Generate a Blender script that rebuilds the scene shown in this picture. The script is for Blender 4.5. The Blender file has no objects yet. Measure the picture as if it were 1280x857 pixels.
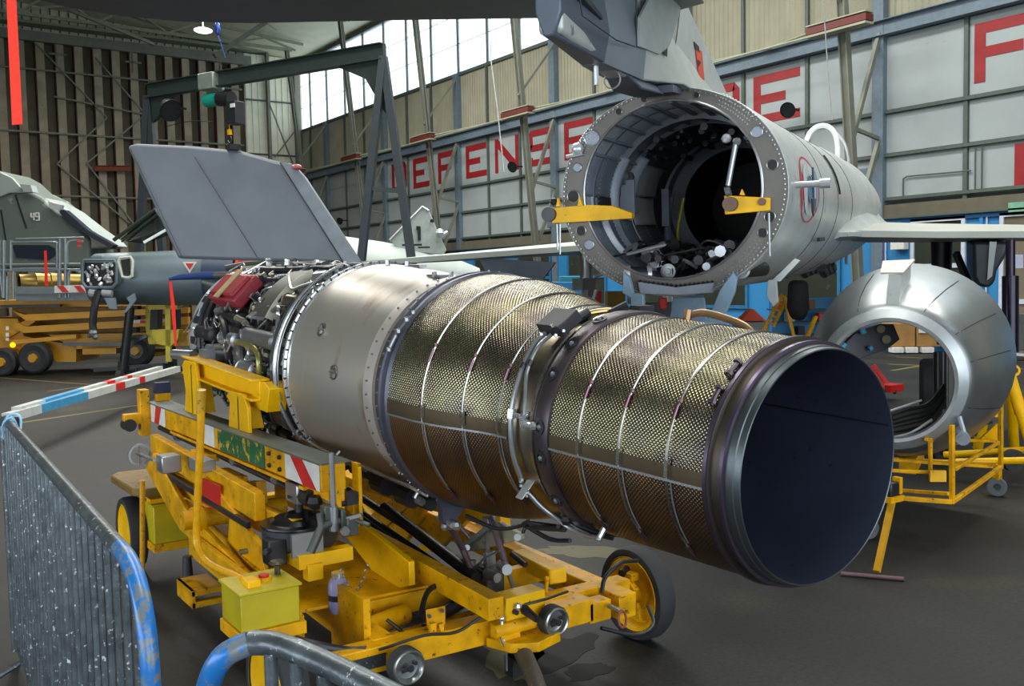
import bpy, bmesh, math, random
from mathutils import Vector as V, Matrix

sc = bpy.context.scene
COL = sc.collection
PI = math.pi
random.seed(7)

# ------------------------------------------------------------------ camera
cam_d = bpy.data.cameras.new('camera')
cam = bpy.data.objects.new('camera', cam_d); COL.objects.link(cam)
cam_d.sensor_width = 36.0; cam_d.lens = 33.75; cam_d.clip_end = 300; cam_d.clip_start = .05
RX, UX, FX = V((0.82321218, -0.56736867, -0.02035933)), V((0.05319948, 0.04138655, 0.9977259)), V((0.56523582, 0.82242321, -0.06425364))
m = Matrix((RX, UX, -FX)).transposed().to_4x4(); m.translation = V((0, 0, 1.80))
cam.matrix_world = m
sc.camera = cam

# ------------------------------------------------------------------ light
w = bpy.data.worlds.new('sky'); sc.world = w; w.use_nodes = True
bg = w.node_tree.nodes['Background']; bg.inputs[0].default_value = (0.84, 0.93, 1.0, 1); bg.inputs[1].default_value = 2.6
def area(name, loc, size, power, col, rot=(0, 0, 0)):
    d = bpy.data.lights.new(name, 'AREA'); d.shape = 'RECTANGLE'; d.size = size[0]; d.size_y = size[1]
    d.energy = power; d.color = col
    o = bpy.data.objects.new(name, d); COL.objects.link(o); o.location = loc; o.rotation_euler = rot
    return o
area('unseen_roof_light', (1.5, 9, 12.0), (1.6, 20), 1500, (1.0, .98, .92))  # unseen area lights stand in for rooflights below the closed roof
area('unseen_roof_light', (8.5, 15, 12.0), (1.6, 26), 1700, (1.0, .98, .92))
area('unseen_roof_light', (14.0, 17, 12.5), (1.8, 34), 3900, (1.0, .98, .92))
area('unseen_roof_light', (5.5, 30, 12.8), (1.6, 10), 1500, (1.0, .97, .9))  # added unseen strip that brightens the far door wall
area('open_hangar_door', (-11.5, 3.0, 1.9), (3.2, 18), 1100, (.86, .94, 1.0), (0, -PI/2, 0))
area('open_hangar_door', (1.0, -7.6, 3.0), (14, 5.6), 700, (.88, .95, 1.0), (PI/2, 0, 0))

vs = sc.view_settings
vs.view_transform = 'Standard'; vs.look = 'None'; vs.gamma = 1.0; vs.use_curve_mapping = False
vs.exposure = -0.12

# ------------------------------------------------------------------ materials
def lin(h):
    if isinstance(h, str):
        c = [int(h[i:i+2], 16)/255 for i in (0, 2, 4)]
        c = [x/12.92 if x <= .04045 else ((x+.055)/1.055)**2.4 for x in c]
        return (*c, 1)
    return (*h, 1)
MC = {}
def mat(name, col, rough=.5, metal=0.0, wear=None, amt=.0, scale=8, bump=0, bscale=40, var=.12, emit=None, alpha=None, spec=None):
    """painted / metal surface: base colour with soft variation, optional chips of a second colour, optional grain"""
    if name in MC: return MC[name]
    M = bpy.data.materials.new(name); M.use_nodes = True; MC[name] = M
    nt = M.node_tree; N = nt.nodes; L = nt.links; b = N['Principled BSDF']
    b.inputs['Roughness'].default_value = rough; b.inputs['Metallic'].default_value = metal
    if spec is not None: b.inputs['Specular IOR Level'].default_value = spec
    tc = N.new('ShaderNodeTexCoord')
    n1 = N.new('ShaderNodeTexNoise'); n1.inputs['Scale'].default_value = scale; n1.inputs['Detail'].default_value = 5
    L.new(tc.outputs['Object'], n1.inputs['Vector'])
    c = lin(col)
    r = N.new('ShaderNodeValToRGB')
    r.color_ramp.elements[0].position = .3; r.color_ramp.elements[1].position = .7
    r.color_ramp.elements[0].color = tuple(x*(1-var) for x in c[:3])+(1,)
    r.color_ramp.elements[1].color = tuple(min(1, x*(1+var)) for x in c[:3])+(1,)
    L.new(n1.outputs['Fac'], r.inputs['Fac']); out = r.outputs['Color']
    if wear:
        n2 = N.new('ShaderNodeTexNoise'); n2.inputs['Scale'].default_value = scale*3.1; n2.inputs['Detail'].default_value = 8; n2.inputs['Roughness'].default_value = .7
        L.new(tc.outputs['Object'], n2.inputs['Vector'])
        r2 = N.new('ShaderNodeValToRGB'); r2.color_ramp.elements[0].position = .5+.25*(1-amt)-.02; r2.color_ramp.elements[1].position = .5+.25*(1-amt)+.02
        L.new(n2.outputs['Fac'], r2.inputs['Fac'])
        mx = N.new('ShaderNodeMix'); mx.data_type = 'RGBA'
        L.new(r2.outputs['Color'], mx.inputs[0]); L.new(out, mx.inputs[6]); mx.inputs[7].default_value = lin(wear)
        out = mx.outputs[2]
    L.new(out, b.inputs['Base Color'])
    if bump:
        n3 = N.new('ShaderNodeTexNoise'); n3.inputs['Scale'].default_value = bscale; n3.inputs['Detail'].default_value = 4
        L.new(tc.outputs['Object'], n3.inputs['Vector'])
        bp = N.new('ShaderNodeBump'); bp.inputs['Strength'].default_value = bump; bp.inputs['Distance'].default_value = .01
        L.new(n3.outputs['Fac'], bp.inputs['Height']); L.new(bp.outputs['Normal'], b.inputs['Normal'])
    if emit:
        b.inputs['Emission Color'].default_value = lin(emit[0]); b.inputs['Emission Strength'].default_value = emit[1]
    if alpha is not None: b.inputs['Alpha'].default_value = alpha
    return M

YEL = mat('yellow_paint', 'D89E00', .42, 0, '6A4410', .5, 9, .06, 30, .28, None, None, .3)
YEL2 = mat('bright_yellow_paint', 'E8B200', .42, 0, '8A6A1A', .42, 8, .03, 30, .12, None, None, .3)
YELL = mat('lime_yellow_paint', 'B8A604', .45, 0, '4A4418', .25, 6)
STEEL = mat('bare_steel', '9A9DA1', .30, .75, '5A5148', .2, 10)
CHROME = mat('polished_steel', 'D0D4D8', .2, .8)
DARKST = mat('dark_steel', '3A3B3E', .42, .7, '6B5A48', .15, 12)
BLACK = mat('black_rubber', '141414', .6)
TYRE = mat('tyre_rubber', '2A2C2F', .75, 0, None, 0, 9, .1, 60)
PLATE = mat('grey_green_top_plate', '6A6F68', .5, .5, '9A7A30', .2, 6)
RED = mat('red_paint', 'C01A12', .5)
REDF = mat('red_ribbon_fabric', 'E8220C', .7, 0, None, 0, 20)
WHITE = mat('white_paint', 'D5D6D2', .5, 0, '8A8678', .15, 12)
GREEN = mat('green_paint', '0A5E34', .5, 0, 'C89A18', .72, 5)
GALV = mat('galvanised_tube', '565E64', .36, .55, 'D4DADE', .52, 16, .15, 60, .35)
BLUEP = mat('worn_blue_paint', '1F6CB4', .33, .1, '6C757C', .84, 10, .1)
PURP = mat('heat_tinted_steel', '544C52', .4, .85, '7A5A40', .3, 6, 0, 40, .25)
PURPD = mat('dark_heat_tinted_steel', '565866', .4, .65, '5A4C58', .3, 6)
BRONZE = mat('bronze_heat_steel', '7D6A48', .38, .9, '4A3C38', .3, 8, .1, 40, .3)
STRAPM = mat('bright_strap_steel', 'B9B6B0', .25, 1.0)
ALU = mat('riveted_aluminium', 'A4A8AA', .38, .8, '7E8488', .2, 5, .03, 30, .1)
FUS = mat('weathered_aircraft_grey', 'B2B8B6', .34, .2, '6C7578', .42, 3.0, .03, 20, .16)
FUSD = mat('blue_grey_and_shaded_skin', '565E6C', .42, .2, '484E5A', .3, 2.5, 0, 20, .1)
FING = mat('mid_grey_fin_paint', '6A7078', .48, .1, '5F6670', .3, 2.2)
TAILD = mat('dark_tailplane_paint', '3E4246', .5, .1)
BAY = mat('dark_bay_paint', '6E757E', .4, .2, '40454C', .3, 6)
BAYL = mat('pale_bay_paint', '8A93A0', .45, .1)
BAYM = mat('brownish_frame_paint', '67645F', .5, .2, '7A7A7A', .25, 5)
LBLUE = mat('pale_blue_stand_paint', '7F9AB0', .5, .1)
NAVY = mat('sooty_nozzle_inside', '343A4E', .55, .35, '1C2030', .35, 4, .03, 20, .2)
REDBOX = mat('red_plastic_cover', '8E2A34', .4, 0, 'A89060', .3, 9)
OLIVE = mat('olive_brass_pipe', '8A8550', .3, .6)
HOSE = mat('black_hose', '1B1E24', .45)
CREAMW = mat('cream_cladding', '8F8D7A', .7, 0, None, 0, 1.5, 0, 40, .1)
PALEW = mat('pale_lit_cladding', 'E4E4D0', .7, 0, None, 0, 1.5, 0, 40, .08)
WPAN = mat('white_wall_panel', '939C9E', .75, 0, '858A88', .3, 1.0, 0, 40, .08)
MULL = mat('grey_green_mullion', '4A5550', .6)
BEAMB = mat('blue_grey_girder', '5F6F7C', .6)
CONC = mat('brown_concrete_beam', '5E5A4C', .85, 0, None, 0, 3)
COLM = mat('painted_steel_column', '74776C', .6, .2, '4A4A40', .25, 3)
DOORC = mat('rust_stained_door_column', '9A907C', .75, 0, '5E4436', .35, 1.5, 0, 40, .2)
DOORP = mat('dark_door_panel', '5C5646', .8, 0, '34261F', .4, 1.2, 0, 40, .2)
DOORR = mat('rusty_column_side', '4A2E24', .85, 0, None, 0, 2)
TRUSS = mat('roof_truss_paint', '8A8E7A', .6)
GABLE = mat('pale_gable_sheet', 'C6C8AE', .7, 0, None, 0, 1.5, 0, 40, .08)
LET = mat('red_lettering_paint', '860E16', .6, 0, None, 0, 4)
BLUEW = mat('blue_facade_paint', '2A7CB4', .55, 0, None, 0, 2, 0, 40, .06)
FRAMEW = mat('white_window_frame', 'B9C2D2', .5)
DARKG = mat('dark_window_glass', '30362F', .15, 0, '4C4A3C', .4, 1.2)
ROOM = mat('beige_room_glass', '6E675A', .25, 0, '5C574C', .4, 1.5)
GANT = mat('dark_green_grey_gantry_paint', '2C3836', .5, .1)
TEAL = mat('teal_plastic', '12907C', .4)
CAMO = mat('grey_green_camouflage', '66706A', .55, .1, '8E9892', .55, .5, 0, 40, .1)
JETG = mat('blue_grey_jet_paint', '63727A', .45, .15, '56646C', .3, 1.5)
HUMP = mat('pale_jet_paint', 'A9B3B0', .5, .1, '949E9A', .3, 1.5)
LIFTY = mat('amber_lift_paint', 'C08A10', .45, 0, '6A4A14', .2, 2)
CARD = mat('brown_cardboard', '9A7440', .8)
PINKP = mat('dull_pink_pipe', '6B5258', .4, .4)
ORANGE = mat('orange_plastic', 'D84A1A', .5)
BLUEC = mat('dark_blue_cloth', '10306A', .7)
LENS = mat('lamp_glass', '22282C', .1, 0, None)
FLUID = mat('violet_hydraulic_fluid', '5458A8', .2)
PLAS = mat('hazy_bottle_plastic', 'A4A8DC', .25, 0, None, 0, 8, 0, 40, .05, None, .7)
YELB = mat('yellow_wire_jacket', 'C8C020', .45)
PEG = mat('tail_bracket_aluminium', 'C8CCD0', .35, .6)

def glass_mat():
    M = bpy.data.materials.new('daylit_window_pane'); M.use_nodes = True
    nt = M.node_tree; N = nt.nodes; L = nt.links; N.clear()
    o = N.new('ShaderNodeOutputMaterial'); t = N.new('ShaderNodeBsdfTransparent'); t.inputs[0].default_value = (.93, .96, .97, 1)
    d = N.new('ShaderNodeBsdfTranslucent'); d.inputs[0].default_value = (.9, .93, .95, 1)
    x = N.new('ShaderNodeMixShader'); x.inputs[0].default_value = .25
    L.new(t.outputs[0], x.inputs[1]); L.new(d.outputs[0], x.inputs[2]); L.new(x.outputs[0], o.inputs[0]); return M
PANE = glass_mat()
def canopy_mat():
    M = bpy.data.materials.new('canopy_perspex'); M.use_nodes = True
    nt = M.node_tree; N = nt.nodes; L = nt.links; N.clear()
    o = N.new('ShaderNodeOutputMaterial'); t = N.new('ShaderNodeBsdfTransparent'); t.inputs[0].default_value = (.45, .5, .45, 1)
    d = N.new('ShaderNodeBsdfGlossy'); d.inputs[0].default_value = (.8, .85, .85, 1); d.inputs[1].default_value = .08
    x = N.new('ShaderNodeMixShader'); x.inputs[0].default_value = .08
    L.new(t.outputs[0], x.inputs[1]); L.new(d.outputs[0], x.inputs[2]); L.new(x.outputs[0], o.inputs[0]); return M
PERSP = canopy_mat()

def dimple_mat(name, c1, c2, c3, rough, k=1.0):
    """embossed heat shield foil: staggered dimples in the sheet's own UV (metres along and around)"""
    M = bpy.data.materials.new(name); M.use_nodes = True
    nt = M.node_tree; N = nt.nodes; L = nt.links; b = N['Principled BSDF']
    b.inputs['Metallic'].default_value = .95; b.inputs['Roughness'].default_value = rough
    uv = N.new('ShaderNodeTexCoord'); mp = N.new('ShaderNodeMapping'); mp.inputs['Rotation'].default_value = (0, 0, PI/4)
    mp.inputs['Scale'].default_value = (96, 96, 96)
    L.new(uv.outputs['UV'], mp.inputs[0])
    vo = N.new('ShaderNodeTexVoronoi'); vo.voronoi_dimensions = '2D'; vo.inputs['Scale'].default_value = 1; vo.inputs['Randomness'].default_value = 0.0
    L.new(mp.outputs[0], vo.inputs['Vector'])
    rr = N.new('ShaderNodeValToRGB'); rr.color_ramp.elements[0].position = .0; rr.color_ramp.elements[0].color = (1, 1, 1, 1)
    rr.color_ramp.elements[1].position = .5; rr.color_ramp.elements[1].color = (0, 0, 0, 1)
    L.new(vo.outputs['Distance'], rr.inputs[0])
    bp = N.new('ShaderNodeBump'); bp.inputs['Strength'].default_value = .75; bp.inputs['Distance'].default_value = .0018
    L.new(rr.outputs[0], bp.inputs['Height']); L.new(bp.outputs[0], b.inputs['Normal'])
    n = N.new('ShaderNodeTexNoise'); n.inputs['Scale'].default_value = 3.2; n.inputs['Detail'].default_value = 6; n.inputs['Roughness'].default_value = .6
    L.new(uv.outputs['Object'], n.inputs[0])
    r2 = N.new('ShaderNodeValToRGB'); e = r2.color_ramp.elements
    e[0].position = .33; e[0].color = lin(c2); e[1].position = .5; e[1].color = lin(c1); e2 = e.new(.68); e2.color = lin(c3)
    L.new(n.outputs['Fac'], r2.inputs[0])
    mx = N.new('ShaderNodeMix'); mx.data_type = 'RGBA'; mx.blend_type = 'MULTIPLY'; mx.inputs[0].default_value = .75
    r4 = N.new('ShaderNodeValToRGB'); r4.color_ramp.elements[0].position = .1; r4.color_ramp.elements[0].color = (1.0, 1.0, 1.0, 1); r4.color_ramp.elements[1].position = .42; r4.color_ramp.elements[1].color = (.42, .42, .42, 1)  # dimple centres lighter, gaps darker: glints put into the colour
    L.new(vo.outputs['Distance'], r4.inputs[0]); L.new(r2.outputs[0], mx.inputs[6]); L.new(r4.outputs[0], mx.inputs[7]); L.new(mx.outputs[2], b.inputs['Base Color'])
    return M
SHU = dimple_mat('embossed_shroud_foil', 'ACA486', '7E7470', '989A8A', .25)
SHL = dimple_mat('scorched_shroud_foil', '806A54', '66564A', '98744E', .38)  # this brown holds both heat tint and the dark floor reflection

def casing_mat():
    M = bpy.data.materials.new('grey_titanium_casing'); M.use_nodes = True
    nt = M.node_tree; N = nt.nodes; L = nt.links; b = N['Principled BSDF']
    b.inputs['Metallic'].default_value = .6; b.inputs['Roughness'].default_value = .36
    tc = N.new('ShaderNodeTexCoord'); mp = N.new('ShaderNodeMapping'); mp.inputs['Scale'].default_value = (1, 2.6, 1)
    L.new(tc.outputs['Object'], mp.inputs[0])
    n = N.new('ShaderNodeTexNoise'); n.inputs['Scale'].default_value = 2.2; n.inputs['Detail'].default_value = 4
    L.new(mp.outputs[0], n.inputs[0])
    r = N.new('ShaderNodeValToRGB'); e = r.color_ramp.elements
    e[0].position = .36; e[0].color = lin('A6A29C'); e[1].position = .6; e[1].color = lin('A8A39A'); e3 = e.new(.72); e3.color = lin('846A54')
    L.new(n.outputs['Fac'], r.inputs[0]); L.new(r.outputs[0], b.inputs['Base Color']); return M
CASE = casing_mat()

def floor_mat():
    M = bpy.data.materials.new('dark_sealed_concrete'); M.use_nodes = True
    nt = M.node_tree; N = nt.nodes; L = nt.links; b = N['Principled BSDF']
    tc = N.new('ShaderNodeTexCoord')
    n = N.new('ShaderNodeTexNoise'); n.inputs['Scale'].default_value = .7; n.inputs['Detail'].default_value = 8; n.inputs['Roughness'].default_value = .62
    n2 = N.new('ShaderNodeTexNoise'); n2.inputs['Scale'].default_value = 60; n2.inputs['Detail'].default_value = 3
    L.new(tc.outputs['Object'], n.inputs[0]); L.new(tc.outputs['Object'], n2.inputs[0])
    r = N.new('ShaderNodeValToRGB'); r.color_ramp.elements[0].position = .35; r.color_ramp.elements[0].color = (.013, .013, .0125, 1)
    r.color_ramp.elements[1].position = .7; r.color_ramp.elements[1].color = (.034, .033, .030, 1)
    L.new(n.outputs['Fac'], r.inputs[0])
    # faint painted ochre wash worn into the concrete
    w_ = N.new('ShaderNodeTexNoise'); w_.inputs['Scale'].default_value = .9; L.new(tc.outputs['Object'], w_.inputs[0])
    r3 = N.new('ShaderNodeValToRGB'); r3.color_ramp.elements[0].position = .62; r3.color_ramp.elements[1].position = .72
    r3.color_ramp.elements[1].color = (.5, .5, .5, 1)
    L.new(w_.outputs['Fac'], r3.inputs[0])
    mx = N.new('ShaderNodeMix'); mx.data_type = 'RGBA'; L.new(r3.outputs[0], mx.inputs[0]); L.new(r.outputs[0], mx.inputs[6]); mx.inputs[7].default_value = (.055, .05, .025, 1)
    L.new(mx.outputs[2], b.inputs['Base Color'])
    n5 = N.new('ShaderNodeTexNoise'); n5.inputs['Scale'].default_value = 38; n5.inputs['Detail'].default_value = 6; n5.inputs['Roughness'].default_value = .8; L.new(tc.outputs['Object'], n5.inputs[0])
    r5 = N.new('ShaderNodeValToRGB'); r5.color_ramp.elements[0].position = .35; r5.color_ramp.elements[0].color = (.55, .55, .55, 1); r5.color_ramp.elements[1].position = .7; r5.color_ramp.elements[1].color = (1.5, 1.5, 1.45, 1)
    m5 = N.new('ShaderNodeMix'); m5.data_type = 'RGBA'; m5.blend_type = 'MULTIPLY'; m5.inputs[0].default_value = 1; L.new(n5.outputs['Fac'], r5.inputs[0]); L.new(mx.outputs[2], m5.inputs[6]); L.new(r5.outputs[0], m5.inputs[7]); L.new(m5.outputs[2], b.inputs['Base Color'])
    rr = N.new('ShaderNodeMapRange'); rr.inputs['To Min'].default_value = .45; rr.inputs['To Max'].default_value = .7
    L.new(n.outputs['Fac'], rr.inputs[0]); L.new(rr.outputs[0], b.inputs['Roughness'])
    bp = N.new('ShaderNodeBump'); bp.inputs['Strength'].default_value = .15; bp.inputs['Distance'].default_value = .004
    L.new(n2.outputs['Fac'], bp.inputs['Height']); L.new(bp.outputs[0], b.inputs['Normal'])
    b.inputs['Specular IOR Level'].default_value = .22
    return M
FLOOR = floor_mat()

# ------------------------------------------------------------------ mesh helpers
def frame(ax, hint=V((0, 0, 1))):
    ax = V(ax).normalized(); hint = V(hint)
    if abs(ax.dot(hint.normalized())) > .98: hint = V((0, 1, 0)) if abs(ax.y) < .9 else V((1, 0, 0))
    s = ax.cross(hint).normalized(); u = s.cross(ax).normalized()
    return ax, s, u
class MB:
    def __init__(s): s.v = []; s.f = []; s.uv = {}
    def add(s, vs_, fs):
        o = len(s.v); s.v += [V(p) for p in vs_]; s.f += [tuple(i+o for i in f) for f in fs]; return o
    def hexa(s, c):
        return s.add(c, [(0, 3, 2, 1), (4, 5, 6, 7), (0, 1, 5, 4), (1, 2, 6, 5), (2, 3, 7, 6), (3, 0, 4, 7)])
    def box(s, c, d, M=None):
        x, y, z = (k/2 for k in d)
        p = [V(q) for q in ((-x, -y, -z), (x, -y, -z), (x, y, -z), (-x, y, -z), (-x, -y, z), (x, -y, z), (x, y, z), (-x, y, z))]
        if M: p = [M @ q for q in p]
        s.hexa([V(c)+q for q in p]); return s
    def obox(s, c, d, a, b, e):
        """box with its own axes a, b, e"""
        a, b, e = V(a).normalized(), V(b).normalized(), V(e).normalized(); c = V(c)
        x, y, z = (k/2 for k in d)
        s.hexa([c+a*i+b*j+e*k for i, j, k in ((-x, -y, -z), (x, -y, -z), (x, y, -z), (-x, y, -z), (-x, -y, z), (x, -y, z), (x, y, z), (-x, y, z))]); return s
    def b2(s, lo, hi):
        return s.box([(lo[i]+hi[i])/2 for i in range(3)], [abs(hi[i]-lo[i]) for i in range(3)])
    def bar(s, p0, p1, w, h, up=(0, 0, 1)):
        p0, p1 = V(p0), V(p1); a, sd, u = frame(p1-p0, up)
        sd *= w/2; u *= h/2
        s.hexa([p0-sd-u, p0+sd-u, p1+sd-u, p1-sd-u, p0-sd+u, p0+sd+u, p1+sd+u, p1-sd+u]); return s
    def ibeam(s, p0, p1, w, h, t=.02, up=(0, 0, 1)):
        p0, p1 = V(p0), V(p1); a, sd, u = frame(p1-p0, up)
        s.bar(p0, p1, t, h, up); s.bar(p0+u*(h/2-t/2), p1+u*(h/2-t/2), w, t, up); s.bar(p0-u*(h/2-t/2), p1-u*(h/2-t/2), w, t, up); return s
    def prism(s, pts, vec):
        pts = [V(p) for p in pts]; vec = V(vec); n = len(pts)
        s.add(pts+[p+vec for p in pts], [tuple(range(n))[::-1], tuple(range(n, 2*n))]+[(i, (i+1) % n, n+(i+1) % n, n+i) for i in range(n)]); return s
    def tube(s, pts, r, seg=8, cap=True):
        pts = [V(p) for p in pts]; n = len(pts); rs = r if isinstance(r, (list, tuple)) else [r]*n
        t0 = (pts[1]-pts[0]).normalized(); _, sd, u = frame(t0); vs_ = []
        for i, p in enumerate(pts):
            t = ((pts[min(i+1, n-1)]-pts[i]).normalized()+(pts[i]-pts[max(i-1, 0)]).normalized())
            t = t.normalized() if t.length > 1e-6 else t0
            u = (u-t*u.dot(t)); u = u.normalized() if u.length > 1e-5 else frame(t)[2]
            sd = t.cross(u)
            for k in range(seg):
                a = 2*PI*k/seg; vs_.append(p+(sd*math.cos(a)+u*math.sin(a))*rs[i])
        fs = [(i*seg+k, i*seg+(k+1) % seg, (i+1)*seg+(k+1) % seg, (i+1)*seg+k) for i in range(n-1) for k in range(seg)]
        if cap: fs += [tuple(range(seg))[::-1], tuple((n-1)*seg+k for k in range(seg))]
        s.add(vs_, fs); return s
    def curve(s, pts, r, seg=8, sub=5):
        return s.tube(smooth(pts, sub), r, seg)
    def cyl(s, p0, p1, r0, r1=None, seg=16):
        return s.tube([p0, p1], [r0, r0 if r1 is None else r1], seg)
    def lathe(s, o, ax, prof, seg=32, up=None, th0=0, th1=360, uvr=None, side=None):
        o = V(o); ax = V(ax).normalized()
        if up is None: _, sd, u = frame(ax)
        else: u = V(up); sd = V(side) if side is not None else ax.cross(u)
        full = abs(th1-th0) >= 359.9; n = seg if full else seg+1; vs_ = []; uvs = []
        for k in range(seg+1 if uvr else n):
            a = math.radians(th0+(th1-th0)*k/seg)
            for (q, r) in prof:
                vs_.append(o+ax*q+(u*math.cos(a)+sd*math.sin(a))*r); uvs.append((a*(uvr or 1), q))
        m_ = len(prof); fs = []
        if uvr: n = seg+1; full = False
        for k in range(seg):
            k2 = (k+1) % n if full else k+1
            for i in range(m_-1): fs.append((k*m_+i, k2*m_+i, k2*m_+i+1, k*m_+i+1))
        off = s.add(vs_, fs)
        if uvr:
            for i, q in enumerate(uvs): s.uv[off+i] = q
        return s
    def sphere(s, c, r, seg=10, sc_=(1, 1, 1)):
        c = V(c); pr = [(-math.cos(PI*i/(seg//2)), max(1e-4, math.sin(PI*i/(seg//2)))) for i in range(seg//2+1)]
        off = len(s.v); s.lathe((0, 0, 0), (0, 0, 1), [(a*r, b*r) for a, b in pr], seg)
        for i in range(off, len(s.v)): s.v[i] = c+V([s.v[i][k]*sc_[k] for k in range(3)])
        return s
    def loft(s, rings, cap=True, closed=True):
        n = len(rings[0]); vs_ = [p for r in rings for p in r]
        fs = [(i*n+k, i*n+(k+1) % n, (i+1)*n+(k+1) % n, (i+1)*n+k) for i in range(len(rings)-1) for k in range(n if closed else n-1)]
        if cap: fs += [tuple(range(n))[::-1], tuple((len(rings)-1)*n+k for k in range(n))]
        s.add(vs_, fs); return s
    def bolts(s, o, ax, up, side, st, r, n, size, th0=0, th1=360, h=None):
        """small hexagon heads standing along the axis direction or radially"""
        o = V(o); ax = V(ax); up = V(up); side = V(side)
        for k in range(n):
            a = math.radians(th0+(th1-th0)*(k+.5)/n); d = up*math.cos(a)+side*math.sin(a)
            p = o+ax*st+d*r; s.cyl(p, p+d*(h or size), size*.6, size*.5, 6)
        return s
def smooth(pts, sub=5):
    pts = [V(p) for p in pts]; out = []
    P = [pts[0]*2-pts[1]]+pts+[pts[-1]*2-pts[-2]]
    for i in range(1, len(P)-2):
        a, b, c, d = P[i-1], P[i], P[i+1], P[i+2]
        for k in range(sub):
            t = k/sub; out.append(.5*((2*b)+(c-a)*t+(2*a-5*b+4*c-d)*t*t+(3*b-a-3*c+d)*t**3))
    return out+[pts[-1]]

BASE = {}
def finish(name, mb, m_, base, bev=0, ang=35, solid=0):
    me = bpy.data.meshes.new(name); me.from_pydata([tuple(p-base) for p in mb.v], [], mb.f); me.validate()
    if mb.uv:
        ul = me.uv_layers.new(name='UVMap')
        for lp in me.loops: ul.data[lp.index].uv = mb.uv.get(lp.vertex_index, (0, 0))
    bm = bmesh.new(); bm.from_mesh(me); bmesh.ops.recalc_face_normals(bm, faces=bm.faces); bm.to_mesh(me); bm.free()
    me.shade_smooth(); me.set_sharp_from_angle(angle=math.radians(ang))
    me.materials.append(m_); o = bpy.data.objects.new(name, me); COL.objects.link(o)
    if solid:
        k = o.modifiers.new('solid', 'SOLIDIFY'); k.thickness = solid; k.offset = 0
    if bev:
        k = o.modifiers.new('bevel', 'BEVEL'); k.width = bev; k.segments = 2; k.limit_method = 'ANGLE'; k.angle_limit = .6
    return o
def tag(o, label=None, cat=None, group=None, kind=None):
    if label: o['label'] = label
    if cat: o['category'] = cat
    if group: o['group'] = group
    if kind: o['kind'] = kind
    return o
def thing(name, label, cat, loc, group=None):
    o = bpy.data.objects.new(name, None); COL.objects.link(o); o.location = loc; o.empty_display_size = .1
    BASE[o.name] = V(loc); return tag(o, label, cat, group)
def groups_of(mb):
    n = len(mb.v); par = list(range(n))
    def find(a):
        while par[a] != a: par[a] = par[par[a]]; a = par[a]
        return a
    for f in mb.f:
        for q in f[1:]: par[find(q)] = find(f[0])
    comp = {}
    for fi, f in enumerate(mb.f): comp.setdefault(find(f[0]), []).append(fi)
    cs = []
    for fl in comp.values():
        vs_ = {i for fi in fl for i in mb.f[fi]}
        lo = [min(mb.v[i][k] for i in vs_)-.003 for k in range(3)]; hi = [max(mb.v[i][k] for i in vs_)+.003 for k in range(3)]
        cs.append([fl, lo, hi])
    ch = True
    while ch:
        ch = False
        for i in range(len(cs)):
            for j in range(i+1, len(cs)):
                a, b = cs[i], cs[j]
                if all(a[1][k] <= b[2][k] and b[1][k] <= a[2][k] for k in range(3)):
                    cs[i] = [a[0]+b[0], [min(a[1][k], b[1][k]) for k in range(3)], [max(a[2][k], b[2][k]) for k in range(3)]]; del cs[j]; ch = True; break
            if ch: break
    return [c[0] for c in cs]
def part(name, mb, m_, parent, bev=0, label=None, kind=None, **k):
    if kind is None and len(mb.f) < 4000 and not mb.uv:
        gs = groups_of(mb)
        if len(gs) > 24: kind = 'stuff'
        elif len(gs) > 1:
            first = None
            for g in gs:
                ids = sorted({i for fi in g for i in mb.f[fi]}); mp = {q: i for i, q in enumerate(ids)}
                m2 = MB(); m2.v = [mb.v[i] for i in ids]; m2.f = [tuple(mp[i] for i in mb.f[fi]) for fi in g]
                o = part_(name, m2, m_, parent, bev, label, None, **k); first = first or o
            return first
    return part_(name, mb, m_, parent, bev, label, kind, **k)
def part_(name, mb, m_, parent, bev=0, label=None, kind=None, **k):
    b = BASE[parent.name]; o = finish(name, mb, m_, b, bev, **k); o.parent = parent; BASE[o.name] = b
    return tag(o, label, None, None, kind)
def single(name, mb, m_, label, cat, group=None, bev=0, kind=None, **k):
    zs = [p.z for p in mb.v]; base = V((sum(p.x for p in mb.v)/len(mb.v), sum(p.y for p in mb.v)/len(mb.v), min(zs)))
    o = finish(name, mb, m_, base, bev, **k); o.location = base; BASE[o.name] = base
    return tag(o, label, cat, group, kind)
def struct(name, mb, m_, bev=0, **k):
    o = finish(name, mb, m_, V((0, 0, 0)), bev, **k); BASE[o.name] = V((0, 0, 0)); o['kind'] = 'structure'; return o
def dup(root, off, label=None):
    r = root.copy(); COL.objects.link(r); r.location = root.location+V(off)
    if label: r['label'] = label
    for ch in list(root.children):
        c = ch.copy(); COL.objects.link(c); c.parent = r
        for g in ch.children:
            d = g.copy(); COL.objects.link(d); d.parent = c
    return r

# ------------------------------------------------------------------ the hall
fl = struct('floor', MB().b2((-16, -8, -.3), (23, 52, 0)), FLOOR)
for k, (a, b, wd) in enumerate((((1.570, 14.476, 0.000), (4.180, 15.775, 0.000), .1), ((2.497, 22.580, 0.000), (3.746, 19.374, 0.000), .08), ((2.831, 18.815, 0.000), (6.176, 20.970, 0.000), .08),
                                ((16.928, 11.444, -0.000), (17.674, 9.142, 0.000), .1), ((15.854, 10.634, 0.000), (18.099, 10.966, 0.000), .1), ((18.502, 12.315, 0.000), (19.079, 9.870, 0.000), .08))):
    a, b = V(a), V(b); d = (b-a).normalized(); n = V((-d.y, d.x, 0))*wd/2
    part('painted_line', MB().prism([a-n, b-n, b+n, a+n], (0, 0, .002)), mat('faded_yellow_line', '6E6032' if k != 1 else '6A6A60', .7), fl)
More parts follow.
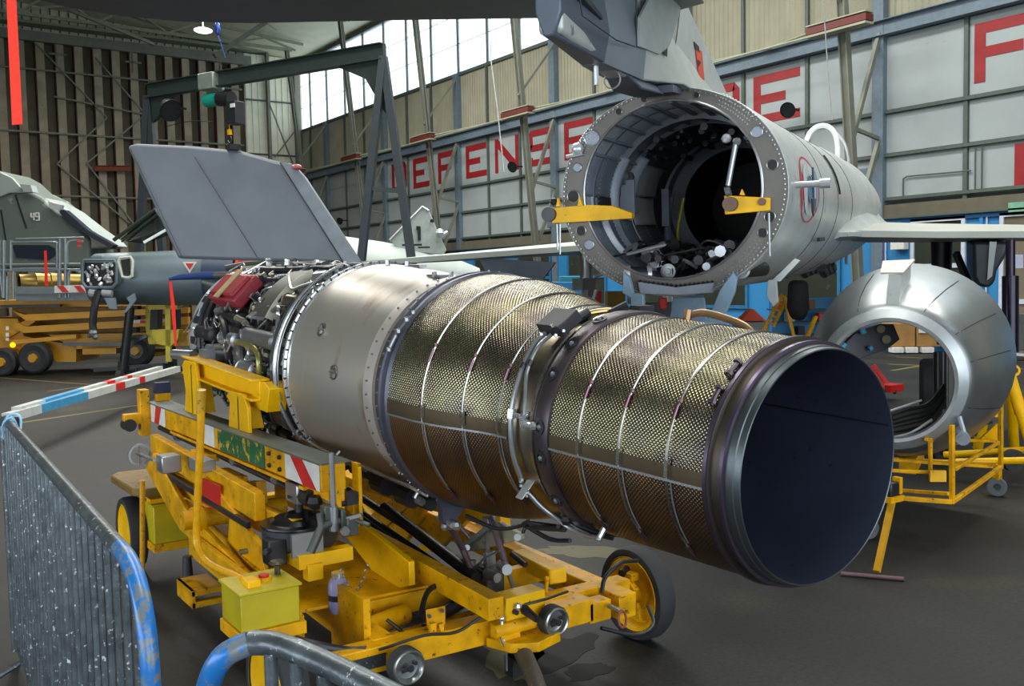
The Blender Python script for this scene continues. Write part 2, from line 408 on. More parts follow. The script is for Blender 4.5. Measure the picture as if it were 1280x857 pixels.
# right wall
XW = 20.5
wr = struct('wall_right', MB().b2((XW+.12, 2, 0), (XW+.3, 50, 10.05)), MULL)
wt = struct('wall_right', MB().b2((XW+.12, 2, 13.65), (XW+.3, 50, 16.5)), CREAMW)
P0, DP = 14.07, 2.135
ks = list(range(-4, 17))
rows = ((3.58, 4.56), (4.62, 5.58), (5.64, 7.38))
for k in ks:
    y0, y1 = P0+DP*k, P0+DP*(k+1)
    y1 = min(y1, 49.6)
    for z0, z1 in rows:
        part('panel', MB().b2((XW, y0+.05, z0+.02), (XW+.1, y1-.05, z1-.02)), WPAN, wr, bev=.015)
    # corrugated sheet above the girder
    mb = MB(); n = 12; vs_ = []
    for i in range(n*2+1):
        y = y0+.04+(y1-y0-.08)*i/(n*2); x = XW+.02+(.035 if i % 2 else 0)
        vs_ += [(x, y, 7.75), (x, y, 10.05)]
    mb.add(vs_, [(2*i, 2*i+2, 2*i+3, 2*i+1) for i in range(n*2)])
    part('cladding_sheet', mb, CREAMW, wr, ang=10)
    # mullions
    thick = k % 3 == 0
    wdt = .3 if thick else .1
    part('mullion', MB().b2((XW-(.16 if thick else .06), y0-wdt/2, 0 if thick else 3.05), (XW+.12, y0+wdt/2, 10.1)), BEAMB if thick else MULL, wr)
for z, h in ((3.56, .07), (4.59, .07), (5.61, .08)):
    part('rail', MB().b2((XW-.1, 3, z-h/2), (XW, 49.5, z+h/2)), MULL, wr)
part('girder', MB().ibeam((XW-.14, 3, 7.56), (XW-.14, 49.5, 7.56), .26, .36), BEAMB, wr)
part('concrete_lintel', MB().b2((XW-.12, 3, 3.12), (XW+.1, 49.5, 3.42)), CONC, wr)
part('drip_edge', MB().b2((XW-.22, 3, 3.08), (XW, 49.5, 3.12)), MULL, wr)
# window band
wn = struct('window_1', MB().b2((XW-.05, 2, 10.02), (XW+.2, 49.6, 10.14)), MULL)
part('window_head', MB().b2((XW-.05, 2, 13.58), (XW+.2, 49.6, 13.7)), MULL, wn)
for k in range(-5, 17):
    y0, y1 = P0+DP*k, min(P0+DP*(k+1), 49.6)
    if k < 16: part('window_pane', MB().b2((XW+.06, y0+.03, 10.14), (XW+.075, y1-.03, 13.58)), PANE, wn)
    part('glazing_bar', MB().b2((XW, y0-.03, 10.1), (XW+.12, y0+.03, 13.6)), MULL, wn)
for z in (11.3, 12.45):
    part('glazing_bar', MB().b2((XW+.08, 2, z-.012), (XW+.1, 49.6, z+.012)), MULL, wn)
# portal frames: inclined inner legs with braces and service girders
for i, y in enumerate((14.05, 20.5, 26.75, 33.2, 39.7, 46.0)):
    g = thing('portal_frame', ('inclined steel frame leg of the right wall, ' + ('by the last E of the second word' , 'hidden behind the open tail', 'beside the N of the first word', 'near the F of the first word', 'seen between the gantry and the grey fin', 'nearest the far corner')[i]), 'column', (19.4, y, 0), 'inclined frames along the right wall')
    part('leg', MB().ibeam((19.75, y, 0), (18.45, y, 13.4), .17, .22, .03, (0, 1, 0)), COLM, g)
    part('brace', MB().bar((19.35, y, 4.9), (20.4, y, 7.5), .1, .1), COLM, g)
    part('brace', MB().bar((19.6, y, 3.2), (20.4, y, 5.0), .1, .1), COLM, g)
    part('strut', MB().bar((19.3, y, 5.2), (20.4, y, 5.0), .08, .08), COLM, g)
    part('brace', MB().bar((18.85, y, 8.0), (20.4, y, 9.9), .07, .07), COLM, g)
    part('service_girder', MB().box((18.72, y-.1, 7.42), (.28, 1.6, .15)), mat('dull_red_girder', '5A1E1A', .6), g, label='dull red box girder')
    part('girder_flange', MB().box((18.72, y-.1, 7.3), (.3, 1.6, .05)).box((18.72, y-.1, 7.54), (.3, 1.6, .03)), CREAMW, g)
    if i < 5:
        part('tie_rod', MB().tube([(18.8, y+.7, 7.45), (20.2, y+3.2, 7.75)], .03, 6), TRUSS, wr); part('tie_rod', MB().tube([(20.2, y+3.2, 7.75), (18.8, y+5.6, 7.45)], .03, 6), TRUSS, wr)
        part('tie_rod', MB().tube([(18.8, y+.75, 7.35), (18.8, y+5.6, 7.35)], .03, 6), TRUSS, wr)
# painted letters, cut as thin raised boards
X0, X1 = XW-.012, XW-.002
def let(ch, yl, yr, z0=5.9, z1=7.17, st=.25, sh=.23):
    """yl is the left (far) edge, yr the right (near) edge; letters read towards -y"""
    mb = MB(); H_ = z1-z0; W_ = yl-yr
    def R(u0, u1, v0, v1): mb.b2((X0, yl-u0, z0+v0), (X1, yl-u1, z0+v1))
    def P(pts): mb.prism([(X0, yl-u, z0+v) for u, v in pts], (X1-X0, 0, 0))
    c = .18
    if ch in 'EF':
        R(0, st, 0, H_); R(st, W_, H_-sh, H_); R(st, W_*.7, H_*.5-sh/2, H_*.5+sh/2)
        if ch == 'E': R(st, W_, 0, sh)
    elif ch == 'D':
        R(0, st, 0, H_); R(st, W_-c, H_-sh, H_); R(st, W_-c, 0, sh); R(W_-st, W_, c, H_-c)
        P([(W_-c, H_), (W_, H_-c), (W_-st, H_-c-.02), (W_-c, H_-sh)]); P([(W_-c, 0), (W_-c, sh), (W_-st, c+.02), (W_, c)])
    elif ch == 'N':
        R(0, st*.8, 0, H_); R(W_-st*.8, W_, 0, H_); P([(st*.8, H_), (st*.8, H_-.36), (W_-st*.8, 0), (W_-st*.8, .36)])
    elif ch == 'S':
        m_ = H_/2; c = .12
        R(c, W_-c, H_-sh, H_); R(c, W_-c, m_-sh/2, m_+sh/2); R(c, W_-c, 0, sh)
        P([(c, H_), (c, H_-sh), (st, H_-sh), (st, m_+sh/2), (c, m_-sh/2), (0, m_+c-sh/2), (0, H_-c)])
        P([(W_-c, 0), (W_-c, sh), (W_-st, sh), (W_-st, m_-sh/2), (W_-c, m_+sh/2), (W_, m_-c+sh/2), (W_, c)])
        P([(0, c), (c, 0), (c, sh), (st, sh), (st, sh+.08), (0, sh+.08)]); P([(W_, H_-c), (W_-c, H_), (W_-c, H_-sh), (W_-st, H_-sh), (W_-st, H_-sh-.08), (W_, H_-sh-.08)])
    elif ch == 'R':
        R(0, st, 0, H_); R(st, W_-c, H_-sh, H_); R(st, W_-c, H_*.45, H_*.45+sh); R(W_-st, W_, H_*.5, H_-.06); P([(W_*.35, H_*.45), (W_*.6, H_*.45), (W_, 0), (W_-st, 0)])
    return mb
words = [('D', 39.15, 37.75), ('E', 37.15, 35.75), ('F', 35.0, 33.5), ('E', 32.8, 31.3), ('N', 30.7, 29.15), ('S', 28.5, 27.0), ('E', 26.4, 24.85),
         ('D', 20.05, 18.5), ('E', 18.0, 16.45), ('F', 11.77, 10.25)]
for ch, a, b in words: part('painted_letter', let(ch, a, b), LET, wr)
part('red_board', MB().b2((XW-.03, 8.6, 3.6), (XW-.005, 10.85, 4.48)), LET, wr)
part('board_lettering', MB().b2((XW-.04, 9.6, 3.75), (XW-.03, 10.5, 3.95)), mat('cream_lettering', 'D8D0A0', .6), wr)
part('conduit', MB().tube([(XW-.05, 13.45, 3.6), (XW-.05, 13.45, 4.0), (XW-.05, 13.35, 4.05), (XW-.05, 11.8, 4.02)], .018, 6), MULL, wr)
part('conduit', MB().tube([(XW-.05, 11.7, 3.6), (XW-.05, 11.7, 4.5)], .018, 6).tube([(XW-.05, 11.55, 3.6), (XW-.05, 11.55, 4.5)], .02, 6), MULL, wr)
part('junction_box', MB().b2((XW-.15, 14.3, 3.75), (XW, 14.75, 4.35)), BEAMB, wr, bev=.02)
part('junction_box', MB().b2((XW-.15, 26.9, 3.65), (XW, 27.3, 4.2)), BEAMB, wr, bev=.02)
# blue workshop facade below the lintel
fc = struct('wall_facade', MB().b2((XW-.1, 4, 0), (XW+.1, 34, 3.08)), BLUEW)
XF = XW-.1
def facade_window(y0, y1, z0, z1, bars, m_):
    part('glass', MB().b2((XF-.02, y0, z0), (XF-.005, y1, z1)), m_, fc)
    f = MB(); t = .09
    f.b2((XF-.06, y0-t, z1), (XF, y1+t, z1+t)); f.b2((XF-.06, y0-t, z0-t), (XF, y1+t, z0)); f.b2((XF-.06, y0-t, z0), (XF, y0, z1)); f.b2((XF-.06, y1, z0), (XF, y1+t, z1))
    for z in bars: f.b2((XF-.05, y0, z-.05), (XF, y1, z+.05))
    part('window_frame', f, FRAMEW, fc)
facade_window(11.95, 13.1, 1.0, 2.95, (1.95,), DARKG)
facade_window(7.6, 11.0, .05, 2.95, (1.15,), ROOM)
FRW = FRAMEW; FRAMEW = mat('blue_window_frame', '2A6A94', .5)
for y0 in (15.2, 18.2, 21.2, 24.2, 27.2, 30.2): facade_window(y0, y0+1.9, 1.0, 2.75, (1.9,), DARKG)
FRAMEW = FRW
for y in (11.5, 14.2, 17.4, 20.4): part('facade_rib', MB().b2((XF-.05, y-.04, 0), (XF, y+.04, 3.05)), BLUEW, fc)
part('facade_top_band', MB().b2((XF-.06, 4, 2.98), (XF, 34, 3.08)), mat('dark_blue_trim', '1E5A8C', .5), fc)
part('conduit', MB().tube([(XF-.03, 11.38, 1.2), (XF-.03, 11.38, 3.05)], .02, 6).tube([(XF-.03, 13.85, 1.2), (XF-.03, 13.85, 3.05)], .02, 6), FRAMEW, fc)
b_ = single('exit_sign', MB().b2((XF-.12, 10.3, 3.04), (XF-.06, 10.87, 3.24)), mat('dim_green_sign', '6FA48C', .5), 'small pale green emergency exit sign over the beige window', 'sign')
single('switch_box', MB().b2((XF-.22, 13.25, 2.35), (XF-.01, 13.6, 2.62)).b2((XF-.15, 13.28, 2.62), (XF-.03, 13.4, 2.8)), WHITE, 'white electrical box on the blue facade beside the dark window', 'box', bev=.01)
q = single('wall_notice', MB().b2((XF-.03, 11.42, 1.85), (XF-.008, 11.8, 2.25)), WHITE, 'small red and white notice on the blue facade', 'sign')
part('print', MB().b2((XF-.034, 11.5, 1.9), (XF-.03, 11.8, 2.2)), RED, q)
# far door wall: sliding door leaves of tall steel channels
YD = 49.6
dw = struct('wall_far', MB().b2((-12, YD+.35, 0), (XW+.3, YD+.5, 18)), GABLE)
xs = [6.0+.83*k for k in range(-9, 15)]
for i, x in enumerate(xs):
    if x > 17.4: break
    part('door_post', MB().b2((x, YD-.12, 0), (x+.36, YD+.05, 13.3)), DOORC, dw)
    part('door_post_side', MB().b2((x-.05, YD-.1, 0), (x, YD+.3, 13.3)), DOORR, dw)
    part('door_sheet', MB().b2((x+.36, YD+.22, 0), (x+.78, YD+.3, 13.3)), DOORP, dw)
for z, t in ((6.23, .07), (9.12, .08), (11.98, .08)):
    part('door_rail', MB().b2((-3, YD-.24, z-t/2), (17.3, YD-.13, z+t/2)), COLM, dw)
part('door_head', MB().b2((-3, YD-.35, 13.25), (17.8, YD+.3, 13.7)), COLM, dw)
part('door_head', MB().b2((-3, YD-.5, 14.0), (XW, YD+.3, 14.12)), TRUSS, dw)
for (x0, z0, x1, z1) in ((7.6, 13.2, 10.6, 10.0), (10.6, 10.0, 8.3, 7.7), (8.3, 7.7, 11.4, 5), (12.4, 10.3, 9.6, 7.8), (9.6, 7.8, 12.0, 4.4), (8.3, 10.8, 12.4, 10.3), (12.4, 10.3, 10.2, 12.8)):
    part('door_brace', MB().bar((x0, YD-.3, z0), (x1, YD-.3, z1), .07, .07), COLM, dw)
for x in (8.2, 11.6, 15.9):
    part('door_vent', MB().b2((x, YD-.16, 12.75), (x+.75, YD-.12, 12.85)).b2((x+.3, YD-.16, 12.3), (x+.36, YD-.12, 13.2)), COLM, dw)
part('rusty_crossbeam', MB().ibeam((9.9, YD-.5, 7.55), (11.5, YD-.5, 7.62), .2, .26), mat('rust_brown_beam', '7A3E22', .8), dw, label='short rusty steel beam')
# light corner strip beside the window
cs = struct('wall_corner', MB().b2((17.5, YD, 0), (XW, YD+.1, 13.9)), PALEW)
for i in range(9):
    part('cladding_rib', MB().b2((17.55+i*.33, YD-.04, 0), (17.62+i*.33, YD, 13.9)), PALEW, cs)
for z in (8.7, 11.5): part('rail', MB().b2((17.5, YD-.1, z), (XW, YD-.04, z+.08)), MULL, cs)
for x, l in ((18.7, .14), (20.3, .3)): part('post', MB().b2((x-l/2, YD-.3, 0), (x+l/2, YD-.04, 14)), COLM, cs)
part('brace', MB().bar((18.7, YD-.3, 11.4), (20.2, YD-.3, 7.5), .06, .06).bar((20.2, YD-.3, 10.2), (18.9, YD-.3, 8.6), .06, .06), COLM, cs)
# the rest of the hall shell, behind and to the left of the photographer, with its open doors
DARKW = mat('shadowed_hall_cladding', '4A4A40', .8, 0, None, 0, 1.5)
wl_ = struct('wall_left', MB().b2((-12.3, 14, 0), (-12, 50, 16.9)), CREAMW); part('wall_head', MB().b2((-12.3, -8, 3.6), (-12, 14, 16.9)), DARKW, wl_)
wb_ = struct('wall_back', MB().b2((10, -8.3, 0), (XW+.3, -8, 14)), DARKW); part('wall_head', MB().b2((-12, -8.3, 6.0), (10, -8, 16.9)), DARKW, wb_); part('wall_pier', MB().b2((-12, -8.3, 0), (-7, -8, 6.0)), CREAMW, wb_)
part('side_wall', MB().b2((XW+.12, -8, 0), (XW+.3, 2, 14)), CREAMW, wb_)
# roof
rf = struct('ceiling', MB().prism([(-12, -6, 16.9), (XW+.3, -6, 13.8), (XW+.3, 50, 13.8), (-12, 50, 16.9)], (0, 0, .15)), GABLE)
for i in range(46):
    x = 2.0+i*.4; z = 16.9-(x+12)/32.8*3.1
    part('gable_rib', MB().b2((x, YD+.28, 13.9), (x+.05, YD+.35, z)), MULL, rf)
def truss(y, tag_):
    t = thing('roof_truss', tag_, 'truss', (4, y, 13.4), 'roof trusses')
    part('chord', MB().bar((-10, y, 13.75), (XW-1.8, y, 13.45), .14, .14), TRUSS, t)
    part('chord', MB().bar((-10, y, 16.4), (XW-1.2, y, 13.8), .12, .12), TRUSS, t)
    n = 9
    for i in range(n):
        xa = -9+i*3.1; xb = xa+1.55; xc = xa+3.1
        za = 13.74; zb = 16.35-(xb+10)/29*2.6; 
        part('web', MB().bar((xa, y, za-.03*i), (xb, y, zb), .09, .09), TRUSS, t); part('web', MB().bar((xb, y, zb), (xc, y, za-.03*(i+1)), .09, .09), TRUSS, t)
    part('bracing', MB().bar((6, y, 13.6), (10, min(y+6, 49), 15.2), .08, .08).bar((14, y, 13.5), (10, min(y+6, 49), 15.2), .08, .08).bar((14, y, 13.5), (18, min(y+6, 49), 14.2), .08, .08), TRUSS, t)
    return t
TR1 = truss(46.0, 'roof truss nearest the far sliding doors'); truss(39.7, 'second roof truss from the far sliding doors')
truss(33.2, 'third roof truss from the far sliding doors')
part('knee_brace', MB().bar((14.190, 44.000, 12.254), (16.896, 44.000, 14.256), .22, .22), COLM, TR1, label='thick diagonal strut')
part('diagonal_tie', MB().bar((7.785, 42.000, 12.941), (11.009, 42.000, 11.983), .12, .12), COLM, TR1, label='long pale diagonal strut')
# hall lamps and small things on the wall
def flood(loc, r, label, d=(-1, -.3, -.35)):
    d = V(d).normalized(); p = V(loc)
    t = thing('floodlight', label, 'lamp', p, 'floodlights on the right wall')
    part('housing', MB().lathe(p, d, [(-r, .02), (-r*.8, r*.5), (0, r), (.03, r)], 20), BLACK, t)
    part('lens', MB().lathe(p, d, [(.01, .001), (.01, r*.92)], 20), LENS, t)
    part('bracket', MB().bar(p-d*r*.6, p-d*r*.6+V((.35, 0, .0)), .05, .05), BLACK, t)
flood((19.9, 16.35, 6.0), .2, 'black floodlight in front of the E of the second word'); flood((19.9, 28.7, 5.9), .2, 'black floodlight in front of the N of the first word')
flood((19.9, 43.6, 4.9), .18, 'black floodlight low on the wall left of the first letter')

# ------------------------------------------------------------------ the engine
EX = V((2.2557, 1.7346, 1.2517)); AX = V((0, 0.99898634, 0.04501428)); E2 = V((0, -0.04501428, 0.99898634)); ES = V((-1, 0, 0))
def pe(s, r, th):
    a = math.radians(th); return EX+AX*s+(E2*math.cos(a)+ES*math.sin(a))*r
def lat(prof, seg=96, th0=0, th1=360, uvr=None, mb=None):
    mb = mb or MB(); return mb.lathe(EX, AX, prof, seg, E2, th0, th1, uvr, ES)
def arc(s, r, t0, t1, n=14, ds=0): return [pe(s+ds*i/n, r, t0+(t1-t0)*i/n) for i in range(n+1)]
en = thing('jet_engine', 'long afterburning jet engine with embossed bronze tailpipe, lying on the yellow trolley', 'engine', (2.2557, 4.0, .85))
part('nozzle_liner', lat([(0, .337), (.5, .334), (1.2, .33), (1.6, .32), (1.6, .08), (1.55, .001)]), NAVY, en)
part('liner_seam', MB().tube([pe(.01, .334, -75), pe(1.3, .331, -75)], .003, 5), DARKST, en)
part('nozzle_lip', lat([(0, .337), (-.002, .3395), (0, .342), (.018, .345), (.02, .348), (.05, .350), (.055, .345)]), mat('grey_green_lip_steel', '50565A', .36, .8, None, 0, 6), en)
part('nozzle_ring', lat([(.045, .345), (.047, .357), (.062, .359), (.066, .352), (.092, .354), (.096, .366), (.112, .368), (.116, .358)]), mat('brown_ring_steel', '4A423C', .42, .8), en)
part('nozzle_hoop', lat([(.046, .352), (.047, .3605), (.058, .3605), (.059, .352)]), mat('violet_ring_steel', '5E5468', .3, .85), en); part('nozzle_hoop', lat([(.096, .36), (.097, .3695), (.108, .3695), (.109, .36)]), mat('violet_ring_steel', '5E5468'), en)
def foil(s0, s1, prof, t0, t1, m_, seg):
    return part('shroud_foil', lat([(s, r) for s, r in prof], seg, t0, t1, .4), m_, en)
p2_ = [(.112, .3605), (.2, .3655), (.3, .370), (.45, .3765), (.6, .384), (.775, .390)]
p1_ = [(1.0, .402), (1.08, .408), (1.15, .420), (1.22, .439), (1.3, .460), (1.4, .481), (1.5, .4935), (1.6, .500), (1.72, .503)]
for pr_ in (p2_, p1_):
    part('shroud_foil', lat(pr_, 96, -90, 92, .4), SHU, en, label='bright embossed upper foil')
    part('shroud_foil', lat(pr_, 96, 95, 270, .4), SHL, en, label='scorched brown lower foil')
    # lengthwise seam strips
    mb = MB(); lat([(s, r+.003) for s, r in pr_], 3, 88.5, 95.5, None, mb); part('seam_plate', mb, mat('scorched_seam_plate', '564A3A', .5, .8, '4A3020', .4, 9), en)
    mb = MB(); 
    for (a, b) in zip(pr_[:-1], pr_[1:]): mb.bar(pe(a[0], a[1]+.005, 95.5), pe(b[0], b[1]+.005, 95.5), .005, .007)
    part('seam_flange', mb, STEEL, en)
def rat(pr_, s):
    for a, b in zip(pr_[:-1], pr_[1:]):
        if a[0] <= s <= b[0]: return a[1]+(b[1]-a[1])*(s-a[0])/(b[0]-a[0])
for s, pr_ in ((.25, p2_), (.447, p2_), (.631, p2_), (1.055, p1_), (1.235, p1_), (1.455, p1_)):
    r = rat(pr_, s); dr = (rat(pr_, s+.01)-rat(pr_, s-.01))/.02
    st = lat([(s-.0045, r+.0005), (s-.003, r+.005), (s+.003, r+.005), (s+.0045, r+.0005)], 72, -80, 136)
    o = part('clamp_strap', st, STRAPM, en)
    b = BASE[en.name]
    part('buckle', MB().obox(pe(s-.012, r+.008, 90), (.014, .014, .05), AX, pe(s, 1, 90)-pe(s, 0, 90), E2), STRAPM, o)
    part('tensioner', MB().cyl(pe(s-.006, r+.009, 62), pe(s-.006, r+.009, 68), .0055, None, 8).cyl(pe(s-.006, r+.009, 131), pe(s-.006, r+.009, 138), .0055, None, 8).sphere(pe(s-.012, r+.01, 60), .008, 6), mat('violet_steel', '7A5A68', .35, .9), o)
    part('strap_wire', MB().tube(arc(s-.02, r+.004, 96, 128, 10), .0025, 5), STEEL, o)
# flange between the shrouds, with its ports
part('rear_flange', lat([(.775, .385), (.776, .399), (.79, .402), (.845, .402), (.855, .396), (.86, .385)]), PURP, en)
for t in (22, 42, 60, 86, 101, 125, 143):
    o = part('port_ring', MB().lathe(pe(.815, .400, t), pe(0, 1, t)-pe(0, 0, t), [(0, .026), (.006, .026), (.006, .017), (.002, .016)], 16), DARKST, en)
    part('port_plug', MB().sphere(pe(.815, .402, t), .010, 8), STEEL, o)
part('neck', lat([(.855, .386), (.9, .384), (.95, .390), (1.0, .399)]), mat('warm_neck_steel', '8A8272', .3, .95, '8A5A1A', .25, 5), en)
part('neck_band', lat([(.872, .387), (.874, .393), (.886, .393), (.888, .387)]), STRAPM, en)
part('neck_band', lat([(.985, .398), (.987, .405), (.997, .405), (1.0, .399)]), STRAPM, en)
# twin actuator pipes round the neck
box = MB(); c = pe(.905, .445, 35); nrm = (pe(0, 1, 35)-pe(0, 0, 35)); tan = nrm.cross(AX)
bo = part('pipe_manifold', MB().obox(c, (.13, .10, .045), AX, tan, nrm), DARKST, en, bev=.004, label='dark rectangular pipe manifold')
part('bolt', MB().cyl(pe(.87, .468, 41), pe(.87, .478, 41), .006, None, 6).sphere(pe(.86, .445, 43), .008, 6).sphere(pe(.84, .445, 40), .008, 6).sphere(pe(.93, .45, 44), .008, 6), CHROME, bo)
part('pipe', MB().curve([pe(.935, .435, 40), pe(.96, .43, 48), pe(.965, .42, 60), pe(.965, .415, 75), pe(.965, .414, 88), pe(.963, .414, 102), pe(.955, .414, 116)], .0095, 10), STEEL, en)
part('pipe', MB().curve([pe(.90, .436, 42), pe(.93, .43, 50), pe(.935, .42, 60), pe(.925, .415, 66), pe(.9, .415, 74), pe(.888, .415, 82)], .007, 8), STEEL, en)
part('pipe_elbow', MB().cyl(pe(.888, .425, 82), pe(.888, .415, 87), .012, None, 10).cyl(pe(.888, .418, 86), pe(.845, .41, 86), .012, None, 10).sphere(pe(.842, .408, 86), .016, 8), CHROME, en)
part('pipe_clip', MB().cyl(pe(.965, .415, 80.5), pe(.965, .415, 85), .015, None, 10).cyl(pe(.965, .415, 83), pe(.925, .40, 83.5), .009, None, 8).lathe(pe(.915, .392, 83), nrm, [(0, .02), (.01, .02), (.012, .006)], 12), CHROME, en)
part('pipe_clip', MB().cyl(pe(.965, .42, 58), pe(.965, .42, 61), .014, None, 8).cyl(pe(.937, .42, 56), pe(.937, .42, 59), .012, None, 8), DARKST, en)
part('pipe_plate', MB().obox(pe(.945, .415, 120), (.04, .09, .012), AX, tan.lerp(nrm, -.3), pe(0, 1, 120)-pe(0, 0, 120)), PEG, en, bev=.003)
mb = MB()
for ds, t in ((0, 115), (.012, 118), (-.014, 121), (.01, 124), (-.012, 114)): mb.sphere(pe(.94+ds, .428, t), .008, 6)
part('plate_bolts', mb, CHROME, en, kind='stuff')
part('pipe', MB().curve([pe(.945, .42, 123), pe(.92, .42, 131), pe(.89, .42, 138), pe(.84, .425, 143), pe(.74, .43, 143), pe(.66, .425, 141)], .0085, 10), STEEL, en)
part('pipe', MB().curve([pe(.96, .415, 124), pe(.94, .418, 131), pe(.905, .42, 138)], .006, 8), STEEL, en)
part('pipe_elbow', MB().cyl(pe(.66, .425, 141), pe(.655, .385, 140), .010, None, 8).sphere(pe(.66, .43, 141), .012, 8), CHROME, en)
part('actuator', MB().curve([pe(.88, .40, 140), pe(.80, .405, 146), pe(.72, .405, 148), pe(.66, .40, 148)], .010, 8).sphere(pe(.85, .41, 141), .02, 8), DARKST, en)
part('pipe', MB().curve([pe(.93, .39, 25), pe(.95, .395, 15), pe(.93, .395, 5), pe(.9, .395, -2)], .011, 10), mat('gold_tinted_pipe', '9A8A5A', .25, .95), en)
part('top_fitting', MB().cyl(pe(.9, .39, 4), pe(.86, .42, -2), .014, None, 8).obox(pe(.83, .41, -8), (.05, .07, .02), AX, ES, E2).cyl(pe(.93, .40, 22), pe(.92, .41, 16), .018, None, 10), DARKST, en)
part('top_lug', MB().curve([pe(.62, .405, -12), pe(.6, .425, -20), pe(.5, .42, -30), pe(.45, .39, -38)], .013, 8).cyl(pe(.63, .38, -12), pe(.63, .42, -12), .016, None, 8), mat('tan_steel_lug', '8A6E50', .35, .8), en)
# clamps behind the nozzle ring
for (t, s0) in ((50, .15), (35, .15)):
    part('ring_clamp', MB().tube(arc(s0-.02, .372, t, t+9, 4), .008, 8).cyl(pe(s0-.02, .372, t), pe(s0-.02, .372, t+1.2), .014, None, 10).cyl(pe(s0-.02, .372, t+7), pe(s0-.02, .372, t+8.5), .014, None, 10), PURP, en)
# bolted flanges 1
part('mid_flange', lat([(1.70, .500), (1.715, .513), (1.735, .513), (1.74, .505), (1.765, .507), (1.77, .514), (1.786, .514), (1.79, .495)]), PURPD, en)
part('flange_bolts', MB().bolts(EX, AX, E2, ES, 1.778, .512, 60, .008), STEEL, en, kind='stuff')
part('flange_gap', lat([(1.79, .492), (1.85, .482), (1.89, .47)]), mat('brown_flange_gap', '4A4034', .5, .7), en)
part('mid_flange', lat([(1.88, .47), (1.882, .486), (1.92, .489), (1.962, .489), (1.965, .476)]), mat('dull_flange_steel', 'B0A8A2', .42, .35, '5A524C', .3, 6), en)
part('flange_bolts', MB().bolts(EX, AX, E2, ES, 1.925, .488, 54, .009), STEEL, en, kind='stuff')
part('flange_bracket', MB().tube([pe(1.72, .53, 66), pe(1.72, .527, 60)], .008, 8).tube([pe(1.73, .525, 60), pe(1.70, .53, 50)], .005, 6).sphere(pe(1.72, .53, 67), .012, 6).sphere(pe(1.71, .53, 58), .013, 6).sphere(pe(1.70, .53, 52), .013, 6).sphere(pe(1.69, .53, 48), .01, 6), STEEL, en)
# casing
part('casing', lat([(1.95, .4765), (2.02, .485), (2.15, .498), (2.3, .51), (2.5, .522), (2.70, .529)]), CASE, en)
part('front_flange', lat([(2.695, .528), (2.70, .5335), (2.725, .5345), (2.727, .541), (2.745, .541), (2.75, .50)]), CHROME, en)
part('flange_bolts', MB().bolts(EX, AX, E2, ES, 2.722, .534, 72, .009), DARKST, en, kind='stuff')
for s, t in ((2.443, 63.3), (2.229, 83.2)):
    n_ = pe(0, 1, t)-pe(0, 0, t); r = .505 if s < 2.3 else .517
    o = part('inspection_port', MB().lathe(pe(s, r-.002, t), n_, [(0, .034), (.006, .033), (.007, .024), (.004, .02), (.004, .001)], 20), mat('stained_port_steel', '77706A', .4, .85), en)
    mb = MB()
    for k in range(6): a = k*PI/3; mb.cyl(pe(s+.027*math.cos(a), r+.003, t+3*math.sin(a)), pe(s+.027*math.cos(a), r+.012, t+3*math.sin(a)), .003, None, 6)
    mb.cyl(pe(s, r, t), pe(s, r+.016, t), .013, .01, 8).obox(pe(s-.012, r+.01, t+1.5), (.03, .016, .012), AX, n_.cross(AX), n_); part('port_fitting', mb, STEEL, o)
part('casing_pad', MB().obox(pe(2.05, .492, 8), (.12, .05, .012), AX, ES, E2).cyl(pe(2.05, .49, 10), pe(2.05, .515, 10), .012, None, 8).cyl(pe(1.99, .485, 4), pe(1.99, .51, 4), .01, None, 8), STEEL, en)
part('casing_pad', MB().obox(pe(2.45, .524, -4), (.15, .04, .014), AX, ES, E2).cyl(pe(2.5, .52, -2), pe(2.5, .545, -2), .012, None, 8).cyl(pe(2.62, .52, 3), pe(2.62, .55, 3), .012, None, 8), STEEL, en)
part('drain_pipe', MB().curve([pe(2.84, .545, 100), pe(2.82, .55, 118), pe(2.79, .548, 127), pe(2.6, .548, 131), pe(2.4, .54, 133), pe(2.2, .53, 136), pe(2.05, .52, 141), pe(1.9, .515, 143), pe(1.8, .515, 149)], .009, 10), CHROME, en, label='polished pipe along the lower casing')
part('drain_pipe', MB().curve([pe(2.82, .545, 112), pe(2.78, .555, 128), pe(2.6, .556, 133), pe(2.4, .55, 135), pe(2.2, .54, 138)], .006, 8), STEEL, en)
for s, t in ((2.79, 127), (2.4, 133.5), (1.83, 148)): part('pipe_clip', MB().cyl(pe(s+.02, .548, t), pe(s-.02, .55, t+.6), .017, None, 8).cyl(pe(s, .525, t-3), pe(s, .55, t-3), .01, None, 8), STEEL, en)
for s, r, a, b, rr, m_ in ((2.80, .555, 20, 122, .009, CHROME), (2.835, .55, 28, 128, .006, STEEL), (2.87, .548, 50, 136, .010, HOSE), (2.775, .552, 45, 105, .004, STEEL)):
    part('ring_pipe', MB().tube(arc(s, r, a, b, 26), rr, 8), m_, en)
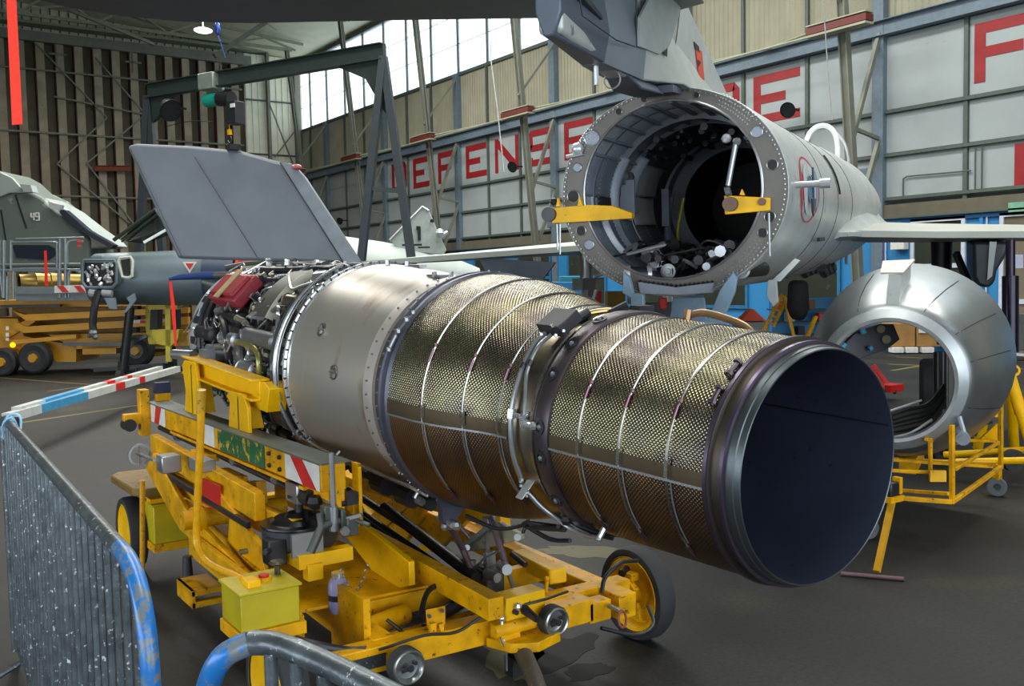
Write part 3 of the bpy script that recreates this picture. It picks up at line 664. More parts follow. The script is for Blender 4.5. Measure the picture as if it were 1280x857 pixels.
# compressor section, densely dressed with accessories
part('compressor_case', lat([(2.75, .44), (3.2, .425), (3.7, .415), (4.4, .41)]), mat('dark_cast_magnesium', '3E3C36', .5, .6, '6A665A', .3, 9), en)
for s in (2.95, 3.3, 3.65, 3.95, 4.2): part('case_rib', lat([(s-.012, .415), (s-.01, .44), (s+.01, .44), (s+.012, .415)], 64), STEEL, en)
part('front_ring', lat([(4.36, .42), (4.365, .468), (4.385, .474), (4.39, .455), (4.42, .455), (4.425, .478), (4.5, .481), (4.52, .47), (4.52, .36), (4.45, .30), (4.45, .001)]), mat('bright_front_ring', 'C8CED4', .25, .45), en)
for t in (28, 55, 72, 88, 104): part('ring_joint', MB().obox(pe(4.42, .468, t), (.12, .05, .025), AX, (pe(0, 1, t)-pe(0, 0, t)).cross(AX), pe(0, 1, t)-pe(0, 0, t)), DARKST, en, bev=.004)
# red protective cover
c = pe(3.93, .505, 46); nrm = pe(0, 1, 46)-pe(0, 0, 46); tn = nrm.cross(AX)
part('accessory_cover', MB().obox(c, (.46, .21, .075), AX, tn, nrm).obox(c+nrm*.045, (.40, .16, .03), AX, tn, nrm), REDBOX, en, bev=.012, label='red cover strapped over an accessory')
part('cover_strap', MB().obox(c+nrm*.062, (.09, .22, .006), AX, tn, nrm), mat('rust_stained_tape', 'A08A60', .6, 0, '7A4020', .5, 12), en)
# curved grey sheet with pale edge
part('heat_shield', lat([(3.13, .535), (3.40, .52), (3.42, .50)], 20, 24, 63), mat('dark_grey_heat_shield', '4A4A46', .5, .3), en)
part('shield_edge', lat([(3.115, .50), (3.12, .542), (3.14, .538)], 20, 24, 63), mat('cream_edge_trim', 'C0BCA8', .4, .3), en)
mb = MB()
for k in range(9): mb.cyl(pe(3.15+.03*k, .535-.001*k, 63), pe(3.15+.03*k, .54, 65), .004, None, 6)
part('shield_rivets', mb, STEEL, en, kind='stuff')
# canisters and major pipes
def can(s0, s1, r, t, rad, m_, **k):
    mb = MB(); a = pe(s0, r, t); b = pe(s1, r, t); mb.tube([a, a.lerp(b, .03), a.lerp(b, .04), a.lerp(b, .96), a.lerp(b, .97), b], [rad*.7, rad*1.12, rad, rad, rad*1.12, rad*.7], 16)
    return part('canister', mb, m_, en, **k)
can(2.93, 3.38, .50, 75, .048, mat('mid_grey_can', '77787A', .35, .6), label='large grey cylinder'); can(2.88, 3.05, .51, 49, .035, mat('brown_steel', '6A5C50', .35, .8), label='brown steel cylinder')
can(3.55, 3.8, .49, 80, .04, STEEL); can(3.95, 4.25, .485, 80, .045, DARKST); can(3.2, 3.42, .5, 96, .05, STEEL)
can(2.82, 3.0, .5, 118, .07, DARKST, label='dark canister by the yellow bracket'); can(3.62, 3.9, .47, 66, .04, DARKST); can(4.0, 4.3, .49, 100, .06, STEEL)
part('brass_pipe', MB().curve([pe(3.56, .5, 80.9), pe(3.4, .52, 80), pe(3.2, .53, 80.5), pe(3.11, .53, 84), pe(3.09, .53, 92), pe(3.12, .53, 106)], .018, 12), OLIVE, en, label='bent olive brass pipe')
part('pipe_band', MB().cyl(pe(3.1, .53, 96), pe(3.1, .53, 98), .022, None, 12), WHITE, en)
mb = MB()
for i in range(4):
    for j in range(3): c = pe(3.5+.07*i, .47, 88+8*j); mb.sphere(c, .022, 8)
part('pump_bosses', mb, CHROME, en, kind='stuff'); part('gearbox', MB().obox(pe(3.6, .44, 97), (.42, .24, .08), AX, (pe(0, 1, 97)-pe(0, 0, 97)).cross(AX), pe(0, 1, 97)-pe(0, 0, 97)), STEEL, en, bev=.01)
for pts, rr in (([(4.34, .49, 25), (4.3, .5, 50), (4.24, .5, 70), (4.2, .5, 95), (4.15, .5, 118)], .02), ([(4.25, .49, 40), (4.16, .5, 65), (4.13, .5, 90), (4.1, .49, 115)], .018),
                ([(3.5, .49, 70), (3.42, .5, 90), (3.4, .5, 112), (3.45, .5, 130)], .018), ([(4.2, .47, 8), (4.0, .5, 20), (3.7, .51, 22), (3.4, .5, 14), (3.2, .5, 6)], .02),
                ([(4.1, .47, 18), (3.85, .49, 30), (3.5, .5, 32), (3.3, .49, 22)], .016), ([(3.0, .52, 10), (2.9, .53, 35), (2.88, .54, 60)], .012),
                ([(3.9, .5, 68), (3.75, .52, 72), (3.65, .51, 84), (3.7, .49, 100)], .02), ([(3.1, .5, 110), (3.0, .52, 128), (2.9, .52, 140)], .014)):
    part('hose', MB().curve([pe(*p) for p in pts], rr, 8), HOSE, en)
for pts, rr in (([(3.35, .52, 30), (3.15, .545, 38), (3.0, .55, 44), (2.95, .54, 40), (2.85, .54, 36)], .008), ([(3.05, .5, 12), (2.9, .535, 20), (2.8, .54, 24)], .009),
                ([(3.1, .53, 58), (3.02, .54, 56), (2.98, .54, 60), (2.92, .545, 64), (2.86, .55, 90)], .012), ([(3.4, .5, 8), (3.2, .51, 14), (3.05, .52, 8), (2.9, .52, 12)], .01),
                ([(2.95, .52, 118), (2.85, .55, 128), (2.75, .56, 138), (2.7, .56, 148)], .01), ([(3.3, .5, 0), (3.0, .52, 4), (2.8, .53, 10)], .012)):
    part('metal_pipe', MB().curve([pe(*p) for p in pts], rr, 8), STEEL, en)
rnd = random.Random(3)
small = {k: MB() for k in ('a', 'b', 'c', 'd')}
for i in range(620):
    s = rnd.uniform(2.78, 4.36); t = rnd.uniform(-30, 150); r = rnd.uniform(.44, .52); kind = rnd.random()
    key = rnd.choice('abcd'); mb = small[key]; nn = pe(0, 1, t)-pe(0, 0, t)
    if kind < .38:
        p = [pe(s, r, t), pe(s+rnd.uniform(-.1, .1), r+rnd.uniform(0, .03), t+rnd.uniform(-8, 8)), pe(s+rnd.uniform(-.2, .2), r, t+rnd.uniform(-16, 16))]
        mb.curve(p, rnd.uniform(.003, .007), 5, 3)
    elif kind < .6: mb.cyl(pe(s, r-.04, t), pe(s, r+.02, t), rnd.uniform(.007, .02), None, 7)
    elif kind < .8: mb.obox(pe(s, r-.02, t), (rnd.uniform(.02, .07), rnd.uniform(.02, .05), rnd.uniform(.02, .06)), AX, nn.cross(AX), nn)
    elif kind < .9: mb.cyl(pe(s-.05, r, t), pe(s+.05, r, t+rnd.uniform(-3, 3)), rnd.uniform(.012, .03), None, 10)
    else: mb.sphere(pe(s, r, t), rnd.uniform(.01, .02), 6)
for k, m_ in (('a', STEEL), ('b', DARKST), ('c', mat('worn_casting', '9A9484', .4, .5)), ('d', CHROME)): part('accessory_fittings', small[k], m_, en, kind='stuff')
# underside accessories hanging in the trolley
mb = MB()
for i in range(60):
    s = rnd.uniform(2.0, 4.2); t = rnd.uniform(150, 215); r = rnd.uniform(.5, .56)
    mb.cyl(pe(s-.06, r, t), pe(s+.06, r, t), rnd.uniform(.02, .05), None, 8)
part('underside_fittings', mb, DARKST, en, kind='stuff')
# rear hanger lug and support strut collar
part('hanger_lug', MB().prism([pe(1.76, .50, 150), pe(1.76, .50, 166), pe(1.76, .60, 161), pe(1.76, .60, 157)], AX*-.04), PURPD, en)
part('hanger_pin', MB().cyl(pe(1.80, .585, 159), pe(1.66, .585, 159), .016, None, 10).sphere(pe(1.66, .585, 159), .022, 8).sphere(pe(1.74, .61, 159), .018, 8), STEEL, en)
part('harness', MB().curve([pe(1.6, .53, 158), pe(1.4, .53, 160), pe(1.3, .49, 164), pe(1.2, .46, 158), pe(1.05, .44, 158), pe(.95, .43, 150)], .008, 6).curve([pe(1.3, .48, 165), pe(1.15, .50, 168), pe(1.0, .47, 165)], .009, 6), HOSE, en)
part('control_rod', MB().tube([pe(1.18, .47, 160), pe(.93, .43, 152)], .011, 8).tube([pe(1.2, .455, 164), pe(.95, .42, 156)], .007, 8), DARKST, en)

# ------------------------------------------------------------------ the trolley
tr = thing('engine_trolley', 'yellow wheeled handling trolley carrying the jet engine', 'trolley', (2.256, 4.9, 0))
def P(name, mb, m_=YEL, par=None, **k): return part(name, mb, m_, par or tr, **k)
# side rail with striped face
rail = P('mounting_rail', MB().b2((1.56, 3.68, .945), (1.67, 6.42, 1.062)), YEL, bev=.003)
P('top_plate', MB().b2((1.545, 3.66, 1.062), (1.68, 6.44, 1.07)), PLATE, rail)
xf = 1.558
def face(y0, y1, m_, nm='painted_band', sl=0):
    P(nm, MB().prism([(xf, y0, .947), (xf, y1, .947), (xf, y1-sl, 1.06), (xf, y0-sl, 1.06)], (-.002, 0, 0)), m_, rail)
def stripe(*ys): P('red_stripe', MB().prism([(xf-.003, ys[0], .947), (xf-.003, ys[1], .947), (xf-.003, ys[2], 1.06), (xf-.003, ys[3], 1.06)], (-.002, 0, 0)), RED, rail)
face(3.69, 4.07, WHITE); stripe(3.72, 3.86, 4.00, 3.87)
face(4.33, 5.02, GREEN, 'green_panel'); face(5.08, 5.36, WHITE, 'label_plate')
face(6.05, 6.38, WHITE); stripe(6.20, 6.30, 6.25, 6.13)
mb = MB()
for y in (4.13, 4.26):
    for z in (.975, 1.03): mb.cyl((1.556, y, z), (1.545, y, z), .012, .009, 6)
P('rail_bolts', mb, PURP, rail, kind='stuff')
P('mounting_rail', MB().b2((2.84, 3.68, .945), (2.95, 6.42, 1.062)), YEL, bev=.003)
P('lower_flange', MB().b2((1.57, 3.9, .915), (1.62, 6.0, .93)).b2((1.60, 3.7, .90), (1.66, 6.3, .945)), YEL)
P('slide_rod', MB().tube([(1.60, 6.35, .905), (1.60, 3.95, .88)], .016, 10), DARKST)
for y in (5.95, 4.3, 4.9): P('rod_collar', MB().cyl((1.6, y, .9), (1.6, y-.03, .9), .03, None, 12), STEEL)
P('rail_end_bracket', MB().b2((1.50, 6.42, .85), (1.56, 6.5, 1.15)).b2((1.40, 6.42, .93), (1.52, 6.48, 1.0)).b2((1.60, 6.4, 1.07), (1.69, 6.46, 1.12)), YEL, bev=.004)
P('rail_end_block', MB().b2((1.595, 6.4, 1.12), (1.69, 6.46, 1.19)), mat('violet_blue_block', '3C3C5A', .5, .3))
P('end_roller', MB().cyl((1.43, 6.4, .93), (1.43, 6.5, .93), .04, None, 16), DARKST)
P('rail_end_frame', MB().b2((1.60, 3.62, .82), (1.635, 3.66, 1.06)).b2((1.69, 3.60, .80), (1.705, 3.66, 1.06)).b2((1.60, 3.6, .80), (1.70, 3.66, .82)), YEL)
P('guide_rod', MB().tube([(1.575, 3.6, 1.12), (1.575, 3.6, .86)], [.011, .011], 10).cyl((1.575, 3.6, .90), (1.575, 3.6, .80), .02, None, 12), STEEL)
P('end_knuckle', MB().box((1.66, 3.62, .92), (.05, .05, .05)).cyl((1.62, 3.62, .9), (1.69, 3.62, .9), .012, None, 8), DARKST)
P('gear_block', MB().box((1.60, 4.02, .885), (.08, .14, .09)), STEEL, bev=.006)
P('gear_block', MB().cyl((1.6, 3.86, .88), (1.6, 3.97, .88), .04, None, 10).sphere((1.58, 3.8, .88), .035, 8), DARKST)
# engine saddle
sad = P('engine_saddle', MB().ibeam((1.655, 4.62, 1.285), (1.655, 5.82, 1.345), .10, .11, .012), YEL2, bev=.003)
def cheek(yc, hgt):
    w0, w1 = .20, .13
    P('saddle_cheek', MB().prism([(1.60, yc-w0, 1.07), (1.60, yc+w0*.55, 1.07), (1.60, yc+w1*.6, 1.2), (1.60, yc+w1, hgt-.03), (1.60, yc+w1*.6, hgt), (1.60, yc-w1, hgt), (1.60, yc-w1*1.5, 1.2)], (.02, 0, 0)), YEL2, sad, bev=.004)
    P('saddle_rib', MB().prism([(1.60, yc-.06, 1.07), (1.73, yc-.06, 1.07), (1.70, yc-.06, hgt-.02), (1.60, yc-.06, hgt-.02)], (0, .015, 0)), YEL2, sad)
cheek(5.66, 1.375); cheek(4.86, 1.26)
P('saddle_arm', MB().prism([(1.655, 4.78, 1.19), (1.655, 4.55, 1.18), (1.655, 4.5, 1.30), (1.655, 4.58, 1.33), (1.655, 4.78, 1.31)], (.10, 0, 0)), YEL2, sad, bev=.004)
P('trunnion', MB().cyl((1.70, 5.62, 1.42), (1.82, 5.62, 1.42), .05, None, 16).box((1.70, 5.62, 1.38), (.06, .12, .12)), STEEL, sad)
P('trunnion', MB().cyl((1.60, 5.95, 1.40), (1.66, 5.75, 1.40), .03, None, 12), STEEL, sad)
# lower frame
P('chassis_rail', MB().bar((2.80, 3.2, .335), (2.80, 6.5, .44), .10, .11), YEL, bev=.004)
P('chassis_rail', MB().bar((1.66, 3.35, .36), (1.66, 6.5, .44), .09, .10), YEL, bev=.004)
P('lift_beam', MB().bar((2.03, 3.10, .515), (2.03, 5.4, .60), .07, .09), YEL, bev=.003)
P('pivot_block', MB().box((2.25, 3.26, .445), (.20, .10, .11)), YEL2, bev=.004)
P('pivot_pin', MB().cyl((2.24, 3.22, .44), (2.24, 3.12, .42), .022, .014, 8).cyl((2.19, 3.22, .44), (2.19, 3.19, .44), .012, None, 8), DARKST)
P('axle_beam', MB().bar((1.42, 3.33, .36), (2.30, 3.33, .345), .10, .10), YEL, bev=.004)
P('axle_beam', MB().bar((2.30, 3.36, .37), (2.95, 3.40, .345), .09, .09), YEL, bev=.004)
P('axle_step', MB().b2((2.30, 3.22, .30), (2.62, 3.34, .40)).b2((2.6, 3.22, .29), (2.72, 3.30, .38)), YEL, bev=.003)
P('axle_beam', MB().bar((1.4, 6.45, .30), (3.1, 6.45, .30), .10, .10), YEL, bev=.004)
P('cross_member', MB().bar((1.66, 3.70, .40), (2.75, 3.70, .40), .05, .09), YEL, bev=.003)
P('cross_member', MB().bar((1.62, 3.47, .33), (2.4, 3.52, .33), .05, .06), YEL)
P('deck_plate', MB().prism([(1.46, 3.72, .445), (2.12, 3.68, .445), (1.95, 4.72, .50), (1.50, 4.72, .50)], (0, 0, .012)), YEL, bev=.002)
P('deck_skirt', MB().b2((1.60, 3.40, .24), (1.63, 3.72, .56)), YEL)
P('gusset_plate', MB().prism([(1.930, 4.294, 0.579), (1.930, 3.845, 0.415), (1.930, 3.629, 0.492), (1.930, 3.631, 0.598), (1.930, 4.041, 0.662), (1.930, 4.230, 0.702)], (.03, 0, 0)), YEL2, bev=.004)
P('gusset_arm', MB().bar((1.970, 4.425, 0.748), (1.970, 4.195, 0.624), .04, .06), YEL, bev=.003)
P('inspection_tab', MB().prism([(1.855, 3.350, 0.479), (1.945, 3.350, 0.476), (1.943, 3.350, 0.386), (1.860, 3.350, 0.388)], (0, .01, 0)), YEL, bev=.003)
P('tab_bolts', MB().cyl((1.866, 3.345, 0.451), (1.855, 3.325, 0.460), .008, None, 8).cyl((1.927, 3.345, 0.462), (1.915, 3.325, 0.470), .008, None, 8), DARKST)
for a, b in (((2.200, 4.922, 0.606), (2.200, 3.540, 0.439)), ((2.300, 5.031, 0.624), (2.300, 3.589, 0.465)), ((2.140, 4.650, 0.590), (2.140, 3.556, 0.454))):
    P('hydraulic_tube', MB().tube([a, b], .020, 12), HOSE)
P('hydraulic_ram', MB().tube([(2.250, 4.491, 0.629), (2.250, 3.597, 0.473)], .028, 12), DARKST)
# upright arm plates on the far side
P('scissor_plate', MB().prism([(2.700, 4.774, 0.573), (2.700, 5.043, 0.565), (2.700, 5.489, 0.241), (2.700, 5.134, 0.224)], (.04, 0, 0)), YEL, bev=.003)
P('scissor_plate', MB().prism([(2.680, 5.129, 0.544), (2.680, 4.930, 0.539), (2.680, 5.381, 0.256), (2.680, 5.643, 0.266)], (.04, 0, 0)), YEL, bev=.003)
P('scissor_plate', MB().prism([(2.720, 4.631, 0.504), (2.720, 4.417, 0.509), (2.720, 4.779, 0.241), (2.720, 5.021, 0.196)], (.04, 0, 0)), YEL, bev=.003)
P('scissor_plate', MB().prism([(2.900, 5.507, 0.231), (2.900, 4.937, 0.418), (2.900, 4.667, 0.399), (2.900, 5.146, 0.126)], (.04, 0, 0)), YEL, bev=.003)
P('lift_arm', MB().bar((2.62, 5.6, .55), (2.62, 3.9, .62), .06, .10).bar((2.9, 5.6, .3), (2.9, 4.0, .62), .05, .10), YEL, bev=.003)
P('lift_arm', MB().bar((2.66, 3.85, .44), (2.58, 3.42, .46), .09, .07), YEL2, bev=.01)
P('lift_arm', MB().bar((1.50, 6.1, .84), (1.50, 4.25, .79), .05, .13), YEL, bev=.003)
P('lift_arm', MB().bar((1.52, 5.9, .66), (1.56, 3.95, .72), .05, .12), YEL, bev=.003)
P('lift_arm', MB().bar((1.66, 6.3, .50), (1.60, 4.5, .80), .05, .11), YEL, bev=.003)
P('warning_stripe', MB().prism([(1.460, 4.965, 0.816), (1.460, 4.691, 0.820), (1.460, 4.695, 0.687), (1.460, 4.997, 0.681)], (-.008, 0, 0)), RED)
P('link_bar', MB().bar((1.46, 5.9, .72), (1.46, 4.3, .70), .02, .03), DARKST)
P('tray', MB().b2((1.50, 4.70, .80), (1.6, 5.0, .85)), YEL, bev=.003)
P('tray', MB().b2((1.52, 5.15, .86), (1.60, 5.4, .90)), YEL, bev=.003)
P('cross_shaft', MB().tube([(1.35, 5.0, .60), (1.9, 5.0, .60)], .05, 16), YEL, bev=0)
P('shaft_collar', MB().cyl((1.40, 5.0, .6), (1.46, 5.0, .6), .065, None, 16).cyl((1.62, 5.0, .6), (1.66, 5.0, .6), .065, None, 16), YEL)
P('lever_plate', MB().prism([(1.50, 4.7, .66), (1.50, 4.3, .62), (1.50, 4.22, .50), (1.50, 4.45, .44), (1.50, 4.75, .52)], (.02, 0, 0)), YEL, bev=.003)
P('lever_pin', MB().cyl((1.5, 4.45, .54), (1.46, 4.45, .54), .014, None, 8), STEEL)
P('diagonal_link', MB().bar((1.47, 4.95, .80), (1.47, 4.1, .60), .025, .05), YEL)
P('chassis_side', MB().prism([(1.44, 5.9, .82), (1.44, 5.3, .60), (1.44, 4.2, .46), (1.44, 4.2, .40), (1.44, 5.4, .46), (1.44, 6.1, .70)], (.03, 0, 0)), YEL, bev=.003)
P('chassis_side', MB().bar((1.42, 5.1, .45), (1.42, 3.6, .42), .03, .12), YEL, bev=.003)
# crank wheel on the left side
hw = P('hand_wheel', MB().lathe((1.30, 5.62, .865), (0, 1, -.05), [(-.008, .052), (.008, .052), (.008, .064), (-.008, .064), (-.008, .052)], 24).cyl((1.30, 5.68, .865), (1.30, 5.3, .88), .01, None, 8).bar((1.30, 5.62, .81), (1.30, 5.62, .92), .008, .012), STEEL)
P('drive_box', MB().box((1.36, 5.25, .865), (.10, .12, .09)).box((1.45, 4.95, .89), (.09, .16, .06)), STEEL, bev=.005)
# winch reel below the rail end
wc = V((1.60, 4.03, .745))
P('reel_drum', MB().lathe(wc, (0, 0, 1), [(-.004, .168), (0, .174), (.008, .172), (.012, .13), (.03, .11), (.034, .065), (.05, .05), (.05, .001)], 40), mat('black_reel_steel', '222428', .3, .6), label='black winch reel')
P('reel_side', MB().lathe(wc, (0, 0, 1), [(-.10, .001), (-.10, .15), (-.085, .165), (-.006, .168)], 40), mat('scuffed_drum_steel', '4A4E56', .35, .6, '8A8C90', .3, 12)); P('reel_spindle', MB().cyl(wc+V((0, 0, .04)), wc+V((0, 0, .12)), .018, None, 12).cyl(wc+V((0, 0, .115)), wc+V((0, 0, .125)), .05, None, 20), DARKST)
P('reel_plate', MB().box((1.55, 3.83, .70), (.14, .02, .10)), STEEL)
P('reel_bracket', MB().box((1.45, 3.95, .66), (.08, .09, .11)).cyl((1.41, 3.9, .68), (1.38, 3.88, .68), .015, None, 8), DARKST, bev=.005)
P('reel_mount', MB().b2((1.5, 3.8, .60), (1.75, 3.86, .66)).b2((1.53, 3.78, .55), (1.6, 3.84, .62)).b2((1.5, 3.86, .6), (1.56, 4.2, .65)), YEL2, bev=.003)
GG = mat('grey_green_casting', '4C504C', .45, .3, '7A7A70', .2, 14)
P('crank_handle', MB().tube([(1.513, 3.600, 0.879), (1.522, 3.600, 0.828), (1.499, 3.600, 0.783), (1.470, 3.600, 0.729)], [.013, .017, .019, .018], 12).tube([(1.522, 3.600, 0.828), (1.613, 3.600, 0.837)], [.017, .014], 12), GG)
P('crank_block', MB().box((1.635, 3.580, 0.817), (.05, .07, .075)).cyl((1.594, 3.530, 0.808), (1.580, 3.500, 0.816), .022, None, 12).box((1.610, 3.600, 0.844), (.022, .05, .085)).box((1.560, 3.620, 0.874), (.05, .05, .06)), GG, bev=.005)
P('crank_pin', MB().cyl((1.650, 3.550, 0.841), (1.686, 3.500, 0.825), .010, None, 10), GG); P('crank_pin', MB().bar((1.616, 3.560, 0.851), (1.662, 3.520, 0.868), .016, .014), STEEL)
mb = MB()
for k in range(14):
    t = k/13; mb.lathe(V((1.60+.12*t, 3.60, .63-.10*math.sin(PI*t)*1.0)), (1, 0, .3) if k % 2 else (0, 1, .2), [(-.003, .007), (0, .009), (.003, .007)], 8)
P('chain', mb, STEEL, kind='stuff')
# support tripod under the tailpipe
SG = mat('support_steel', '8C9092', .38, .6, '5A5040', .35, 14)
sp = P('rear_support', MB().box((2.360, 3.655, 0.437), (.10, .10, .12)).cyl((2.340, 3.733, 0.460), (2.420, 3.638, 0.452), .034, None, 14), mat('worn_casting_dark', '4A4A46', .45, .4, '8A8A80', .3, 16), bev=.006)
P('support_boss', MB().cyl((2.300, 3.723, 0.515), (2.300, 3.712, 0.435), .026, None, 12).cyl((2.300, 3.588, 0.488), (2.300, 3.497, 0.488), .022, None, 12).cyl((2.340, 3.529, 0.531), (2.300, 3.419, 0.543), .024, None, 12), SG, sp)
P('strut', MB().tube([pe(1.70, .60, 159), (2.220, 3.659, 0.600), (2.260, 3.653, 0.494)], .015, 12), mat('violet_strut', '6A5A60', .35, .5), sp)
P('strut', MB().tube([pe(1.66, .59, 157), (2.280, 3.796, 0.673), (2.320, 3.750, 0.611)], .011, 10), mat('violet_strut', '6A5A60'), sp)
P('strut', MB().tube([(2.300, 3.551, 0.755), (2.300, 3.514, 0.715), (2.360, 3.508, 0.510)], [.010, .017, .015], 12), mat('violet_strut', '6A5A60'), sp); P('strut_rod', MB().tube([(2.360, 3.514, 0.523), (2.400, 3.513, 0.406)], .011, 10), STEEL, sp)
P('lift_plate', MB().prism([(2.340, 3.711, 0.646), (2.340, 3.548, 0.724), (2.340, 3.373, 0.702), (2.340, 3.374, 0.680), (2.340, 3.513, 0.629), (2.340, 3.736, 0.550), (2.340, 3.843, 0.522), (2.340, 3.857, 0.543)], (.025, 0, 0)), mat('stained_steel_plate', 'A09A84', .5, .4, '5E5230', .6, 7), sp, bev=.002)
P('lift_bar', MB().bar((2.310, 3.800, 0.556), (2.310, 3.589, 0.691), .022, .022), SG, sp); P('plate_eye', MB().cyl((2.330, 3.797, 0.554), (2.280, 3.716, 0.580), .014, None, 10).cyl((2.360, 3.421, 0.678), (2.310, 3.349, 0.701), .016, None, 10), SG, sp)
P('jack_screw', MB().cyl((2.340, 3.619, 0.735), (2.340, 3.650, 0.480), .012, None, 10), STEEL, sp)
P('support_clevis', MB().box((2.330, 3.605, 0.548), (.05, .03, .06)), SG, sp, bev=.003); P('support_clevis', MB().box((2.330, 3.598, 0.715), (.05, .05, .05)), SG, sp, bev=.004)
P('ball_lever', MB().tube([(2.280, 3.664, 0.491), (2.280, 3.567, 0.569), (2.300, 3.473, 0.616)], .005, 6), STEEL, sp); P('lever_ball', MB().sphere((2.280, 3.685, 0.479), .018, 12), HOSE, sp)
P('grip', MB().cyl((2.450, 3.600, 0.546), (2.450, 3.492, 0.519), .014, None, 12), HOSE, sp); P('side_link', MB().tube([(2.360, 3.390, 0.688), (2.400, 3.371, 0.791)], .008, 8), DARKST, sp)
# guide rollers
for c, r in (((1.65, 3.12, .365), .066), ((2.345, 3.12, .385), .060)):
    c = V(c); ro = P('guide_roller', MB().lathe(c, (0, -1, 0), [(-.06, .001), (-.06, r), (0, r), (.004, r-.006), (0, r-.012), (-.02, r*.7), (-.022, .001)], 28), mat('machined_aluminium', 'A8ACAC', .3, .9), label='bright flanged roller')
    P('roller_band', MB().lathe(c, (0, -1, 0), [(-.055, r), (-.055, r+.004), (-.01, r+.004), (-.01, r)], 28), TYRE, ro)
    P('roller_hub', MB().cyl(c+V((0, .02, 0)), c+V((0, -.012, 0)), .014, None, 10).bar(c+V((-.035, -.004, -.005)), c+V((.0, -.004, .0)), .008, .014).cyl(c+V((.028, .015, .01)), c+V((.028, .0, .01)), .008, None, 8), DARKST, ro)
# fluid bottle
fb = P('fluid_bottle', MB().lathe((1.62, 3.68, .425), (0, 0, 1), [(0, .012), (.005, .034), (.03, .042), (.125, .042), (.15, .030), (.155, .024)], 20), PLAS, label='hazy violet hydraulic fluid bottle')
P('bottle_fluid', MB().lathe((1.62, 3.68, .43), (0, 0, 1), [(0, .001), (.0, .03), (.025, .038), (.08, .038), (.08, .001)], 16), FLUID, fb)
P('bottle_cap', MB().cyl((1.62, 3.68, .578), (1.62, 3.68, .60), .027, None, 16), CHROME, fb); P('bottle_strap', MB().lathe((1.62, 3.68, .475), (0, 0, 1), [(0.01, .0435), (.035, .0435)], 20), DARKST, fb)
P('bottle_pipe', MB().curve([(1.62, 3.68, .42), (1.62, 3.67, .36), (1.66, 3.66, .33), (1.78, 3.6, .36)], .005, 6), DARKST)
# hoses, cylinder and pipework between the members
for pts, rr in (([(1.3, 3.5, .46), (1.38, 3.38, .44), (1.50, 3.34, .40), (1.56, 3.30, .40)], .016), ([(1.86, 3.42, .42), (1.95, 3.5, .50), (2.08, 3.55, .50)], .012), ([(1.86, 3.4, .40), (1.93, 3.4, .38), (2.0, 3.45, .42)], .007),
                ([(1.6, 3.27, .40), (1.8, 3.27, .41), (1.95, 3.27, .39), (2.1, 3.26, .44), (2.3, 3.2, .46), (2.5, 3.25, .45)], .006),
                ([(3.02, 3.38, .46), (2.85, 3.3, .50), (2.74, 3.28, .46), (2.70, 3.26, .40)], .010), ([(2.66, 3.22, .26), (2.85, 3.2, .19), (3.0, 3.25, .19), (3.06, 3.35, .24)], .009),
                ([(1.75, 3.5, .42), (1.85, 3.42, .33), (1.93, 3.38, .37)], .008)):
    P('hydraulic_hose', MB().curve(pts, rr, 8), HOSE)
P('hydraulic_cylinder', MB().cyl((1.98, 3.5, .38), (2.25, 3.6, .40), .03, None, 12).cyl((2.25, 3.6, .4), (2.40, 3.65, .41), .016, None, 10), DARKST)
P('hydraulic_cylinder', MB().cyl((1.64, 3.56, .37), (1.90, 3.62, .38), .045, None, 14), YEL)
P('hose_post', MB().b2((1.84, 3.29, .38), (1.865, 3.31, .44)).b2((1.88, 3.29, .38), (1.9, 3.31, .43)), YEL)
P('name_plate', MB().prism([(1.47, 3.278, .33), (1.63, 3.278, .33), (1.63, 3.278, .38), (1.47, 3.278, .38)], (0, -.003, 0)), mat('scuffed_dark_plate', '3A3C40', .5, .4, '9A9C9A', .5, 30))
P('lashing_ring', MB().lathe((2.69, 3.11, .325), (.4, -1, .2), [(math.sin(k*PI/4)*.006, .034+math.cos(k*PI/4)*.006) for k in range(9)], 20), mat('rusty_ring', '8A4A30', .7))
P('lashing_eye', MB().cyl((2.69, 3.2, .36), (2.69, 3.12, .355), .012, None, 8), STEEL)
P('brake_lever', MB().tube([(2.50, 3.42, .36), (2.50, 3.40, .46)], .009, 8).sphere((2.5, 3.4, .47), .012, 8).box((2.5, 3.42, .38), (.10, .05, .03)), YEL)
P('locking_pins', MB().cyl((2.12, 3.2, .42), (2.12, 3.18, .30), .008, None, 8).sphere((2.12, 3.2, .43), .016, 8).sphere((2.20, 3.2, .46), .018, 8), CHROME)
P('safety_chain', MB().tube([(2.1, 3.18, .36), (2.12, 3.17, .30), (2.12, 3.17, .22)], .005, 6), STEEL)
# tow tongue
tg = P('tow_tongue', MB().tube([(2.25, 3.28, .30), (2.19, 3.16, .29), (2.10, 2.95, .27), (1.75, 2.2, .12)], [.05, .038, .034, .034], 14), mat('rubbed_yellow_tube', '57564E', .5, .3, 'D09A10', .4, 10), label='rubbed grey towing tongue')
P('tongue_head', MB().prism([(2.08, 3.26, .30), (2.42, 3.26, .30), (2.36, 3.12, .30), (2.22, 3.08, .30), (2.12, 3.14, .30)], (0, 0, .04)).b2((2.10, 3.18, .33), (2.20, 3.26, .40)).cyl((2.08, 3.2, .38), (2.28, 3.2, .38), .028, None, 12), YEL, tg, bev=.004)
P('tongue_block', MB().box((2.19, 3.2, .22), (.08, .06, .08)), BLACK, tg)
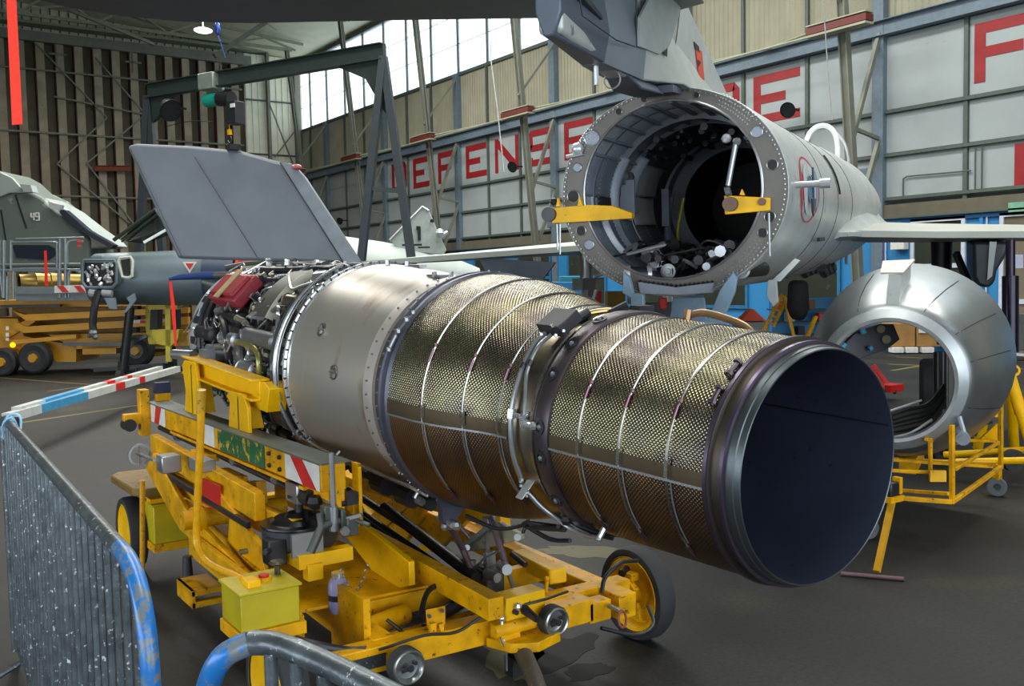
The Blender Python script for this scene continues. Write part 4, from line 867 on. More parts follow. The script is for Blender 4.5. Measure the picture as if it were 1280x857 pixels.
# wheels
def wheel(x, y, inner, nm):
    c = V((x, y, .232)); g = -1 if inner == 'L' else 1          # g points to the trolley side, where the brake sits
    wt_ = P(nm, MB().lathe(c, (1, 0, 0), [(-.05, .183), (-.055, .20), (-.05, .222), (-.03, .231), (.03, .231), (.05, .222), (.055, .20), (.05, .183), (-.05, .183)], 48), TYRE)
    P('wheel_rim', MB().lathe(c, (g, 0, 0), [(.054, .186), (.050, .190), (.042, .180), (.038, .168), (.02, .158), (.0, .150), (-.012, .10), (-.015, .05), (-.015, .001)], 48), YEL2, wt_)
    P('wheel_rim', MB().lathe(c, (-g, 0, 0), [(.054, .186), (.050, .190), (.042, .178), (.03, .155), (.022, .11), (.03, .06), (.035, .04), (.035, .001)], 48), YEL2, wt_)
    G_ = V((g, 0, 0)); P('wheel_hub', MB().cyl(c+G_*.09, c-G_*.01, .042, None, 20), YEL, wt_); P('brake_drum', MB().cyl(c+G_*.012, c-G_*.01, .085, None, 24), YEL, wt_)
    P('brake_caliper', MB().box(c+G_*.06+V((0, -.02, .10)), (.05, .07, .04)), YEL, wt_, bev=.006); P('brake_arm', MB().bar(c+G_*.08+V((0, -.08, .04)), c+G_*.07+V((0, .0, .09)), .03, .03), YEL, wt_, bev=.004); P('brake_cylinder', MB().cyl(c+G_*.05+V((0, .02, .125)), c+G_*.10+V((0, .0, .115)), .020, None, 12), DARKST, wt_); P('brake_arm', MB().bar(c+G_*.03+V((0, -.03, -.04)), c+G_*.03+V((0, -.05, -.13)), .02, .03), YEL, wt_, bev=.003)
wheel(3.17, 3.55, 'L', 'road_wheel'); wheel(1.30, 3.56, 'R', 'road_wheel'); wheel(1.42, 6.45, 'R', 'road_wheel'); wheel(3.17, 6.45, 'L', 'road_wheel')
P('stub_axle', MB().cyl((2.9, 3.5, .24), (3.15, 3.55, .235), .03, None, 12).bar((2.85, 3.42, .33), (2.98, 3.5, .27), .05, .08), YEL)
# battery boxes and steps over the left wheels
for (x0, y0, z0, x1, y1, z1, lb) in ((1.13, 3.45, .515, 1.36, 3.68, .655, 'near yellow control box'), (1.47, 6.08, .22, 1.69, 6.3, .455, 'far yellow control box')):
    bx = P('control_box', MB().b2((x0, y0, z0), (x1, y1, z1)), YELL, bev=.006, label=lb)
    P('box_lid', MB().b2((x0-.008, y0-.008, z1), (x1+.008, y1+.008, z1+.012)), YELL, bx, bev=.003)
    P('box_base', MB().b2((x0-.01, y0-.012, z0-.05), (x1+.02, y1, z0)), YEL, bx, bev=.004)
P('warning_button', MB().cyl((1.26, 3.56, .665), (1.26, 3.56, .68), .03, None, 20), YEL); P('warning_button_cap', MB().cyl((1.26, 3.56, .68), (1.26, 3.56, .69), .02, None, 16), RED)
P('filler_knob', MB().cyl((1.33, 3.60, .66), (1.33, 3.60, .705), .012, None, 10).lathe((1.33, 3.60, .705), (0, 0, 1), [(0, .001), (0, .022), (.008, .034), (.016, .026), (.018, .001)], 20), mat('brown_knob', '4A4438', .4, .4))
P('mudguard', MB().prism([(1.36, 6.12, .53), (1.42, 6.05, .53), (1.68, 6.05, .53), (1.74, 6.15, .53), (1.74, 6.68, .54), (1.40, 6.70, .54), (1.34, 6.6, .54)], (0, 0, .05)), mat('scuffed_tread_plate', '7A6028', .6, .1, '2E281E', .6, 9), bev=.01, label='scuffed footplate')
P('box_fittings', MB().b2((1.46, 6.1, .472), (1.66, 6.2, .50)).cyl((1.62, 6.1, .48), (1.62, 6.1, .53), .012, None, 8).sphere((1.66, 6.15, .51), .025, 8), YEL, kind='stuff')
P('jack_post', MB().cyl((1.300, 5.590, 0.725), (1.300, 5.713, 0.042), .015, None, 12), mat('rust_chipped_yellow', 'D0980E', .5, 0, '4A3020', .55, 26))
P('screw_foot', MB().cyl((1.38, 5.05, .40), (1.38, 5.05, .30), .022, .028, 12), DARKST); P('foot_frame', MB().b2((1.34, 4.85, .24), (1.5, 5.12, .27)).b2((1.34, 4.85, .18), (1.5, 4.9, .21)).b2((1.34, 4.85, .18), (1.36, 5.12, .27)), YEL, bev=.003)
# bent towing lever
lv = P('bent_lever', MB().curve([(1.200, 4.063, 1.370), (1.200, 4.121, 1.113), (1.200, 4.213, 0.783), (1.200, 4.217, 0.668), (1.200, 4.052, 0.628), (1.200, 3.758, 0.651), (1.200, 3.550, 0.671)], .0165, 14), mat('chipped_yellow_tube', 'DDA212', .35, 0, '4A3424', .3, 30), label='tall bent yellow lever')
P('lever_grip', MB().cyl((1.200, 4.063, 1.370), (1.200, 4.088, 1.269), .019, None, 14), mat('worn_dark_yellow', 'B48A14', .5, 0, '2A241C', .65, 25), lv)
P('lever_fork', MB().box((1.200, 3.533, 0.666), (.05, .08, .05)), YEL2, lv, bev=.004)

# ------------------------------------------------------------------ crowd barriers in front
BH = 1.2
b1 = thing('crowd_barrier', 'galvanised crowd barrier with a blue end bend along the left edge', 'barrier', (.52, 3.5, 0), 'crowd barriers in front')
def bx_(y): return .477+(y-2.1)*.0325
part('top_rail', MB().tube([(bx_(y), y, BH) for y in (5.04, 4.4, 3.6, 2.94, 2.33)], .0205, 16), GALV, b1)
part('end_bend', MB().curve([(bx_(2.33), 2.33, 1.2), (bx_(2.24), 2.24, 1.197), (bx_(2.15), 2.15, 1.172), (bx_(2.09), 2.09, 1.12), (bx_(2.06), 2.06, 1.05), (bx_(2.05), 2.05, .95), (bx_(2.05), 2.05, .6), (bx_(2.05), 2.05, .05)], .0205, 16), BLUEP, b1, label='chipped blue end bend')
part('end_bend', MB().curve([(bx_(5.04), 5.04, BH), (bx_(5.12), 5.12, 1.17), (bx_(5.16), 5.16, 1.08), (bx_(5.16), 5.16, .05)], .0205, 12), GALV, b1)
part('bottom_rail', MB().tube([(bx_(2.05), 2.05, .12), (bx_(5.16), 5.16, .12)], .016, 10), GALV, b1)
y = 2.16
while y < 5.1:
    part('barrier_bar', MB().cyl((bx_(y), y, 1.19 if y > 2.25 else 1.16), (bx_(y), y, .12), .0095, None, 10), GALV, b1); y += .112
for y in (2.5, 4.8): part('foot', MB().tube([(bx_(y)-.28, y, .012), (bx_(y)-.2, y, .03), (bx_(y), y, .12), (bx_(y)+.2, y, .03), (bx_(y)+.28, y, .012)], .014, 8), GALV, b1)
single('tape_tie', MB().curve([(.548, 4.92, 1.2), (.58, 4.93, 1.235), (.615, 4.90, 1.225), (.60, 4.82, 1.17), (.57, 4.8, 1.235), (.54, 4.86, 1.20), (.545, 4.9, 1.13)], .006, 5), mat('pale_blue_tape', '8AC4E8', .5), 'pale blue tape tied round the far end of the barrier rail', 'tape')
b2_ = thing('crowd_barrier', 'galvanised crowd barrier cut off by the bottom edge, its bend painted blue on the inside', 'barrier', (.8, 1.4, 0), 'crowd barriers in front')
part('end_bend', MB().curve([(0.556, 2.004, 0.700), (0.497, 1.759, 1.000), (0.473, 1.624, 1.125), (0.486, 1.582, 1.180), (0.525, 1.564, 1.200)], .0205, 16), BLUEP, b2_)
part('top_rail', MB().curve([(0.525, 1.564, 1.200), (0.558, 1.529, 1.200), (0.588, 1.416, 1.200), (0.613, 1.268, 1.200), (0.654, 1.007, 1.200)], .0205, 16), GALV, b2_)
for p, q in (((0.547, 1.526, 1.190), (0.614, 1.788, 0.300)), ((0.567, 1.464, 1.190), (0.634, 1.699, 0.350)), ((0.582, 1.388, 1.190), (0.654, 1.610, 0.400)), ((0.594, 1.311, 1.190), (0.672, 1.523, 0.450))):
    part('barrier_bar', MB().cyl(p, (p[0], p[1], .1), .0115, None, 12), GALV, b2_)
p = (0.556, 2.004, 0.700); q = (0.654, 1.007, 1.200); part('end_post', MB().cyl(p, (p[0], p[1], 0), .0205, None, 12), BLUEP, b2_); part('end_post', MB().cyl(q, (q[0], q[1], 0), .0205, None, 12), GALV, b2_); part('bottom_rail', MB().tube([(p[0], p[1], .12), (q[0], q[1], .12)], .016, 10), GALV, b2_)

def blot(nm, c, r, m_, seed, st=(1, 1), ang=0):
    rr = random.Random(seed); pts = []
    for k in range(26):
        a = 2*PI*k/26; q = r*(1+rr.uniform(-.22, .22)); x, y = q*math.cos(a)*st[0], q*math.sin(a)*st[1]
        pts.append((c[0]+x*math.cos(ang)-y*math.sin(ang), c[1]+x*math.sin(ang)+y*math.cos(ang), 0))
    part(nm, MB().prism(pts, (0, 0, .0015)), m_, fl)
OIL = mat('soaked_oil_stain', '0E0E0C', .6, 0, None, 0, 6, 0, 40, .1, None, None, .15); WP = mat('worn_floor_paint', '4A4412', .55, 0, '26261E', .55, 6)
blot('oil_stain', (2.743, 3.635, 0.000), .17, OIL, 2, (1.5, .8), .3); blot('oil_stain', (2.712, 3.382, -0.000), .10, OIL, 4, (1.3, .8)); blot('worn_paint', (2.559, 3.777, -0.000), .22, WP, 5, (1.6, .6), 1.1); blot('worn_paint', (4.892, 5.045, 0.000), .3, WP, 6, (1.8, .5), 2.3); blot('worn_paint', (3.953, 4.866, 0.000), .22, WP, 9, (1.8, .6), 2.3)

# ------------------------------------------------------------------ the open-tailed navy jet
C0 = V((4.114, 4.265, 2.312)); af = V((0.83799493, 0.54420027, 0.04013179)); rf_ = V((0.54463904, -0.83867057, 0.0)); uf = V((-0.03365735, -0.02185734, 0.9991944))
def W(t, s=0, u=0): return C0+af*t+rf_*s+uf*u
def ring(t, a, b, n=64, u0=0, e=1.0, a0=0, a1=360):
    out = []; full = a1-a0 >= 359; m_ = n if full else n+1
    for k in range(m_):
        x = math.radians(a0+(a1-a0)*k/n); c, s = math.cos(x), math.sin(x)
        out.append(W(t, -math.copysign(abs(s)**e, s)*a, u0+math.copysign(abs(c)**e, c)*b))
    return out
jet = thing('naval_jet', 'grey naval jet with its tail opened up and the roundel on its side', 'aircraft', (6.6, 5.9, 0))
def J(name, mb, m_, par=None, **k): return part(name, mb, m_, par or jet, **k)
prof = [(0, .69, .62), (.05, .695, .626), (1, .715, .645), (2, .735, .67), (3, .755, .70), (4, .80, .72), (5, .90, .735), (6, 1.0, .72), (7.5, 1.0, .70), (9, .85, .68), (11, .6, .55), (13, .3, .3), (14.5, .05, .05)]
def ab(t):
    for p, q in zip(prof[:-1], prof[1:]):
        if p[0] <= t <= q[0]: k = (t-p[0])/(q[0]-p[0]); return p[1]+(q[1]-p[1])*k, p[2]+(q[2]-p[2])*k
J('fuselage_skin', MB().loft([ring(*p) for p in prof], cap=False), FUS, solid=.004)
J('bay_liner', MB().loft([ring(.03, .60, .56), ring(2.58, .60, .56)], cap=False), BAY, solid=.004)
# end frame: flat ring with lightening holes
fr = MB(); n = 72
o_ = ring(0, .69, .62, n); i_ = ring(0, .545, .535, n, .015); o2 = [p+af*.035 for p in o_]; i2 = [p+af*.035 for p in i_]
fr.add(o_+i_+o2+i2, [(k, (k+1) % n, n+(k+1) % n, n+k) for k in range(n)]+[(2*n+k, 3*n+k, 3*n+(k+1) % n, 2*n+(k+1) % n) for k in range(n)]+[(n+k, n+(k+1) % n, 3*n+(k+1) % n, 3*n+k) for k in range(n)]+[(k, 2*n+k, 2*n+(k+1) % n, (k+1) % n) for k in range(n)])
frm = J('end_frame', fr, BAYM)
J('frame_flange', MB().tube(ring(-.004, .545, .535, 72, .015)+[W(-.004, 0, .55)], .008, 6, False), STEEL, frm)
J('frame_rivets', (lambda mb: ([mb.cyl(p-af*.002, p-af*.014, .005, None, 5) for p in ring(0, .674, .606, 130)], mb)[1])(MB()), STEEL, frm, kind='stuff')
def hole(th, r_, rad, white=False):
    a = math.radians(th); p = W(-.002, -math.sin(a)*r_[0], math.cos(a)*r_[1]+.01)
    h = J('lightening_hole', MB().lathe(p, -af, [(.004, rad), (.006, rad*.85), (.003, rad*.84)], 20), STEEL, frm)
    J('hole_back', MB().lathe(p, -af, [(.0025, .001), (.0025, rad*.85)], 20), BAYL if white else BLACK, h)
for th, rad, wh in ((72, .03, True), (90, .042, False), (112, .034, False), (122, .034, True), (-57, .036, True), (-78, .034, False), (-108, .034, False), (-118, .03, False), (30, .022, False), (14, .02, False), (-16, .02, False), (52, .05, True)): hole(th, (.615, .575), rad, wh)
mb = MB()
for a0, a1 in ((130, 152), (-150, -122), (-50, -28), (48, 66)):
    for k in range(12):
        for q in range(4):
            a = math.radians(a0+(a1-a0)*k/12+(q % 2)); rr = .575+.022*q; p = W(-.002, -math.sin(a)*rr*1.05, math.cos(a)*rr*.97+.01); mb.sphere(p, .007, 5)
J('riveted_reinforcement', mb, PEG, frm, kind='stuff')
J('frame_fitting', MB().sphere((3.775, 4.729, 2.612), .04, 10).cyl((3.735, 4.793, 2.568), (3.792, 4.704, 2.580), .012, None, 8).sphere((4.274, 3.960, 2.607), .03, 8), PEG, frm)
for t, dd in ((.30, .008), (.75, .02), (1.15, .015), (2.3, .012)):
    J('bay_frame', MB().loft([ring(t, .60, .56), ring(t+.01, .60-dd*2, .56-dd*2), ring(t+.05, .60-dd*2, .56-dd*2), ring(t+.06, .60, .56)], cap=False), mat('slate_frame_paint', '6A717A', .4, .3))
for th in range(-60, 61, 12): 
    a = math.radians(th); J('stringer', MB().bar(W(.05, -math.sin(a)*.59, math.cos(a)*.55), W(2.2, -math.sin(a)*.59, math.cos(a)*.55), .025, .02, uf), BAY)
# firewall with the dark engine tunnel
bk = MB(); bk.loft([ring(2.58, .60, .56), ring(2.52, .46, .46)], cap=False); J('firewall', bk, mat('pale_firewall', 'BCC4D0', .4, .2, '7A828C', .35, 5))
J('tunnel_lip', MB().loft([ring(2.52, .465, .465), ring(2.48, .45, .45), ring(2.52, .432, .432)], cap=False), HOSE)
J('engine_tunnel', MB().loft([ring(2.52, .434, .434), ring(3.6, .42, .42)], cap=False), mat('black_tunnel_skin', '16171C', .5, .3)); J('tunnel_end', MB().loft([ring(3.6, .42, .42), ring(3.61, .01, .01)], cap=False), BLACK)
def patch(name, t0, t1, a0, a1, h, m_, par=None, **k):
    return J(name, MB().loft([ring(t0, .598-h, .558-h, 12, 0, 1, a0, a1), ring(t1, .598-h, .558-h, 12, 0, 1, a0, a1), ring(t1, .60, .56, 12, 0, 1, a0, a1), ring(t0, .60, .56, 12, 0, 1, a0, a1), ring(t0, .598-h, .558-h, 12, 0, 1, a0, a1)], cap=False, closed=False), m_, par, solid=.003, **k)
GP = mat('riveted_grey_liner_panel', '8C9092', .5, .3, '4A4E50', .3, 6)
patch('liner_panel', 1.25, 1.9, 58, 84, .03, GP); patch('liner_panel', 1.25, 1.85, 85, 108, .03, GP)
patch('liner_panel', .08, .72, 60, 88, .012, mat('slate_liner_panel', '626A76', .4, .2)); patch('liner_panel', .08, .7, 104, 132, .012, mat('slate_liner_panel', '626A76')); patch('liner_panel', .78, 1.2, 104, 135, .02, mat('slate_liner_panel', '626A76'))
patch('pale_strip', .70, .76, 56, 100, .06, BAYL); patch('pale_strip', 1.12, 1.18, 52, 84, .07, BAYL); patch('pale_strip', .42, .48, 104, 132, .04, mat('bright_white_edge', 'D8DEE8', .4))
mb = MB()
for t in (.12, .4, .66, 1.22, 1.5, 1.86):
    for th in range(52, 136, 3): a = math.radians(th); mb.sphere(W(t, -math.sin(a)*.575, math.cos(a)*.535), .005, 4)
J('liner_rivets', mb, PEG, kind='stuff')
mb = MB()
for t in (.83, .95): mb.cyl(W(t, -.56, .10), W(t+.15, -.55, .28), .02, None, 8).cyl(W(t+.05, -.53, .12), W(t-.05, -.55, .26), .01, None, 8).sphere(W(t+.1, -.54, .18), .04, 8)
J('side_actuators', mb, STEEL); J('access_box', MB().obox(W(1.0, -.53, -.02), (.16, .10, .12), af, rf_, uf), PEG, bev=.006); J('access_box', MB().obox(W(.93, -.52, .02), (.03, .10, .26), af, rf_, uf), BAYL)
mb = MB()
for k in range(4): mb.obox(W(.45+.06*k, -.575, -.02), (.02, .03, .08), af, rf_, uf)
J('louvre', mb, BLACK)
J('wiring', MB().curve([W(.35, -.56, -.18), W(.4, -.55, -.26), W(.38, -.52, -.36), W(.42, -.5, -.44)], .014, 6).curve([W(.33, -.57, -.2), W(.36, -.56, -.3), W(.42, -.53, -.38)], .009, 6), mat('dull_green_wire', '3E6A50', .5)); J('connectors', MB().sphere(W(.36, -.56, -.24), .018, 8).sphere(W(.40, -.55, -.28), .02, 8).sphere(W(.38, -.53, -.34), .018, 8), PEG)
J('yellow_sleeve', MB().curve([(5.597, 5.646, 2.445), (5.583, 5.679, 2.299), (5.576, 5.701, 2.138), (5.529, 5.600, 2.005), (5.417, 5.409, 1.954)], .012, 8).curve([(5.265, 5.273, 1.987), (5.220, 5.348, 1.916)], .015, 8).curve([(5.137, 4.928, 1.865), (5.139, 4.931, 1.778)], .015, 8), YELB, label='yellow sleeved cable')
J('firewall_rods', MB().curve([(5.607, 5.812, 2.472), (5.597, 5.842, 2.277), (5.539, 5.766, 2.043)], .03, 8).obox(W(2.0, -.50, -.02), (.05, .06, .3), af, rf_, uf), BAYL)
for (x, y, t, r) in ((819, 328, .55, .055), (835, 339, .45, .05), (927, 338, .15, .052)):
    p = V(T(x, y, t)) if False else None
def disc(p, r): 
    p = V(p); o = J('accessory_drum', MB().cyl(p+af*.02, p+af*.22+rf_*.1, r*.9, None, 18), DARKST); J('drum_end', MB().lathe(p+af*.02, -af, [(0, r), (.02, r), (.022, r*.75), (.012, r*.7), (.012, r*.4), (.03, r*.35), (.03, .001)], 22), PEG, o)
disc((4.424, 4.736, 1.904), .055); disc((4.402, 4.592, 1.843), .05); disc((4.448, 4.006, 1.836), .05)
J('pneumatic_cylinder', MB().cyl((4.012, 4.550, 1.826), (4.160, 4.506, 1.824), .05, None, 16), HOSE); J('cylinder_cap', MB().cyl((3.994, 4.559, 1.827), (4.023, 4.532, 1.826), .055, None, 16).cyl((4.142, 4.515, 1.824), (4.166, 4.497, 1.823), .055, None, 16), PEG)
J('pneumatic_cylinder', MB().cyl((4.609, 4.458, 1.822), (4.627, 4.246, 1.818), .055, None, 16), HOSE)
rnd = random.Random(11)
for m_ in (STEEL, DARKST, HOSE):
    mb = MB()
    for i in range(34):
        t = rnd.uniform(.05, 1.9); s = rnd.uniform(-.34, .34); u = -.50+rnd.uniform(0, .1)+abs(s)*.25; p = W(t, s, u)
        if rnd.random() < .5: mb.curve([p, p+rf_*rnd.uniform(-.15, .15)+uf*.05, p+rf_*rnd.uniform(-.25, .25)+af*rnd.uniform(-.2, .2)], rnd.uniform(.006, .014), 6, 3)
        else: mb.cyl(p, p+af*rnd.uniform(.05, .2), rnd.uniform(.02, .045), None, 8)
    J('bay_floor_fittings', mb, m_, kind='stuff')
mb = MB()
for i in range(26):
    t = rnd.uniform(.8, 2.1); a = math.radians(rnd.uniform(-50, 50)); p = W(t, -math.sin(a)*.52, math.cos(a)*.48); mb.cyl(p, p+af*rnd.uniform(.05, .3), rnd.uniform(.008, .03), None, 6)
J('bay_roof_fittings', mb, DARKST, kind='stuff')
J('lower_cross_beam', MB().prism([(3.994, 4.434, 1.780), (4.125, 4.235, 1.742), (4.248, 4.044, 1.767), (4.244, 4.054, 1.705), (4.126, 4.237, 1.694), (4.004, 4.424, 1.706)], af*.06), BAYL, bev=.004)
J('beam_toothing', (lambda mb: ([mb.sphere(V((4.009, 4.429, 1.785)).lerp(V((4.132, 4.242, 1.752)), k/8), .012, 5) for k in range(9)]+[mb.sphere(V((4.132, 4.242, 1.752)).lerp(V((4.250, 4.059, 1.772)), k/8), .012, 5) for k in range(9)], mb)[1])(MB()), DARKST, kind='stuff')
J('open_latch', MB().prism([(4.911, 3.986, 1.906), (4.930, 3.958, 1.890), (4.713, 3.935, 1.763), (4.686, 3.975, 1.773)], af*.05).prism([(4.520, 3.864, 1.775), (4.545, 3.825, 1.774), (4.554, 3.821, 1.640), (4.540, 3.845, 1.612), (4.517, 3.874, 1.679)], af*.06), mat('latch_grey', '9AA2A6', .45, .3), bev=.003)
J('hull_slot', MB().obox(W(2.1, .70, -.32), (.5, .02, .03), af, rf_, uf), HOSE)
# panel joints on the skin
for t in (1.9, 3.1, 4.2): J('skin_joint', MB().tube(ring(t, ab(t)[0]+.001, ab(t)[1]+.001, 40, 0, 1, -150, -10), .004, 4), HOSE)
J('vent_slot', MB().tube(ring(3.2, ab(3.2)[0], ab(3.2)[1], 10, 0, 1, -85, -55), .018, 6), BLACK)
J('lifting_bolt', MB().cyl(W(.28, .68, .02), W(.28, .86, .02), .02, None, 10).cyl(W(.28, .84, .02), W(.28, .9, .02), .03, None, 10), PEG)
J('access_hole', MB().tube(ring(1.35, ab(1.35)[0]+.003, ab(1.35)[1]+.003, 10, 0, 1, -98, -76), .02, 6), BAYL)
# roundel as thin painted patches following the hull
def roundel(a, h, m_, off, nm):
    c = 1.05; n = 28; rim = []; mbx = MB(); A_, B_ = ab(c)
    pts = [(c, -88.0)]+[(c+a*math.cos(2*PI*k/n), -88.0+h*math.sin(2*PI*k/n)) for k in range(n)]
    v = []
    for t, th in pts:
        A_, B_ = ab(t); x = math.radians(th); v.append(W(t, -math.sin(x)*(A_+off), math.cos(x)*(B_+off)))
    mbx.add(v, [(0, k+1, (k+1) % n+1) for k in range(n)]); return J(nm, mbx, m_)
roundel(.56, 20, mat('roundel_red', 'A8303A', .5), .004, 'roundel_ring'); roundel(.40, 15.5, mat('roundel_white', 'B8BFC0', .5), .006, 'roundel_field'); roundel(.2, 8, mat('roundel_blue', '4A7A9C', .5), .008, 'roundel_centre')
anc = MB(); A_ = .735
anc.tube([W(1.05, A_-.003, .17), W(1.05, A_+.005, -.12)], .008, 5).tube([W(.93, A_+.002, -.04), W(.98, A_, -.12), W(1.05, A_, -.15), W(1.12, A_, -.12), W(1.17, A_+.002, -.04)], .008, 5).tube([W(1.0, A_-.006, .11), W(1.1, A_-.006, .11)], .006, 5)
J('roundel_anchor', anc, mat('roundel_anchor_grey', '4A4E58', .5))
# fin, rudder, tail fairing
fin = MB()
def fin_loft(pts_lo, pts_hi, w_lo, w_hi):
    pass
fp = [(-2.06, .56), (-1.12, .52), (-.55, .60), (.4, .63), (1.2, .66), (2.2, .69), (.36, 1.17), (-1.05, 1.56), (-2.5, 1.97), (-2.9, 1.97), (-2.06, .72)]
J('fin', MB().prism([W(t, -.055, u) for t, u in fp], rf_*.11), FUS, bev=.02)
rs = [(-2.08, ((-.055, .74), (-.055, .64), (-.02, .545), (.02, .545), (.055, .64), (.055, .74))), (-1.5, ((-.056, .86), (-.085, .66), (-.055, .525), (.055, .525), (.085, .66), (.056, .86))), (-.9, ((-.056, .94), (-.10, .70), (-.08, .532), (.08, .532), (.10, .70), (.056, .94))),
      (-.2, ((-.056, .90), (-.10, .72), (-.14, .60), (.14, .60), (.10, .72), (.056, .90))), (1.2, ((-.05, .74), (-.08, .70), (-.14, .61), (.14, .61), (.08, .70), (.05, .74))), (2.2, ((-.03, .70), (-.04, .68), (-.06, .62), (.06, .62), (.04, .68), (.03, .70)))]
J('fin_root_fairing', MB().loft([[W(t, s, u) for s, u in q] for t, q in rs[:2]]), FUSD, bev=.008, ang=50); J('fin_root_fairing', MB().loft([[W(t, s, u) for s, u in q] for t, q in rs[1:3]]), mat('shaded_fairing_grey', '7A848E', .4, .2, '66707A', .4, 3), ang=50); J('fin_root_fairing', MB().loft([[W(t, s, u) for s, u in q] for t, q in rs[2:]]), FUS, bev=.008, ang=50)  # same paint in three tones: shading put into the fairing colours
J('fin_support', MB().loft([[W(-1.12, -.06, .53), W(-1.12, .06, .53), W(-.6, .07, .55), W(-.6, -.07, .55)], [W(-.92, -.08, .485), W(-.92, .08, .485), W(-.45, .09, .515), W(-.45, -.09, .515)]]), FUSD, bev=.01); J('fin_support', MB().prism([W(-.5, -.10, .52), W(0, -.16, .575), W(0, -.16, .61), W(-.5, -.10, .56)], rf_*.24), FUSD)
J('tail_hook_shackle', MB().tube([W(-1.45, 0, .53), W(-1.45, 0, .44)], .012, 6).lathe(W(-1.2, 0, .50), af, [(0, .04), (.01, .045), (.02, .04)], 16), PEG)
PR = mat('pale_rudder_grey', '9CA4A6', .42, .1)
J('rudder_panel', MB().prism([(3.254, 3.590, 3.077), (3.236, 3.578, 2.933), (3.591, 3.809, 2.982), (3.778, 3.930, 3.071), (3.984, 4.064, 3.286), (4.096, 4.136, 3.456), (3.459, 3.723, 3.256)], rf_*.012), PR)
J('hinge_gap', MB().prism([(3.543, 3.769, 3.010), (3.757, 3.908, 3.073), (3.739, 3.896, 3.004)], rf_*.004), BLACK)
J('panel_outline', MB().tube([(2.470, 3.064, 2.917), (2.493, 3.079, 2.861), (2.898, 3.342, 2.872), (3.150, 3.505, 2.908)], .003, 4), HOSE); J('panel_outline', MB().tube([(3.196, 3.536, 3.158), (3.200, 3.538, 2.920)], .004, 4), HOSE); J('panel_outline', MB().tube([(4.228, 4.270, 3.495), (4.109, 4.193, 3.226), (3.908, 4.042, 2.922)], .003, 4), HOSE)
J('fin_badge', MB().prism([(4.555, 4.482, 3.269), (4.729, 4.595, 3.292), (4.791, 4.635, 3.118), (4.635, 4.534, 3.105)], rf_*.003), mat('orange_red_badge', 'C8442C', .5)); J('badge_mark', MB().prism([(4.515, 4.456, 3.299), (4.641, 4.538, 3.301), (4.662, 4.552, 3.265), (4.555, 4.482, 3.259)], rf_*.004), BLACK)
J('badge_mark', MB().prism([(4.601, 4.507, 3.208), (4.688, 4.563, 3.209), (4.621, 4.520, 3.162)], rf_*.001), BLACK); J('stencil', MB().tube([(4.294, 4.308, 3.057), (4.412, 4.385, 3.084), (4.430, 4.396, 3.019), (4.311, 4.319, 2.993), (4.294, 4.308, 3.057)], .003, 4), WHITE)
J('tail_light_pod', MB().obox(W(-2.22, -.02, .755), (.36, .10, .09), af, rf_, uf), TAILD, bev=.03)
J('pod_tongue', MB().loft([[W(-2.05, s, u) for s, u in ((.085, .80), (.095, .74), (.05, .74), (.05, .80))], [W(-1.6, s, u) for s, u in ((.078, .72), (.088, .69), (.06, .69), (.06, .72))]]), TAILD, bev=.008)
# tailplane over the photographer's head
sl = [(0.911, 5.385, 3.279), (1.024, 5.564, 3.287), (1.306, 5.642, 3.298), (1.647, 5.623, 3.309), (1.979, 5.507, 3.318), (2.332, 5.294, 3.325), (2.814, 5.018, 3.336), (3.347, 4.717, 3.347), (3.815, 4.469, 3.357), (4.069, 4.257, 3.361), (4.091, 3.954, 3.355)]
sl = [V(p) for p in sl]
tp = MB(); tp.add([p for p in sl]+[p-af*(1.35 if i < 9 else 1.0)-uf*.0 for i, p in enumerate(sl)]+[p+uf*.10-af*.25 for p in sl], [])
n = len(sl); tp.f += [(i, i+1, n+i+1, n+i) for i in range(n-1)]+[(i, 2*n+i, 2*n+i+1, i+1) for i in range(n-1)]+[(2*n+i, n+i, n+i+1, 2*n+i+1) for i in range(n-1)]+[(0, n, 2*n), (n-1, 3*n-1, 2*n-1)]
J('tailplane', tp, TAILD)
J('tailplane', MB().loft([[W(-1.7, .08, 1.02), W(-.3, .08, 1.06), W(-.6, .08, 1.16)], [W(-1.9, 2.4, 1.1), W(-1.3, 2.4, 1.1), W(-1.5, 2.4, 1.15)]]), TAILD)
# wings
def wing(sg, nm):
    def sec(s, te, le, u, th):
        c = le-te; return [W(te, sg*s, u+.03), W(te+c*.25, sg*s, u+th*.8), W(te+c*.6, sg*s, u+th), W(te+c*.9, sg*s, u+th*.6), W(le, sg*s, u), W(te+c*.9, sg*s, u-th*.5), W(te+c*.6, sg*s, u-th*.8), W(te+c*.25, sg*s, u-th*.6), W(te, sg*s, u-.03)]
    return J(nm, MB().loft([sec(.7, 4.0, 8.2, -.28, .14), sec(1.6, 4.15, 7.6, -.325, .12), sec(3.2, 4.25, 6.6, -.38, .08), sec(4.8, 4.3, 5.6, -.44, .04)]), mat('pale_wing_grey', 'A0A49C', .45, .15, '8A8E88', .3, 1.5))
wing(1, 'wing'); wing(-1, 'wing')
fs_ = []
for t, a_, w_, h_ in ((3.6, .775, .03, .06), (4.0, .80, .16, .22), (4.4, .83, .3, .36), (5.2, .91, .42, .44), (6.4, 1.0, .42, .42)):
    sec = []
    for k in range(9):
        q = k/8*PI/2; sec.append(W(t, a_-.06+w_*(1-math.cos(q)) if k else a_-.12, -.27+h_*(1-math.sin(q))))
    sec += [W(t, a_-.06+w_, -.31), W(t, a_-.14, -.36)]
    fs_.append(sec)
J('wing_root_fillet', MB().loft(fs_), FUS, ang=50)
